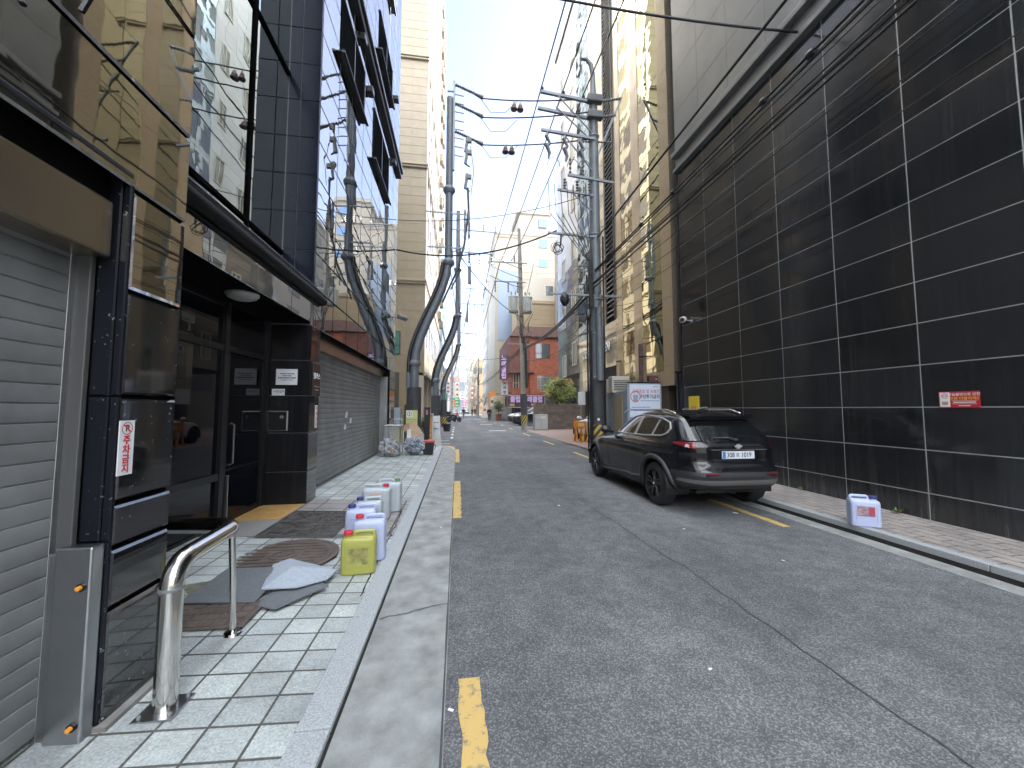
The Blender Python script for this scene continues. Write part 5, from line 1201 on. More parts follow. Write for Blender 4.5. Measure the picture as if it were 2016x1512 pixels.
# ================================================================== cars
M_PAINT = mat('car_black_paint', (.007, .007, .009), .12, ior=1.45, coat=.15)
M_CARGL = mat('car_glass', (.006, .007, .008), .01, ior=1.75)
M_TRIMP = mat('car_black_plastic', (.022, .023, .026), .55, bump=.2, bump_s=300)
M_TYRE = mat('tyre_rubber', (.014, .014, .015), .75)
M_RIMB = mat('rim_dark', (.10, .10, .105), .25, metal=.8)
M_CHROME = mat('chrome_trim', (.50, .51, .53), .18, metal=1)
M_SATIN = mat('satin_trim', (.15, .15, .145), .5, metal=.3)
M_WTRIM = mat('window_trim_grey', (.34, .34, .33), .35, metal=.4)
M_TAIL = mat('tail_red', (.17, .006, .01), .12, coat=.8)
M_TAILW = mat('tail_clear', (.50, .48, .50), .15)
M_HEADL = mat('head_clear', (.6, .62, .65), .1, ior=1.5)
def lerp_tab(tab, v):
    if v <= tab[0][0]: return tab[0][1]
    for (a, p), (b_, q) in zip(tab, tab[1:]):
        if v <= b_: 
            t = (v - a) / (b_ - a); return p + (q - p) * t
    return tab[-1][1]
def smooth_tab(tab, v, w=.05):
    return sum(lerp_tab(tab, v + w * k) for k in (-1, -.5, 0, .5, 1)) / 5
XR = [(.235, .78), (.29, .66), (.335, .46), (.365, .17), (.42, .08), (.48, .03), (.58, 0), (.66, .02), (.70, .07), (.80, .10), (.92, .10), (.99, .11), (1.05, .13), (1.12, .20), (1.20, .29), (1.36, .47), (1.43, .56), (1.48, .80), (1.51, 1.15), (1.53, 1.45)]
XFT = [(.18, 4.25), (.30, 4.44), (.45, 4.54), (.65, 4.53), (.78, 4.45), (.88, 4.25), (.95, 3.95), (1.00, 3.50), (1.04, 3.12), (1.08, 3.0), (1.15, 2.88), (1.30, 2.60), (1.40, 2.38), (1.46, 2.18), (1.51, 1.88), (1.53, 1.65)]
WT = [(.18, .80), (.28, .875), (.45, .898), (.62, .906), (.80, .905), (.93, .893), (1.00, .872), (1.06, .825), (1.12, .795), (1.25, .735), (1.38, .672), (1.44, .635), (1.49, .56), (1.515, .47), (1.53, .38)]
AX = (.93, 3.63); WR = .345
def car_y(x, z, xr, xf, w):
    xm = (xr + xf) / 2; h = (xf - xr) / 2
    s_ = (x - xm) / h
    n = 5.2 if s_ < 0 else 4.2
    if z > 1.08: n = 7 if s_ < 0 else 5
    return w * max(0, 1 - abs(s_) ** n) ** (1 / n) if abs(s_) < 1 else 0
def in_poly(x, z, P):
    c = False; n = len(P)
    for i in range(n):
        a, b_ = P[i], P[(i + 1) % n]
        if (a[1] > z) != (b_[1] > z) and x < (b_[0] - a[0]) * (z - a[1]) / (b_[1] - a[1]) + a[0]: c = not c
    return c
DLO = [(.70, 1.16), (.66, 1.24), (.74, 1.33), (.95, 1.385), (1.4, 1.43), (1.8, 1.435), (2.12, 1.40), (2.45, 1.27), (2.72, 1.13), (2.74, 1.085), (2.1, 1.08), (1.3, 1.095), (.82, 1.12)]
def make_car(paint, name='parked_car', nz=150, na=480, suv=True):
    root = thing(name, '', 'car')
    zs_ = []; 
    for i in range(nz + 1):
        t = i / nz; zs_.append(.235 + (1.53 - .235) * t)
    rows = []
    def outline(z):
        """plan outline at height z, resampled evenly along its length from the rear middle"""
        xr = smooth_tab(XR, z, .02); xf = smooth_tab(XFT, z, .025); w = smooth_tab(WT, z, .03)
        xm = (xr + xf) / 2; h = (xf - xr) / 2
        nR = 4.6 if z < 1.08 else 5.5; nF = 3.6
        P = []
        for i in range(0, 401):          # half outline: rear middle -> side -> front middle
            t = i / 400
            if t < .25: y = w * t / .25 * .96; s_ = -(max(0, 1 - (y / w) ** nR)) ** (1 / nR)
            elif t > .75: y = w * (1 - t) / .25 * .96; s_ = (max(0, 1 - (y / w) ** nF)) ** (1 / nF)
            else:
                s0 = -(1 - .96 ** nR) ** (1 / nR); s1 = (1 - .96 ** nF) ** (1 / nF); s_ = s0 + (s1 - s0) * (t - .25) / .5
                n = nR if s_ < 0 else nF; y = w * (max(0, 1 - abs(s_) ** n)) ** (1 / n)
            P.append((xm + h * s_, y))
        D = [0]
        for p, q in zip(P, P[1:]): D.append(D[-1] + sqrt((p[0] - q[0]) ** 2 + (p[1] - q[1]) ** 2))
        half = []; k = 0; m_ = na // 2
        for j in range(m_ + 1):
            d_ = D[-1] * j / m_
            while k < 399 and D[k + 1] < d_: k += 1
            f_ = (d_ - D[k]) / max(1e-9, D[k + 1] - D[k]); half.append((P[k][0] + (P[k + 1][0] - P[k][0]) * f_, P[k][1] + (P[k + 1][1] - P[k][1]) * f_))
        out = []
        for x, y in half:
            side = min(1, y / w) ** 3 if w else 0
            if z < 1.02:
                for ax in AX: y += .016 * exp(-((x - ax) / .48) ** 2) * exp(-((z - .62) / .33) ** 2) * side
                y -= .030 * exp(-((x - 2.2) / .8) ** 2) * exp(-((z - .46) / .13) ** 2) * side
                y += .016 * exp(-((z - .93) / .035) ** 2) * side * (1 if .5 < x < 4 else 0)
            if x < xm - h * .6:
                sy_ = min(1, max(0, (.50 - y) / .14)); sz_ = min(1, max(0, (z - .74) / .07)) * min(1, max(0, (1.0 - z) / .05)); x += .030 * sy_ * sy_ * (3 - 2 * sy_) * sz_ * sz_ * (3 - 2 * sz_)
            out.append((x, y, z))
        return out + [(x, -y, z) for x, y, z in out[-2:0:-1]]
    rows = [outline(z) for z in zs_]
    vs = [p for r in rows for p in r]
    cls = {}
    def klass(p, nr):
        x, y, z = p; ay = abs(y)
        for ax in AX:
            dd = sqrt((x - ax) ** 2 + (z - WR - .01) ** 2)
            if ay > .55 and dd < WR + .055: return None
            if ay > .60 and dd < WR + .125 and z < .88: return 'arch'
        if abs(nr[1]) > .5 and z > 1.06:
            if in_poly(x, z, DLO) and ay > .3:
                for px, sl in ((1.70, .10), (1.08, .25)):
                    if abs(x - px - (z - 1.25) * -sl) < (.045 if px > 1.5 else .028): return 'pillar'
                return 'side'
        if nr[0] < -.25 and z > 1.075 and z < 1.405 and ay < .60 - (z - 1.1) * .28 and x < 1: return 'rear'
        if nr[0] < -.2 and x < 1.2 and z > 1.06 and z < 1.44 and ay < .78 - (z - 1.06) * .42: return 'rearframe'
        if z > 1.09 and nr[0] > .2 and ay < .80 - (z - 1.06) * .44 and x > 1.9: return 'windscreen'
        # lamps
        if x < .50 and ay > .58:
            t = (x) / .50
            if .925 + .11 * t < z < 1.07 - .012 * t and (ay > .60): 
                if ay < .84 and .965 < z < 1.025 and ay > .68 and x < .3: return 'lampw'
                return 'lamp'
        if x > 3.95 and ay > .45 and .76 < z < .90: return 'head'
        if z < .36 or (z < .42 and x < .4): return 'clad'
        if x < .5 and z < .68 and nr[0] < -.2: 
            if .44 < z < .575 and ay < .80: return 'skid' if .455 + .03 * max(0, ay - .5) / .3 < z < .525 else 'clad'
            if z < .64: return 'clad'
        if x < .9 and .36 <= z < .62 and ay > .6 : 
            return 'clad' if z < .44 else 'paint'
        if x > 4.2 and z < .6: return 'clad'
        if x > 4.3 and .6 < z < .74 and ay < .6: return 'clad'
        return 'paint'
    nR_ = len(rows)
    for i in range(nR_ - 1):
        for j in range(na):
            k = (j + 1) % na
            a, b_, c, d_ = rows[i][j], rows[i][k], rows[i + 1][k], rows[i + 1][j]
            ctr = tuple((a[q] + b_[q] + c[q] + d_[q]) / 4 for q in range(3))
            nv = (Vector(d_) - Vector(a)).cross(Vector(b_) - Vector(a))
            if nv.length < 1e-12: nv = Vector((0, 0, 1))
            nv.normalize()
            kl = klass(ctr, nv)
            if kl: cls.setdefault(kl, []).append((i * na + j, i * na + k, (i + 1) * na + k, (i + 1) * na + j))
    # roof cap
    top = nR_ - 1
    cap = [top * na + j for j in range(na)]
    mats_ = {'paint': ('body', paint), 'arch': ('wheel_arch', M_TRIMP), 'clad': ('lower_cladding', M_TRIMP), 'side': ('side_window', M_CARGL), 'pillar': ('window_pillar', M_WTRIM if suv else M_TRIMP), 'rear': ('rear_window', M_CARGL), 'rearframe': ('rear_window_surround', mat('piano_black', (.006, .006, .008), .08)), 'windscreen': ('windscreen', M_CARGL), 'lamp': ('tail_light', M_TAIL), 'lampw': ('reversing_light', M_TAILW), 'head': ('headlight', M_HEADL), 'skid': ('skid_trim', M_SATIN)}
    def emit(kl, faces, nm, m, parent):
        used = sorted({q for f in faces for q in f}); ix = {q: n for n, q in enumerate(used)}
        mb = MB(); mb.add([vs[q] for q in used], [tuple(ix[q] for q in f) for f in faces])
        return mb, mb.build(nm, m, parent, smooth=True, autosm=50)
    def emit_split(faces, nm, m):
        used = sorted({q for f in faces for q in f}); ix = {q: n for n, q in enumerate(used)}
        mb = MB(); mb.add([vs[q] for q in used], [tuple(ix[q] for q in f) for f in faces])
        return mb.split_build(nm, m, root, smooth=True, autosm=50)
    parts = {}
    for kl, faces in cls.items():
        nm, m = mats_[kl]
        if kl in ('lamp', 'head', 'lampw', 'side'):
            for sgn in (-1, 1):
                fs = [f for f in faces if vs[f[0]][1] * sgn > 0]
                if fs: parts[kl, sgn] = emit(kl, fs, nm, m, root)[1]
        elif kl == 'pillar':
            for sgn in (-1, 1):
                for a_, b_ in ((0, 1.35), (1.35, 9)):
                    fs = [f for f in faces if vs[f[0]][1] * sgn > 0 and a_ <= vs[f[0]][0] < b_]
                    if fs: parts[kl, sgn, a_] = emit(kl, fs, nm, m, root)[1]
        elif kl == 'paint':
            used = sorted({q for f in faces for q in f} | set(cap)); ix = {q: n for n, q in enumerate(used)}
            mb = MB(); mb.add([vs[q] for q in used] + [(1.65, 0, 1.545)], [tuple(ix[q] for q in f) for f in faces] + [(ix[cap[j]], ix[cap[(j + 1) % na]], len(used)) for j in range(na)])
            parts[kl] = mb.build(nm, m, root, smooth=True, autosm=55)
        elif kl == 'clad':
            for i_, o_ in enumerate(emit_split(faces, nm, m)): parts[kl, i_] = o_
        else: parts[kl] = emit(kl, faces, nm, m, root)[1]
    for k_, o_ in parts.items(): o_.data.shade_smooth() if hasattr(o_.data, 'shade_smooth') else None
    # follow the body side for trim lines
    def ysurf(x, z):
        best = None; bd = 9
        i = min(nR_ - 1, max(0, int(round((z - .235) / 1.295 * nz))))
        for p in rows[i]:
            if p[1] > .2 and abs(p[0] - x) < bd: bd = abs(p[0] - x); best = p[1]
        return best
    # closed dark underside and arch liners so nothing shows through
    mb = MB(); mb.box(.80, 4.1, -.74, .74, .24, .32); mb.box(1.35, 3.2, -.80, .80, .30, 1.0); mb.box(.3, 1.4, -.55, .55, .3, 1.0); mb.box(3.2, 4.2, -.55, .55, .3, .85); mb.build('underbody', M_BLK, root)
    for ax in AX:
        for s in (-1, 1):
            pts = [(ax + (WR + .06) * cos(a * pi / 12), (WR + .06) * sin(a * pi / 12) + WR) for a in range(-1, 14)]
            mb = MB(); v2 = [(p[0], s * .52, p[1]) for p in pts] + [(p[0], s * .895, p[1]) for p in pts]; n = len(pts)
            mb.add(v2, [(i, i + 1, n + i + 1, n + i) for i in range(n - 1)]).build('arch_liner', M_BLK, root)
            # moulded arch lip
            pts3 = []
            for a in range(-2, 27):
                x_ = ax + (WR + .082) * cos(a * pi / 24); z_ = max(.2, (WR + .082) * sin(a * pi / 24) + WR + .01); pts3.append((x_, s * (ysurf(x_, z_) - .012), z_))
            MB().tube(pts3, .045, 8).build('wheel_arch_trim', M_TRIMP, root, smooth=True)
            wheel = MB(); yc = s * .768
            prof = [(WR * .64, -.115), (WR * .72, -.118), (WR * .90, -.112), (WR * .975, -.09), (WR, -.06), (WR, .06), (WR * .975, .09), (WR * .90, .112), (WR * .72, .118), (WR * .64, .115)]
            wheel.lathe(prof, (ax, yc, WR), 40, 'y'); wheel.f = wheel.f[:-2]; wheel.m = wheel.m[:-2]
            tyre = wheel.build('wheel', M_TYRE, root, smooth=True, autosm=40)
            rim = MB(); R = WR * .66
            rim.lathe([(R, -.10), (R, .105), (R * .93, .105), (R * .90, .05), (R * .88, -.06), (0, -.05)] if s > 0 else [(0, .05), (R * .88, .06), (R * .90, -.05), (R * .93, -.105), (R, -.105), (R, .10)], (ax, yc, WR), 36, 'y')
            for k in range(5):
                for q in (-.17, .17):
                    a = 2 * pi * k / 5 + .3; 
                    p0 = Vector((ax + R * .15 * cos(a + q * 1.2), yc + s * .085, WR + R * .15 * sin(a + q * 1.2))); p1 = Vector((ax + R * .94 * cos(a + q), yc + s * .102, WR + R * .94 * sin(a + q)))
                    rim.mat(1).tube([p0, p1], [.022, .021], 4); rim.mat(0)
            rim.lathe([(0, 0), (.05, 0), (.055, .02), (0, .035)] if s > 0 else [(0, -.035), (.055, -.02), (.05, 0), (0, 0)], (ax, yc + s * .08, WR), 14, 'y')
            rim.build('rim', [M_BLK, M_RIMB], tyre)
            MB().lathe([(0, 0), (.018, 0), (.016, .006), (0, .008)] if s > 0 else [(0, -.008), (.016, -.006), (.018, 0), (0, 0)], (ax, yc + s * .116, WR), 12, 'y').build('hub_cap', M_CHROME, tyre)
    for s in (-1, 1):
        pts = DLO + [DLO[0]]
        dens = []
        for a, b_ in zip(pts, pts[1:]):
            for q in range(5): dens.append((a[0] + (b_[0] - a[0]) * q / 5, a[1] + (b_[1] - a[1]) * q / 5))
        dens.append(dens[0])
        MB().tube([(x, s * (ysurf(x, z) + .004), z) for x, z in dens], .016, 6, cap=False).build('window_trim', M_WTRIM if suv else M_TRIMP, root, smooth=True)
        if suv:
            MB().tube([(.75 + .06 * i, s * (.575 + .03 * sin(pi * i / 32)), (1.475 + .06 * min(1, sin(pi * i / 32) * 2.5))) for i in range(33)], .017, 8).build('roof_rail', M_CHROME, root, smooth=True)
        # mirror
        MB().sphere((2.66, s * 1.00, 1.13), (.085, .115, .075), 14, 10).tube([(2.68, s * .83, 1.07), (2.68, s * .95, 1.10)], [.03, .035], 8).build('door_mirror', paint if not suv else M_BLK, root, smooth=True)
        for x in (1.15, 2.1):
            yy = ysurf(x, .93)
            MB().tube([(x, s * (yy + .0), .945), (x + .03, s * (yy + .032), .95), (x + .17, s * (yy + .032), .945), (x + .2, s * yy, .94)], [.012, .014, .014, .012], 6).build('door_handle', paint, root, smooth=True)
        w = MB()
        for xx, sl in ((1.72, 0), (2.80, 0)):
            w.tube([(xx, s * (ysurf(xx, z) + .0015), z) for z in [.42 + .05 * i for i in range(13)]], .0045, 4)
        w.tube([(1.12 - .09 * i + (.0 if i < 4 else 0), s * (ysurf(1.12, .9) - .0), .55 + .0 * i) for i in range(2)], .0001, 3)
        w.build('door_seam', M_BLK, root)
        MB().tube([(1.40 + .1 * i, s * (ysurf(1.4 + .1 * i, .40) + .004), .40 - .012 * i * (1 if i < 5 else .5)) for i in range(18)], .013, 5).build('sill_trim', M_SATIN, root, smooth=True)
    return root, ysurf
car, ysf = make_car(M_PAINT)
# rear details (car space: x forward from the rear bumper, y to the left)
zb = lambda z: smooth_tab(XR, z, .02)
MB().prism([(-.54, .02), (-.40, 0), (.40, 0), (.54, .02), (.52, .30), (.40, .40), (-.40, .40), (-.52, .30)], 0, .026, Matrix.Translation((.40, 0, 1.425)) @ Matrix(((0, 1, 0, 0), (1, 0, 0, 0), (0, 0, 1, 0), (0, 0, 0, 1)))).build('spoiler', M_PAINT, car)
MB().tube([(.48, y * .01, 1.405) for y in range(-51, 52, 6)], .02, 6).build('spoiler_lip', M_BLK, car)
MB().tube([(zb(1.10) - .035, .02, 1.10), (zb(1.13) - .03, .12, 1.125), (zb(1.14) - .02, .34, 1.12)], [.022, .014, .008], 6).sphere((zb(1.09) - .02, 0, 1.095), (.03, .04, .025), 10, 6).build('rear_wiper', M_TRIMP, car, smooth=True)
MB().tube([(1.0, 0, 1.525), (.9, 0, 1.55), (.80, 0, 1.575), (.77, 0, 1.575), (.79, 0, 1.52)], [.035, .03, .012, .008, .02], 8).build('antenna', mat('antenna_grey', (.12, .12, .12), .3), car, smooth=True)
pl_ = MB().cbox(.10, .115, -.26, .26, .825, .935, .004).build('number_plate', mat('plate_white', (.62, .66, .70), .45), car)
for t_ in (text_obj('lettering', '308', .098, (.0985, .125, .878), (0, -1, 0), (0, 0, 1), M_INK, pl_, bold=.008, sx=.86), text_obj('lettering', '로', .066, (.0985, .012, .876), (0, -1, 0), (0, 0, 1), M_INK, pl_, bold=.01), text_obj('lettering', '1019', .098, (.0985, -.125, .878), (0, -1, 0), (0, 0, 1), M_INK, pl_, bold=.008, sx=.86)): pass
MB().box(.0975, .0995, .205, .252, .832, .928).build('blue_strip', mat('plate_blue', (.06, .16, .38), .5), pl_)
bt = [(-.062, .012), (-.052, -.014), (-.022, -.014), (-.028, -.032), (.022, -.032), (.028, -.014), (.052, -.014), (.062, .012), (.032, .012), (.026, .030), (-.022, .030), (-.026, .012)]
MB().prism(bt, 0, .012, Matrix.Translation((zb(1.0) - .022, 0, 1.005)) @ Matrix(((0, 0, 1, 0), (-1, 0, 0, 0), (0, 1, 0, 0), (0, 0, 0, 1)))).build('emblem', mat('emblem_silver', (.5, .5, .5), .3, metal=.4), car)
text_obj('badge_lettering', 'TRAX', .036, (zb(.74) - .012, .60, .745), (0, -1, 0), (0, 0, 1), M_CHROME, car, ext=.003, bold=.02, sx=1.3)
text_obj('badge_lettering', 'ACTIV', .03, (zb(.74) - .012, -.60, .745), (0, -1, 0), (0, 0, 1), M_CHROME, car, ext=.003, bold=.01, sx=1.3)
MB().box(.075, .085, -.44, .44, .955, .962).build('tailgate_strip', M_SATIN, car)
for s in (-1, 1): MB().cbox(.004, .05, s * .46 - .10, s * .46 + .10, .605, .628, .006).build('reflector', mat('reflector_red', (.12, .006, .01), .3), car)
car['label'] = 'black compact SUV parked along the right side, rear number plate 308로 1019'
CAR_X, CAR_Y = 4.06, 5.04
car.location = (CAR_X, CAR_Y, 0); car.rotation_euler = (0, 0, pi / 2)
# further cars: simpler mesh of the same kind
M_SILV = mat('car_silver_paint', (.30, .31, .32), .2, metal=.6, coat=1)
M_DKB = mat('car_dark_blue_paint', (.012, .015, .022), .16, coat=1)
M_CWH = mat('car_white_paint', (.60, .60, .60), .25, coat=1)
c2, _ = make_car(M_SILV, nz=60, na=160, suv=False); c2['label'] = 'silver car parked nose to the street in front of the brick house'
c2.location = (5.1 + 4.54, 39.4, 0); c2.rotation_euler = (0, 0, pi)
c3, _ = make_car(M_DKB, nz=60, na=160, suv=False); c3['label'] = 'dark car parked nose to the street, between the silver one and the cabinet'
c3.location = (5.0 + 4.54, 35.4, 0); c3.rotation_euler = (0, 0, pi); c2.scale = c3.scale = (1, 1, 1.18)
c4, _ = make_car(M_CWH, nz=60, na=160, suv=False); c4['label'] = 'white car parked far down on the left beyond the motorcycles'
c4.location = (-.9, 82, 0); c4.rotation_euler = (0, 0, pi / 2)
c5 = dup(c4, (2.6, 120, 0), 'white car far down in the middle of the street', rotz=pi / 2)
c6 = dup(c4, (6.9, 15.6, 0), 'white car parked in the dark opening under the tower', rotz=pi / 2)
# ================================================================== near left: handrail, covers, boards, canisters
M_INOX = mat('polished_steel', (.62, .60, .57), .14, metal=1, wave=.0006, wave_s=9)
def bend(pts, r, n=7):
    """round the corners of a polyline"""
    P = [Vector(p) for p in pts]; out = [P[0]]
    for a, b_, c in zip(P, P[1:], P[2:]):
        u = (a - b_).normalized(); v = (c - b_).normalized(); p0 = b_ + u * r; p1 = b_ + v * r
        for i in range(n + 1):
            t = i / n; out.append(p0 * (1 - t) ** 2 + b_ * 2 * t * (1 - t) + p1 * t * t)
    out.append(P[-1]); return out
hr = thing('handrail', 'bent stainless steel handrail standing on the pavement by the entrance', 'handrail', (-1.38, 2.2, .08))
MB().tube(bend([(-1.405, 2.20, .085), (-1.405, 2.20, .775), (-1.425, 2.80, .79), (-2.235, 2.90, .79)], .13), .05, 20).build('rail_tube', M_INOX, hr, smooth=True, autosm=60)
MB().tube([(-1.44, 2.84, .10), (-1.43, 2.76, .77)], .020, 12).lathe([(.055, 0), (.05, .012), (.022, .02)], (-1.44, 2.84, .088), 16).build('support_leg', M_INOX, hr, smooth=True, autosm=50)
MB().cbox(-1.495, -1.32, 2.11, 2.285, .084, .094, .002).build('base_plate', M_STEEL, hr)
w = MB()
for dx, dy in ((-.065, -.065), (.065, -.065), (.065, .065), (-.065, .065)): w.lathe([(.009, 0), (.009, .014), (0, .016)], (-1.407 + dx, 2.197 + dy, .094), 8)
w.build('bolt', M_STEELD, hr)
MB().lathe([(.052, 0), (.053, .004), (.053, .012), (.052, .016)], (-1.405, 2.20, .65), 20).build('weld_collar', M_STEELD, hr)
M_IRON = mat('cast_iron', (.095, .088, .082), .5, metal=.4, noise_s=6, noise_a=.3, bump=.5, bump_s=70)
M_IRON2 = mat('cast_iron_brown', (.125, .10, .085), .55, metal=.35, noise_s=6, noise_a=.3, bump=.4, bump_s=60)
# round cover
rc = MB(); rc.lathe([(.50, 0), (.50, .006), (.455, .009), (.455, .004), (.445, .004), (.44, .012), (0, .012)], (0, 0, 0), 48)
for i in range(9):
    y = -.33 + .083 * i
    L_ = sqrt(max(0, .40 ** 2 - y * y))
    if abs(y) < .10: rc.box(-L_, -.17, y - .022, y + .022, .012, .019); rc.box(.17, L_, y - .022, y + .022, .012, .019)
    else: rc.box(-L_ * .95, L_ * .95, y - .022, y + .022, .012, .019)
rc.lathe([(.13, .012), (.13, .02), (.10, .02), (.10, .013), (.05, .013), (.05, .02), (0, .02)], (0, 0, 0), 24)
o = rc.build('manhole_cover', M_IRON2); o.location = (-1.68, 4.16, ZP(-1.68) + .002); tag(o, 'round brown cast iron manhole cover in the pavement', 'manhole cover')
# rectangular ornamental cover
oc = MB(); oc.cbox(-.42, .42, -.55, .55, 0, .012, .006)
for i in range(170):
    x, y = random.uniform(-.37, .37), random.uniform(-.5, .5)
    if abs(y) < .025: continue
    a = random.uniform(0, 6.28); k = random.uniform(.03, .055)
    oc.tube([(x + k * cos(a + q * 1.1) * (1 - q * .13), y + k * sin(a + q * 1.1) * (1 - q * .13), .0135) for q in range(5)], .006, 4)
for x0, x1, y0, y1 in ((-.40, .40, -.53, -.515), (-.40, .40, .515, .53), (-.40, -.385, -.515, .515), (.385, .40, -.515, .515), (-.385, .385, -.012, .012)): oc.box(x0, x1, y0, y1, .012, .02)
oc.lathe([(.10, .012), (.10, .02), (.08, .02), (.08, .016), (0, .016)], (0, -.25, 0), 20)
o = oc.build('drain_cover', M_IRON); o.location = (-1.80, 5.26, ZP(-1.80) + .004); o.rotation_euler = (0, math.atan(.045), .0); tag(o, 'dark rectangular iron cover with scrollwork in front of the entrance', 'drain cover')
# square chequered cover
qc = MB(); qc.cbox(-.34, .34, -.19, .19, 0, .01, .004)
for i in range(7):
    for j in range(4): qc.cbox(-.31 + .09 * i, -.235 + .09 * i, -.165 + .085 * j, -.095 + .085 * j, .006, .016, .004)
o = qc.build('drain_cover', M_IRON2); o.location = (-1.74, 3.06, ZP(-1.74) + .003); tag(o, 'brown chequered iron cover half hidden under the grey boards', 'drain cover')
# tactile paving, dark filled strip
tp = MB(); tp.box(-2.84, -2.24, 5.4, 6.2, .136, .141)
for i in range(12):
    for j in range(15): tp.lathe([(.017, .141), (.014, .146), (0, .147)], (-2.81 + .05 * i, 5.43 + .053 * j, 0), 8)
o = tp.build('tactile_paving', mat('tactile_yellow', (.38, .225, .075), .6, noise_s=8, noise_a=.2)); struct(o)
tp = MB(); tp.box(-1.45, -1.22, 5.5, 5.72, ZP(-1.3), ZP(-1.3) + .012)
for i in range(4):
    tp.box(-1.43, -1.24, 5.515 + .052 * i, 5.54 + .052 * i, ZP(-1.3) + .012, ZP(-1.3) + .017)
struct(tp.build('tactile_paving', MATS['tactile_yellow']))
struct(MB().add([(-2.3, 4.72, ZP(-2.3) + .003), (-.95, 4.72, ZP(-.95) + .003), (-.95, 4.84, ZP(-.95) + .003), (-2.3, 4.86, ZP(-2.3) + .003)], [(0, 1, 2, 3)]).build('pavement_patch', mat('patch_grey', (.12, .12, .115), .85, noise_s=9, noise_a=.3)))
struct(MB().add([(-1.95, 3.28, ZP(-1.9) + .003), (-1.62, 3.5, ZP(-1.6) + .003), (-1.8, 3.75, ZP(-1.8) + .003), (-2.2, 3.55, ZP(-2.2) + .003)], [(0, 1, 2, 3)]).build('pavement_patch', mat('patch_moss', (.14, .145, .10), .9, noise_s=12, noise_a=.4, bump=.6, bump_s=30)))
# folded grey boards
M_BRD = mat('grey_board', (.12, .13, .14), .62, noise_s=40, noise_a=.15, bump=.15, bump_s=80)
M_BRDL = mat('light_grey_board', (.33, .37, .42), .62, noise_s=40, noise_a=.12, bump=.15, bump_s=80)
def board(poly, m, label, th=.008, crease=None):
    n = len(poly); top = [Vector(p) for p in poly]; bot = [p - Vector((0, 0, th)) for p in top]
    fs = crease or [tuple(range(n))]
    mb = MB().add(top + bot, fs + [tuple(n + i for i in f[::-1]) for f in fs] + [(i, (i + 1) % n, n + (i + 1) % n, n + i) for i in range(n)])
    return tag(mb.build('grey_board', m), label, 'board', 'grey boards lying on the pavement')
board([(-2.0, 3.22, .135), (-1.47, 3.17, .128), (-1.46, 3.70, .17), (-1.97, 3.80, .15)], M_BRD, 'dark grey flat board lying partly over the square iron cover')
board([(-1.50, 3.17, .118), (-1.29, 3.08, .112), (-1.03, 3.42, .11), (-1.15, 3.5, .128), (-1.4, 3.35, .125)], M_BRD, 'dark board corner sticking out under the light creased board')
board([(-1.5, 3.33, .152), (-1.24, 3.33, .150), (-1.06, 3.48, .138), (-1.04, 3.68, .132), (-1.54, 3.95, .155), (-1.62, 3.80, .162), (-1.38, 3.62, .205)], M_BRDL, 'light blue grey board with a raised crease, on top of the dark boards', crease=[(0, 1, 6), (1, 2, 3, 6), (3, 4, 6), (4, 5, 6), (5, 0, 6)])

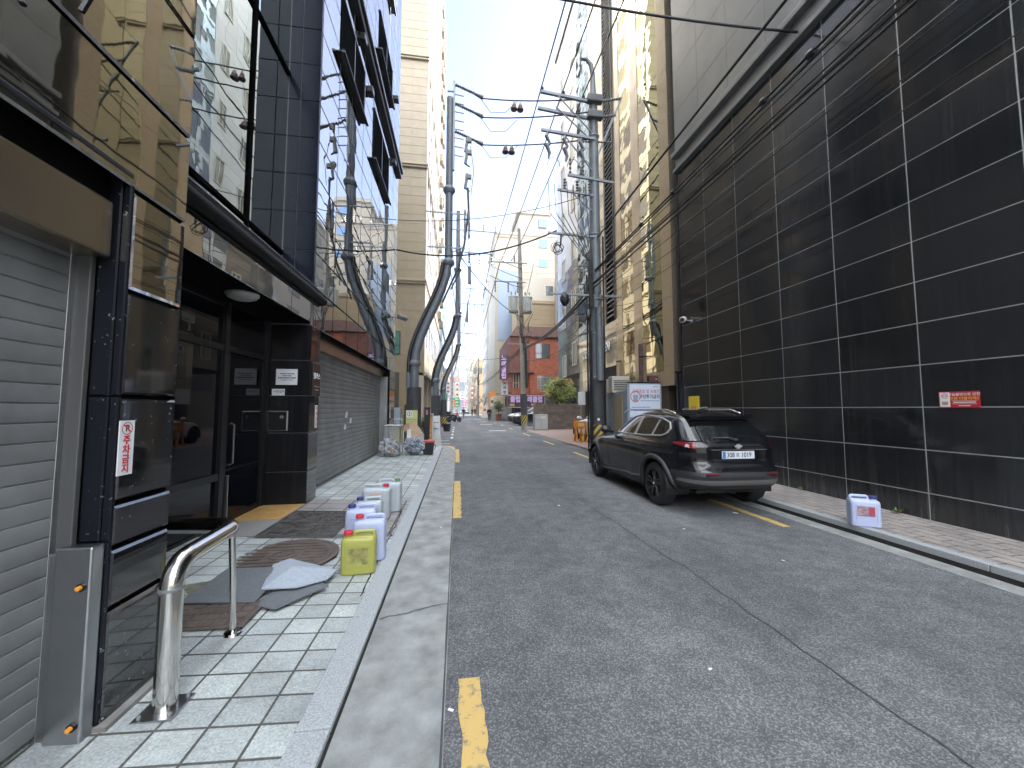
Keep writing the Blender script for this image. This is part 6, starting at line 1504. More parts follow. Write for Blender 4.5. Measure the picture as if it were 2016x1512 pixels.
def canister(name, body_m, cap_m, label, loc, rz, W_=.285, D_=.19, H_=.36, cap_side=-1, group='plastic canisters on the left pavement', label_m=None, tall=False):
    """jerrycan: rounded body with recessed panel, moulded handle bridging a slot, and a screw cap"""
    t = thing(name, label, 'canister', (0, 0, 0), group)
    bm = bmesh.new(); bmesh.ops.create_grid(bm, x_segments=2, y_segments=2, size=1); bm.free()
    # lofted body
    lev = [(0, .90), (.012, .96), (.035, 1.0), (.10, 1.0), (.5, 1.0), (.80, 1.0), (.87, .985), (.92, .94), (.945, .86), (.955, .6)]
    NS = 40; vs = []
    for f_, k in lev:
        for j in range(NS):
            a = 2 * pi * j / NS; ca, sa = cos(a), sin(a); n = 5.5
            x = math.copysign(abs(ca) ** (2 / n), ca) * W_ / 2 * k; y = math.copysign(abs(sa) ** (2 / n), sa) * D_ / 2 * (k if k > .8 else k)
            vs.append((x, y, f_ * H_ * .93))
    fs = [(i * NS + j, i * NS + (j + 1) % NS, (i + 1) * NS + (j + 1) % NS, (i + 1) * NS + j) for i in range(len(lev) - 1) for j in range(NS)]
    fs += [tuple(range(NS - 1, -1, -1)), tuple((len(lev) - 1) * NS + j for j in range(NS))]
    b = MB().add(vs, fs).build('body', body_m, t, smooth=True, autosm=45)
    zt_ = H_ * .955 * .93
    hx0, hx1 = (-W_ * .14, W_ * .42) if cap_side < 0 else (-W_ * .42, W_ * .14)
    MB().tube(bend([(hx0, 0, zt_ - .01), (hx0, 0, zt_ + .038), (hx1, 0, zt_ + .038), (hx1, 0, zt_ - .01)], .02), .017, 10).cbox(hx0 - .01, hx1 + .012, -D_ * .33, D_ * .33, zt_ - .03, zt_ + .006, .01).build('handle', body_m, t, smooth=True, autosm=50)
    cx_ = cap_side * W_ * .33
    MB().lathe([(.031, 0), (.031, .03)], (cx_, 0, zt_ - .012), 18).build('neck', body_m, t, smooth=True, autosm=40)
    cp = MB(); cp.lathe([(.036, 0), (.038, .003), (.038, .028), (.034, .034), (0, .035)], (cx_, 0, zt_ + .014), 24)
    for k in range(20): a = 2 * pi * k / 20; cp.box(cx_ + .0375 * cos(a) - .002, cx_ + .0375 * cos(a) + .002, .0375 * sin(a) - .002, .0375 * sin(a) + .002, zt_ + .018, zt_ + .040)
    cp.build('cap', cap_m, t, smooth=True, autosm=40)
    w = MB()   # moulded frame on both faces
    for s in (-1, 1):
        y = s * D_ / 2
        for x0, x1, z0, z1 in ((-W_ * .34, W_ * .34, .18 * H_, .195 * H_), (-W_ * .34, W_ * .34, .70 * H_, .715 * H_), (-W_ * .34, -W_ * .32, .195 * H_, .70 * H_), (W_ * .32, W_ * .34, .195 * H_, .70 * H_)):
            w.box(x0, x1, y - .004, y + .004, z0, z1)
    w.build('moulded_frame', body_m, t)
    if label_m:
        MB().box(-W_ * .30, W_ * .26, -D_ / 2 - .0055, -D_ / 2 - .002, .36 * H_, .68 * H_).build('label', label_m, t)
    t.location = loc; t.rotation_euler = (0, 0, rz)
    return t
def m_plastic(name, col, sss=.25):
    m = mat(name, col, .38, ior=1.45); b = m.node_tree.nodes['Principled BSDF']
    b.inputs['Subsurface Weight'].default_value = sss; b.inputs['Subsurface Radius'].default_value = (.03, .03, .03); b.inputs['Subsurface Scale'].default_value = 1
    return m
M_CYEL = m_plastic('yellow_plastic', (.36, .36, .085)); M_CWHI = m_plastic('bluish_white_plastic', (.43, .475, .65)); M_CGRY = m_plastic('cloudy_white_plastic', (.42, .46, .49))
M_CAPR = mat('red_cap', (.52, .03, .05), .4); M_CAPB = mat('blue_cap', (.03, .04, .16), .4); M_CAPG = mat('green_cap', (.12, .25, .10), .4)
cn = canister('plastic_canister', M_CYEL, M_CAPR, 'yellow plastic canister with red cap, frontmost on the left pavement', (-.885, 3.80, ZP(-.9)), .08, .30, .20, .36)
w = MB()
for s in (-1,):
    w.box(-.09, .09, -.1015, -.099, .09, .235)
w.build('stained_label', mat('yellow_stained', (.27, .265, .08), .6, noise_s=16, noise_a=.5)).parent = cn
MB().lathe([(1, 0), (1, .02)], (0, 0, 0), 4).build('base_dirt', M_BLK, cn) if False else None
canister('plastic_canister', M_CWHI, M_CAPR, 'bluish white plastic canister with red cap right behind the yellow one', (-.86, 4.12, ZP(-.86)), .05, .31, .22, .43)
canister('plastic_canister', M_CWHI, M_CAPB, 'bluish white plastic canister with dark blue cap behind the red capped one', (-1.03, 4.50, ZP(-1.0)), .05, .32, .23, .44)
canister('plastic_canister', M_CGRY, M_CAPB, 'cloudy white canister with dark blue cap and a small brown label, third row back', (-1.03, 4.85, ZP(-1.0)), .05, .31, .22, .44)
canister('plastic_canister', M_CGRY, M_CAPR, 'tall cloudy white canister with red cap on its right, behind the blue capped ones', (-1.08, 5.55, ZP(-1.0)), .0, .36, .26, .46, cap_side=1)
canister('plastic_canister', M_CGRY, M_CAPG, 'cloudy white canister with green cap, rearmost on the left pavement', (-.98, 5.95, ZP(-.98)), .0, .34, .26, .46, cap_side=1)
o = MB().box(-.90, -.78, 4.88, 4.95, .462, .466).build('paper_label', mat('brown_label', (.38, .24, .18), .6)); tag(o, 'small brown printed slip on top of the third canister', 'label')
o.location = (-.14, .0, .048)
lab_m = mat('label_print', (.30, .20, .22), .5, noise_s=18, noise_a=.5)
cn = canister('plastic_canister', M_CWHI, M_CAPB, 'bluish white plastic canister with printed label standing alone on the right pavement', (4.99, 4.20, .115), -.52, .30, .19, .36, cap_side=1, label_m=lab_m)
MB().box(.02, .075, -.1025, -.1005, .14, .24).build('label_red_field', mat('label_red', (.36, .04, .07), .5)).parent = cn
MB().box(-.085, .075, -.1025, -.1008, .132, .14).build('label_blue_field', mat('label_blue', (.12, .14, .3), .5)).parent = cn
# weeds at the wall foot
def weed(x, y, label, n=26, r=.06, z=.108):
    mb = MB()
    for i in range(n):
        a = random.uniform(0, 6.28); el = random.uniform(.2, 1.2); L_ = r * random.uniform(.6, 1.2); d_ = Vector((cos(a) * cos(el), sin(a) * cos(el), sin(el))); p = Vector((x, y, z)) + d_ * L_ * .4; s_ = Vector((-sin(a), cos(a), 0)) * r * .22
        mb.add([p, p + d_ * L_ * .5 + s_, p + d_ * L_, p + d_ * L_ * .5 - s_], [(0, 1, 2, 3)])
    mb.tube([(x, y, z), (x, y, z + r * .6)], .003, 4)
    return tag(mb.build('weed', mat('weed_green', (.09, .14, .035), .6)), label, 'weed')
weed(6.02, 4.62, 'small green weed at the foot of the tiled wall behind the lone canister'); weed(6.05, 6.15, 'tiny brownish weed at the wall foot behind the car bumper', 14, .05)
MB_ = MB().prism([(5.0, -.3), (6.0, -.3), (6.05, 2.5), (5.55, 3.0), (5.3, 2.92), (5.05, 2.4)], .112, .120)
struct(MB_.build('pavement_patch', mat('patch_black', (.04, .04, .042), .85, noise_s=14, noise_a=.3, bump=.5, bump_s=40)))

# ================================================================== rubbish by the far shutter
M_CLEAR = mat('clear_plastic', (.6, .63, .65), .12, alpha=.22)
M_BAG = mat('bag_plastic', (.36, .37, .39), .25, trans=.2, noise_s=9, noise_a=.7, ior=1.3)
def lumpy(name, c, r, m, label, sd_, cat='rubbish bag', group=None):
    random.seed(sd_); ph = Vector((sd_ * 1.7, sd_ * .3, sd_ * .9))
    mb = MB().sphere(c, r, 64, 44, lambda d: (.92 + .20 * noise.noise(d * 1.5 + ph) - .30 * abs(noise.noise(d * 2.6 + ph)) + .22 * abs(noise.noise(d * 5.5 + ph)) - .10 * abs(noise.noise(d * 12 + ph))) * (1.0 if d.z < .55 else 1 - .25 * (d.z - .55)))
    o = mb.build(name, m, smooth=False); me = o.data
    for v in me.vertices:
        if v.co.z < ZP(c[0]): v.co.z = ZP(c[0])
    return tag(o, label, cat, group)
kc = thing('recycling_cart', 'clear sided recycling cart with yellow panel and bag of bottles by the shutter', 'cart', (-1.95, 12.6, .12))
X0, X1_, Y0, Y1 = -2.22, -1.74, 12.25, 12.85
w = MB()
for x in (X0, X1_):
    for y in (Y0, Y1): w.tube([(x, y, .14), (x, y, 1.02)], .014, 6)
for z in (.16, 1.02):
    w.tube([(X0, Y0, z), (X1_, Y0, z), (X1_, Y1, z), (X0, Y1, z), (X0, Y0, z)], .014, 6)
w.tube(bend([(X0 + .1, Y1, 1.02), (X0 + .1, Y1 + .05, 1.22), (X1_ - .02, Y1 + .05, 1.22), (X1_ - .02, Y1, 1.02)], .06), .013, 8)
w.build('frame', M_CHROME, kc)
MB().box(X0, X1_, Y0 + .02, Y1 - .02, 1.03, 1.05).build('lid', mat('cart_lid', (.50, .52, .40), .4), kc)
MB().box(X0 + .12, X1_ - .02, Y1 - .03, Y1 - .01, .45, 1.0).build('yellow_panel', mat('panel_yellow', (.60, .50, .05), .5), kc)
MB().box(X0 + .01, X1_ - .01, Y0 + .002, Y0 + .006, .2, 1.0).box(X1_ - .006, X1_ - .002, Y0 + .02, Y1 - .02, .2, 1.0).build('clear_side', M_CLEAR, kc)
lumpy('rubbish_bag', (-2.05, 12.12, .38), (.34, .24, .32), M_BAG, 'clear rubbish bag with bottles slumped at the front of the cart', 3)
lumpy('rubbish_bag', (-1.36, 12.75, .38), (.37, .30, .31), mat('bag_blue_grey', (.22, .25, .30), .25, noise_s=9, noise_a=.7), 'full grey blue rubbish bag between the cart and the black bin', 5)
MB().sphere((-1.9, 11.93, .36), .04, 10, 8).build('orange_scrap', MATS['orange_plastic'], bpy.data.objects['rubbish_bag'])
def sheetbox(pts, m, label, name='cardboard_sheet', th=.012):
    n = len(pts); P = [Vector(p) for p in pts]; nn = (P[1] - P[0]).cross(P[2] - P[0]).normalized() * th
    return tag(MB().add(P + [p + nn for p in P], [tuple(range(n)), tuple(range(2 * n - 1, n - 1, -1))] + [(i, (i + 1) % n, n + (i + 1) % n, n + i) for i in range(n)]).build(name, m), label, 'cardboard')
M_CARD = mat('cardboard', (.33, .23, .15), .8, noise_s=6, noise_a=.12)
sheetbox([(-1.62, 13.0, .62), (-1.18, 13.0, .55), (-1.22, 13.25, .85), (-1.38, 13.4, 1.05), (-1.62, 13.45, 1.15)], M_CARD, 'brown cardboard sheet leaning behind the grey blue rubbish bag')
sheetbox([(-1.72, 12.95, .80), (-1.52, 12.9, .92), (-1.58, 13.0, 1.1), (-1.72, 13.05, 1.02)], M_CARD, 'small brown cardboard flap beside the recycling cart')
o = MB().cbox(-1.62, -1.5, 12.92, 12.96, .6, .9, .004).build('paper_box', M_WHITE); tag(o, 'small white carton between the cart and the leaning cardboard', 'carton')
bn = thing('food_bin', 'black food waste bin with red lid at the kerb', 'bin', (-.93, 12.9, .07))
MB().lathe([(.135, .0), (.145, .01), (.185, .40), (.185, .41)], (-.93, 12.9, .068), 4, 'z').build('body', M_BLK, bn) if False else MB().prism([(-.15, -.13), (.15, -.13), (.15, .13), (-.15, .13)], 0, .01, Matrix.Translation((-.93, 12.9, .068))).add([(-.93 + sx * k, 12.9 + sy * k * .85, z) for z, k in ((.07, .15), (.47, .19)) for sx, sy in ((-1, -1), (1, -1), (1, 1), (-1, 1))], [(0, 1, 5, 4), (1, 2, 6, 5), (2, 3, 7, 6), (3, 0, 4, 7), (4, 5, 6, 7)]).build('body', M_BLK, bn)
MB().cbox(-1.135, -.725, 12.73, 13.07, .46, .53, .015).cbox(-.96, -.90, 13.04, 13.09, .50, .56, .01).build('lid', mat('lid_red', (.42, .07, .05), .5), bn)
MB().tube([(-.73, 12.9, .40), (-.69, 12.9, .32), (-.73, 12.9, .22)], .01, 6).build('handle', M_DKMET, bn)
# entrance column, signs, barrier, traffic things by the car park
def pylon(x, y, w_, d_, h, m, label, name='sign_pylon'):
    o = MB().cbox(x - w_ / 2, x + w_ / 2, y - d_ / 2, y + d_ / 2, .02, h, .015).build(name, m); return tag(o, label, 'pylon')
o = pylon(-2.55, 16.2, .50, .4, 1.6, mat('pylon_blue', (.36, .43, .50), .5), 'plain blue grey parking cabinet behind the recycling cart', 'parking_cabinet'); MB().box(-2.75, -2.4, 15.985, 16.0, .7, .72).box(-2.5, -2.46, 15.985, 16.0, .9, .98).build('door_seam', M_DKMET, o)
o = pylon(-3.2, 17.2, .24, .06, 2.9, mat('pylon_yellow', (.55, .48, .10), .5), 'tall narrow yellow banner sign behind the shutter corner', 'banner_sign'); MB().box(-3.26, -3.14, 17.165, 17.17, .8, 2.6).build('print', mat('print_olive', (.3, .27, .08), .6), o)
o = pylon(-2.05, 17.6, .55, .2, 1.75, M_BLK, 'black sign pylon behind the curved pole'); MB().lathe([(.10, 0), (.10, .003)], (-1.95, 17.49, 1.5), 16, 'y').build('round_mark', mat('mark_dark_red', (.3, .05, .06), .5), o)
o = pylon(-1.28, 16.9, .24, .2, 1.62, M_BLK, 'slim dark information post beside the curved pole')
w = MB()
for z in (.3, .5, .7): w.box(-1.37, -1.19, 16.79, 16.8, z, z + .12)
w.build('grey_panel', M_DKMET, o); MB().box(-1.33, -1.25, 16.79, 16.8, 1.3, 1.5).build('pink_mark', mat('mark_pink', (.45, .15, .2), .5), o); MB().box(-1.17, -1.155, 16.79, 16.8, .1, .85).build('edge_strip', M_CARD, o)
bg_ = thing('barrier_gate', 'orange parking barrier box with grey top by the cream tower entrance', 'barrier', (-1.45, 20.5, 0))
MB().cbox(-1.62, -1.30, 20.35, 20.7, .02, 1.15, .02).build('housing', mat('barrier_orange', (.62, .27, .03), .5), bg_)
MB().cbox(-1.66, -1.26, 20.3, 20.75, 1.15, 1.32, .04).build('top', M_STEELD, bg_); MB().cbox(-1.28, -1.25, 20.35, 20.7, .02, 1.3, .01).build('side_frame', M_WHITE, bg_)
tp_ = thing('traffic_post', 'red and white plastic traffic post in front of the barrier gate', 'post', (-1.22, 17.4, 0))
MB().lathe([(.12, .01), (.12, .04), (.05, .07), (.045, .75), (0, .77)], (-1.22, 17.4, 0), 14).build('body', mat('post_red', (.50, .05, .05), .5), tp_, smooth=True, autosm=40)
w = MB()
for z in (.35, .55): w.lathe([(.049, 0), (.049, .09)], (-1.22, 17.4, z), 14)
w.build('white_band', M_WHITE, tp_)
ff = thing('sandwich_board', 'grey white folding board leaning at the second curved pole', 'sign board', (-1.2, 22.6, 0))
MB().add([(-1.45, 22.4, .02), (-.98, 22.4, .02), (-1.0, 22.75, 1.15), (-1.38, 22.75, 1.15), (-1.45, 22.46, .02), (-.98, 22.46, .02), (-1.0, 22.81, 1.15), (-1.38, 22.81, 1.15)], [(0, 1, 2, 3), (7, 6, 5, 4), (0, 4, 5, 1), (1, 5, 6, 2), (2, 6, 7, 3), (3, 7, 4, 0)]).build('panel', mat('board_grey_white', (.45, .48, .52), .5), ff)
MB().box(-1.40, -1.03, 22.50, 22.52, .4, .42).box(-1.38, -1.05, 22.6, 22.61, .75, .78).build('print_lines', M_DKMET, ff)
pt = MB().lathe([(.22, 0), (.28, .5), (.30, .52), (.26, .52), (.24, .46), (0, .46)], (-.72, 27.0, .01), 16).build('planter', M_BLK); tag(pt, 'black round planter tub at the kerb by the curved poles', 'planter')
# orange water barrier on the right
ob = thing('plastic_barrier', 'orange plastic barrier with splayed legs behind the big utility pole', 'barrier', (5.75, 17.6, 0))
M_ORB = mat('barrier_plastic', (.62, .24, .02), .5, noise_s=4, noise_a=.2)
MB().cbox(5.42, 6.25, 17.5, 17.62, .62, .98, .03).build('panel', M_ORB, ob)
w = MB()
for x in (5.5, 5.78, 6.0, 6.2): w.tube([(x, 17.56, .64), (x + random.uniform(-.06, .06), 17.4, .3), (x - .03, 17.3, .02)], [.035, .03, .045], 8); w.tube([(x, 17.56, .64), (x, 17.75, .02)], [.035, .04], 8)
w.build('leg', M_ORB, ob)
MB().box(5.6, 5.9, 17.495, 17.5, .72, .88).build('pale_print', mat('print_pale', (.7, .5, .25), .6), ob)
MB().lathe([(.05, 0), (.05, .12), (0, .14)], (5.46, 17.56, .98), 10).build('warning_lamp', mat('lamp_red', (.5, .06, .03), .4), ob)

# ================================================================== plants
def m_leaf(name, c1, c2):
    m, N, L, b = custom(name); oi = N.new('ShaderNodeTexNoise'); tc = N.new('ShaderNodeTexCoord'); L.new(tc.outputs['Object'], oi.inputs['Vector']); oi.inputs['Scale'].default_value = 3.5; oi.inputs['Detail'].default_value = 6
    r = N.new('ShaderNodeValToRGB'); L.new(oi.outputs[0], r.inputs[0]); e = r.color_ramp.elements; e[0].position = .35; e[0].color = (*c1, 1); e[1].position = .65; e[1].color = (*c2, 1)
    L.new(r.outputs[0], b.inputs['Base Color']); b.inputs['Roughness'].default_value = .55
    try: b.inputs['Transmission Weight'].default_value = 0; b.inputs['Subsurface Weight'].default_value = .0
    except Exception: pass
    return m
def crown(parent, centre, R, n_cl, n_lf, m, leaf=.07, cl=.28):
    mb = MB(); c = Vector(centre)
    for i in range(n_cl):
        d_ = Vector((random.gauss(0, 1), random.gauss(0, 1), random.gauss(0, 1))).normalized() * random.uniform(.35, 1.08)
        q = c + Vector((d_.x * R[0], d_.y * R[1], d_.z * R[2]))
        for k in range(n_lf):
            p = q + Vector((random.gauss(0, cl), random.gauss(0, cl), random.gauss(0, cl * .7)))
            a = Vector((random.gauss(0, 1), random.gauss(0, 1), random.gauss(0, .6))).normalized(); b_ = a.orthogonal().normalized(); 
            s_ = leaf * random.uniform(.6, 1.3)
            mb.add([p - a * s_, p + b_ * s_ * .45, p + a * s_, p - b_ * s_ * .45], [(0, 1, 2, 3)])
    return mb.build('crown', m, parent)
random.seed(23)
tr = thing('shrub_tree', 'bushy yellow green small tree growing behind the low stone wall', 'tree', (8.1, 30.2, 0))
w = MB(); w.tube([(8.0, 30.2, 0), (8.05, 30.2, 1.2), (8.0, 30.15, 2.0)], [.09, .075, .06], 8)
for a in range(9):
    an = a * .7; w.tube([(8.02, 30.18, 1.5 + .08 * a), (8.02 + .6 * cos(an), 30.2 + .5 * sin(an), 2.4 + .1 * a), (8.02 + 1.0 * cos(an), 30.2 + .8 * sin(an), 3.0 + .12 * a)], [.045, .03, .012], 5)
w.build('trunk', mat('bark', (.08, .06, .045), .9), tr)
crown(tr, (8.05, 30.2, 2.95), (1.30, 1.0, .95), 70, 60, m_leaf('leaf_lime', (.10, .15, .02), (.28, .30, .05)), .085, .17)
crown(tr, (8.35, 30.1, 3.85), (.55, .5, .55), 16, 50, MATS['leaf_lime'], .08, .15)
pn = thing('conifer', 'thin young conifer with tiered branches in front of the cream tower', 'tree', (-4.15, 20.8, 0))
w = MB(); w.tube([(-4.15, 20.8, 0), (-4.13, 20.8, 2.0), (-4.1, 20.8, 4.05)], [.05, .035, .01], 6)
lf = MB()
for k, z in enumerate((1.2, 1.7, 2.3, 2.9, 3.45, 3.9)):
    R = .95 - .16 * k
    for a in range(7):
        an = a * .9 + k; e = Vector((-4.13 + R * cos(an), 20.8 + R * sin(an), z + .10)); s_ = Vector((-4.13, 20.8, z - .05)); w.tube([s_, s_.lerp(e, .5) + Vector((0, 0, .02)), e], [.014, .01, .005], 4)
        for q in range(46):
            t_ = random.uniform(.25, 1.05); p = s_.lerp(e, t_); d_ = Vector((random.gauss(0, 1), random.gauss(0, 1), random.uniform(.1, 1))).normalized(); b_ = d_.orthogonal().normalized() * .012
            lf.add([p - b_, p + b_, p + d_ * random.uniform(.06, .14)], [(0, 1, 2)])
w.build('trunk', MATS['bark'], pn); lf.build('crown', m_leaf('needle_green', (.03, .05, .015), (.08, .11, .035)), pn)
for x, y, s_, lab in ((-3.3, 19.5, .8, 'dark leafy bush behind the blue grey cabinet'), (-1.75, 22.2, .55, 'small bush beside the orange barrier gate')):
    b_ = thing('bush', lab, 'bush', (x, y, 0)); MB().tube([(x, y, 0), (x, y, .9 * s_)], .03, 5).build('trunk', MATS['bark'], b_)
    crown(b_, (x, y, 1.1 * s_), (.5 * s_, .5 * s_, .9 * s_), 30, 36, m_leaf('leaf_dark' + str(int(s_ * 100)), (.02, .035, .012), (.07, .09, .03)), .06, .14)
pp_ = thing('potted_palm', 'potted plant in a red brown tub outside the shops on the right', 'potted plant', (5.35, 50.5, 0))
MB().lathe([(.3, 0), (.42, .8), (.45, .85), (.4, .85), (.38, .75), (0, .75)], (5.35, 50.5, 0), 14).build('tub', mat('terracotta', (.28, .09, .05), .7), pp_)
MB().tube([(5.35, 50.5, .75), (5.35, 50.5, 1.6)], .05, 6).build('trunk', MATS['bark'], pp_)
crown(pp_, (5.35, 50.5, 1.8), (.55, .55, .75), 26, 36, m_leaf('leaf_palm', (.05, .07, .025), (.16, .17, .06)), .1, .16)
def bare_tree(x, y, h, lab):
    t = thing('bare_tree', lab, 'tree', (x, y, 0)); w = MB()
    def br(p, d_, L_, r, k):
        e = p + d_ * L_; w.tube([p, p.lerp(e, .5) + Vector((random.gauss(0, .03), random.gauss(0, .03), 0)) * L_, e], [r, r * .8, r * .55], 5, cap=False)
        if k > 0:
            for i in range(3):
                nd = (d_ + Vector((random.gauss(0, .6), random.gauss(0, .5), random.uniform(-.1, .5)))).normalized(); br(p.lerp(e, random.uniform(.55, 1)), nd, L_ * random.uniform(.55, .8), r * .55, k - 1)
    br(Vector((x, y, 0)), Vector((0, 0, 1)), h * .35, .12, 4)
    w.build('trunk', mat('bark_pale', (.20, .17, .13), .9), t); return t
bare_tree(4.7, 70, 6.5, 'bare street tree on the right beyond the brick house'); bare_tree(4.2, 88, 6.0, 'bare street tree farther down on the right'); bare_tree(3.9, 104, 6, 'bare street tree farthest down on the right')

# ================================================================== motorcycles and people down the street
def motorcycle(label, loc, rz, col):
    t = thing('motorcycle', label, 'motorcycle', (0, 0, 0), 'motorcycles parked on the left')
    for x in (-.65, .65):
        w = MB(); w.lathe([(.20, -.05), (.28, -.06), (.31, 0), (.28, .06), (.20, .05)], (x, 0, .31), 22, 'y'); wh = w.build('wheel', M_TYRE, t, smooth=True)
        MB().lathe([(0, -.04), (.2, -.03), (.2, .03), (0, .04)], (x, 0, .31), 14, 'y').build('rim', M_STEELD, wh)
    MB().tube([(-.6, 0, .34), (-.1, 0, .42), (.3, 0, .45), (.1, 0, .75)], [.06, .16, .16, .12], 8).cbox(-.2, .25, -.14, .14, .3, .58, .05).build('engine', M_DKMET, t)
    MB().sphere((.15, 0, .82), (.28, .15, .13), 12, 8).build('tank', mat('moto_' + '_'.join(str(int(c * 99)) for c in col), col, .25, coat=1), t, smooth=True)
    MB().tube([(-.75, 0, .86), (-.45, 0, .80), (-.05, 0, .80)], [.06, .12, .12], 8).build('seat', M_BLK, t, smooth=True)
    MB().tube([(.64, 0, .32), (.42, 0, .98)], .035, 6).tube([(.38, -.34, 1.06), (.42, 0, 1.0), (.38, .34, 1.06)], .018, 6).build('handlebar', M_CHROME, t)
    MB().sphere((.56, 0, .88), (.10, .10, .10), 10, 8).build('headlight', M_HEADL, t, smooth=True)
    MB().cbox(-.95, -.55, -.2, .2, .92, 1.25, .03).build('top_box', M_BLK, t)
    t.location = loc; t.rotation_euler = (0, 0, rz); return t
motorcycle('black motorcycle with red tank, nearest of the parked row on the left', (-.35, 45.5, 0), .5, (.4, .03, .04))
motorcycle('black motorcycle with dark tank parked in the middle of the row', (-.9, 46.4, 0), .6, (.02, .02, .02))
motorcycle('silver tank motorcycle parked closest to the building in the row', (-1.5, 47.2, 0), .7, (.3, .3, .32))

def skin_body(name, joints, edges, mats, parent=None, sub=2):
    """one continuous skinned surface; joints: name -> (pos, rx)"""
    me = bpy.data.meshes.new(name); keys = list(joints); ix = {k: i for i, k in enumerate(keys)}
    me.from_pydata([joints[k][0] for k in keys], [(ix[a], ix[b_]) for a, b_ in edges], [])
    o = bpy.data.objects.new(name, me); COL.objects.link(o)
    md = o.modifiers.new('skin', 'SKIN'); md.use_smooth_shade = True
    sk = me.skin_vertices[0].data
    for k in keys:
        r = joints[k][1]; sk[ix[k]].radius = r if isinstance(r, tuple) else (r, r)
    sk[0].use_root = True
    sb_ = o.modifiers.new('sub', 'SUBSURF'); sb_.levels = sub; sb_.render_levels = sub
    dg = bpy.context.evaluated_depsgraph_get(); m2 = bpy.data.meshes.new_from_object(o.evaluated_get(dg))
    o.modifiers.clear(); o.data = m2; m2.materials.clear(); m2.materials.append(mats); bpy.data.meshes.remove(me)
    m2.polygons.foreach_set('use_smooth', [True] * len(m2.polygons))
    if parent: o.parent = parent
    return o
M_SKIN = mat('skin', (.42, .26, .19), .5)
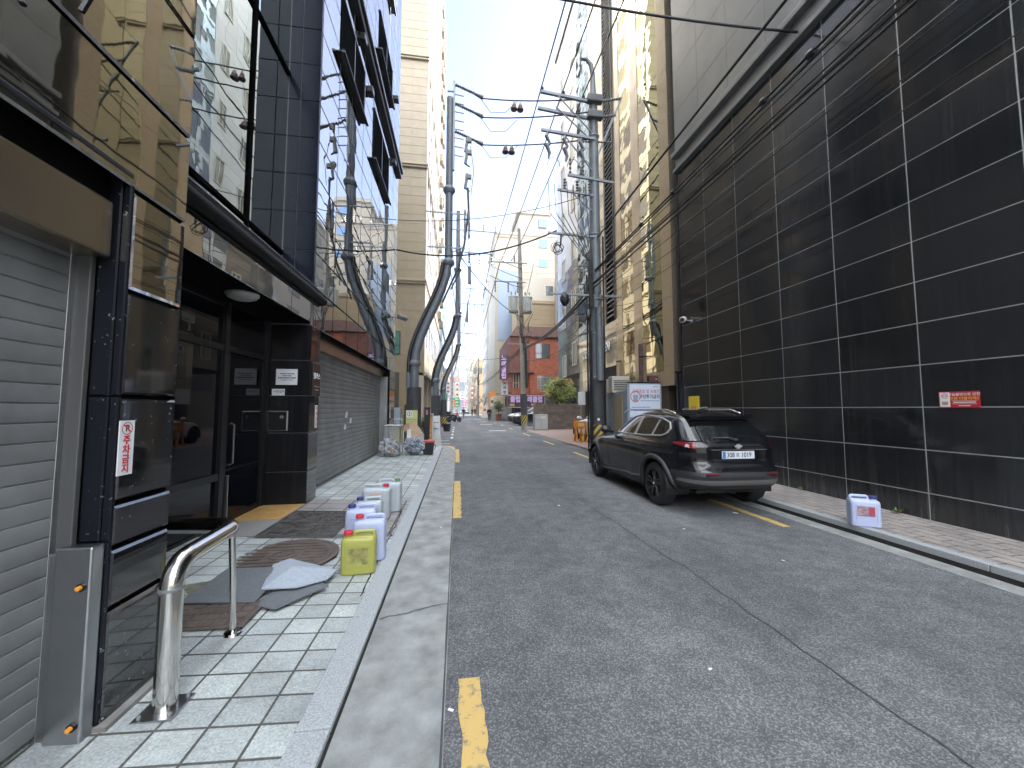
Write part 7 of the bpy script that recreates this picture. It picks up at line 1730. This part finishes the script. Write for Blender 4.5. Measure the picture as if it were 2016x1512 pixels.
def person(label, loc, rz, coat, trousers, hair=(.015, .013, .012), stride=.22, arm=.0, scale=1.0, long_coat=False, bag=None):
    J = {'pelvis': ((0, 0, .95), (.13, .10)), 'waist': ((0, 0, 1.08), (.125, .095)), 'chest': ((0, .0, 1.28), (.155, .11)), 'shoulder': ((0, 0, 1.42), (.11, .085)), 'neck': ((0, .005, 1.50), .052), 'chin': ((0, .02, 1.57), .07), 'head': ((0, .015, 1.66), (.078, .095)), 'crown': ((0, .005, 1.73), (.05, .06))}
    E = [('pelvis', 'waist'), ('waist', 'chest'), ('chest', 'shoulder'), ('shoulder', 'neck'), ('neck', 'chin'), ('chin', 'head'), ('head', 'crown')]
    for s, n in ((-1, 'l'), (1, 'r')):
        st = stride * s
        J['hip' + n] = ((s * .09, 0, .88), .095); J['knee' + n] = ((s * .095, st * .55 + .03, .50), .062); J['ank' + n] = ((s * .10, st - (.06 if st < 0 else 0), .10 + (.03 if st < 0 else 0)), .042); J['toe' + n] = ((s * .11, st + .13, .045), .038)
        J['sh' + n] = ((s * .17, 0, 1.40), .062); J['el' + n] = ((s * .235, -.02 - st * .35, 1.13), .045); J['wr' + n] = ((s * .225, .07 - st * .6 + arm, .92 + arm * .6), .032); J['hand' + n] = ((s * .22, .11 - st * .65 + arm, .85 + arm * .7), (.022, .042)); J['fing' + n] = ((s * .21, .13 - st * .65 + arm, .775 + arm * .8), (.014, .03))
        E += [('pelvis', 'hip' + n), ('hip' + n, 'knee' + n), ('knee' + n, 'ank' + n), ('ank' + n, 'toe' + n), ('shoulder', 'sh' + n), ('sh' + n, 'el' + n), ('el' + n, 'wr' + n), ('wr' + n, 'hand' + n), ('hand' + n, 'fing' + n)]
    body = skin_body('person', J, E, M_SKIN); tag(body, label, 'person')
    def sub(keys, grow, skip=()): return {k: (J[k][0], tuple(q + grow for q in J[k][1]) if isinstance(J[k][1], tuple) else J[k][1] + grow) for k in keys}
    cm = mat('coat_' + '_'.join(str(int(c * 999)) for c in coat), coat, .8); tm = mat('trousers_' + '_'.join(str(int(c * 999)) for c in trousers), trousers, .8)
    K = ['chest', 'waist', 'pelvis', 'shoulder', 'shl', 'ell', 'wrl', 'shr', 'elr', 'wrr']; ce = [('chest', 'waist'), ('waist', 'pelvis'), ('chest', 'shoulder')] + [(a + n, b_ + n) for n in 'lr' for a, b_ in (('sh', 'el'), ('el', 'wr'))] + [('shoulder', 'shl'), ('shoulder', 'shr')]
    cj = sub(K, .028)
    if long_coat: cj['hem'] = ((0, 0, .72), (.17, .13)); ce.append(('pelvis', 'hem'))
    skin_body('jacket', cj, ce, cm, body)
    skin_body('trousers', sub(['pelvis', 'hipl', 'kneel', 'ankl', 'hipr', 'kneer', 'ankr'], .018), [('pelvis', 'hipl'), ('hipl', 'kneel'), ('kneel', 'ankl'), ('pelvis', 'hipr'), ('hipr', 'kneer'), ('kneer', 'ankr')], tm, body)
    skin_body('hair', {'a': ((0, -.01, 1.705), (.088, .10)), 'b': ((0, -.03, 1.65), (.085, .085)), 'c': ((0, -.035, 1.58), (.06, .05))}, [('a', 'b'), ('b', 'c')], mat('hair_dark', hair, .6), body)
    for n in 'lr': 
        p = J['ank' + n][0]; q = J['toe' + n][0]
        o = MB().tube([(p[0], p[1] - .05, p[2] - .045), (p[0], p[1] + .03, p[2] - .03), q, (q[0], q[1] + .03, q[2] - .005)], [.035, .05, .045, .03], 8).build('shoe', M_BLK, None, smooth=True); o.parent = body
    # face: eyes and nose
    o = MB().sphere((-.03, .105, 1.645), .012, 8, 6).sphere((.03, .105, 1.645), .012, 8, 6).build('eyes', M_INK); o.parent = body
    o = MB().tube([(0, .105, 1.65), (0, .125, 1.61), (0, .11, 1.60)], [.008, .014, .008], 6).build('nose', M_SKIN); o.parent = body
    for n_, s in (('ear', -1), ('ear', 1)):
        o = MB().sphere((s * .088, .0, 1.635), (.014, .022, .032), 8, 6).build(n_, M_SKIN); o.parent = body
    body.location = loc; body.rotation_euler = (0, 0, rz); body.scale = (scale,) * 3
    return body
person('person in a dark jacket and dark trousers walking on the right of the street', (4.0, 49, 0), pi, (.012, .012, .014), (.014, .014, .018), stride=.14, scale=1.03)
person('person in a black coat and grey trousers walking beside the motorcycles', (.95, 62, 0), .2, (.012, .012, .014), (.16, .17, .2), stride=.2, long_coat=True, scale=1.02)
person('person in dark clothes far down the street, left one of a pair', (3.4, 91, 0), 0, (.03, .025, .02), (.03, .03, .035), stride=.1)
person('person in black clothes far down the street, right one of a pair', (4.2, 94, 0), 0, (.014, .013, .013), (.02, .02, .02), stride=.14)

# ================================================================== air between the viewer and the far end of the street
hm_ = bpy.data.materials.new('haze_air'); hm_.use_nodes = True
hn = hm_.node_tree.nodes; hl = hm_.node_tree.links; hn.clear()
hv = hn.new('ShaderNodeVolumePrincipled'); ho = hn.new('ShaderNodeOutputMaterial')
hv.inputs['Color'].default_value = (.86, .92, 1, 1); hv.inputs['Density'].default_value = .0006; hv.inputs['Anisotropy'].default_value = .22
hl.new(hv.outputs[0], ho.inputs['Volume'])
tag(MB().box(-905, 905, -205, 1505, -1.03, 110).build('haze', hm_), None, None, None, 'stuff')
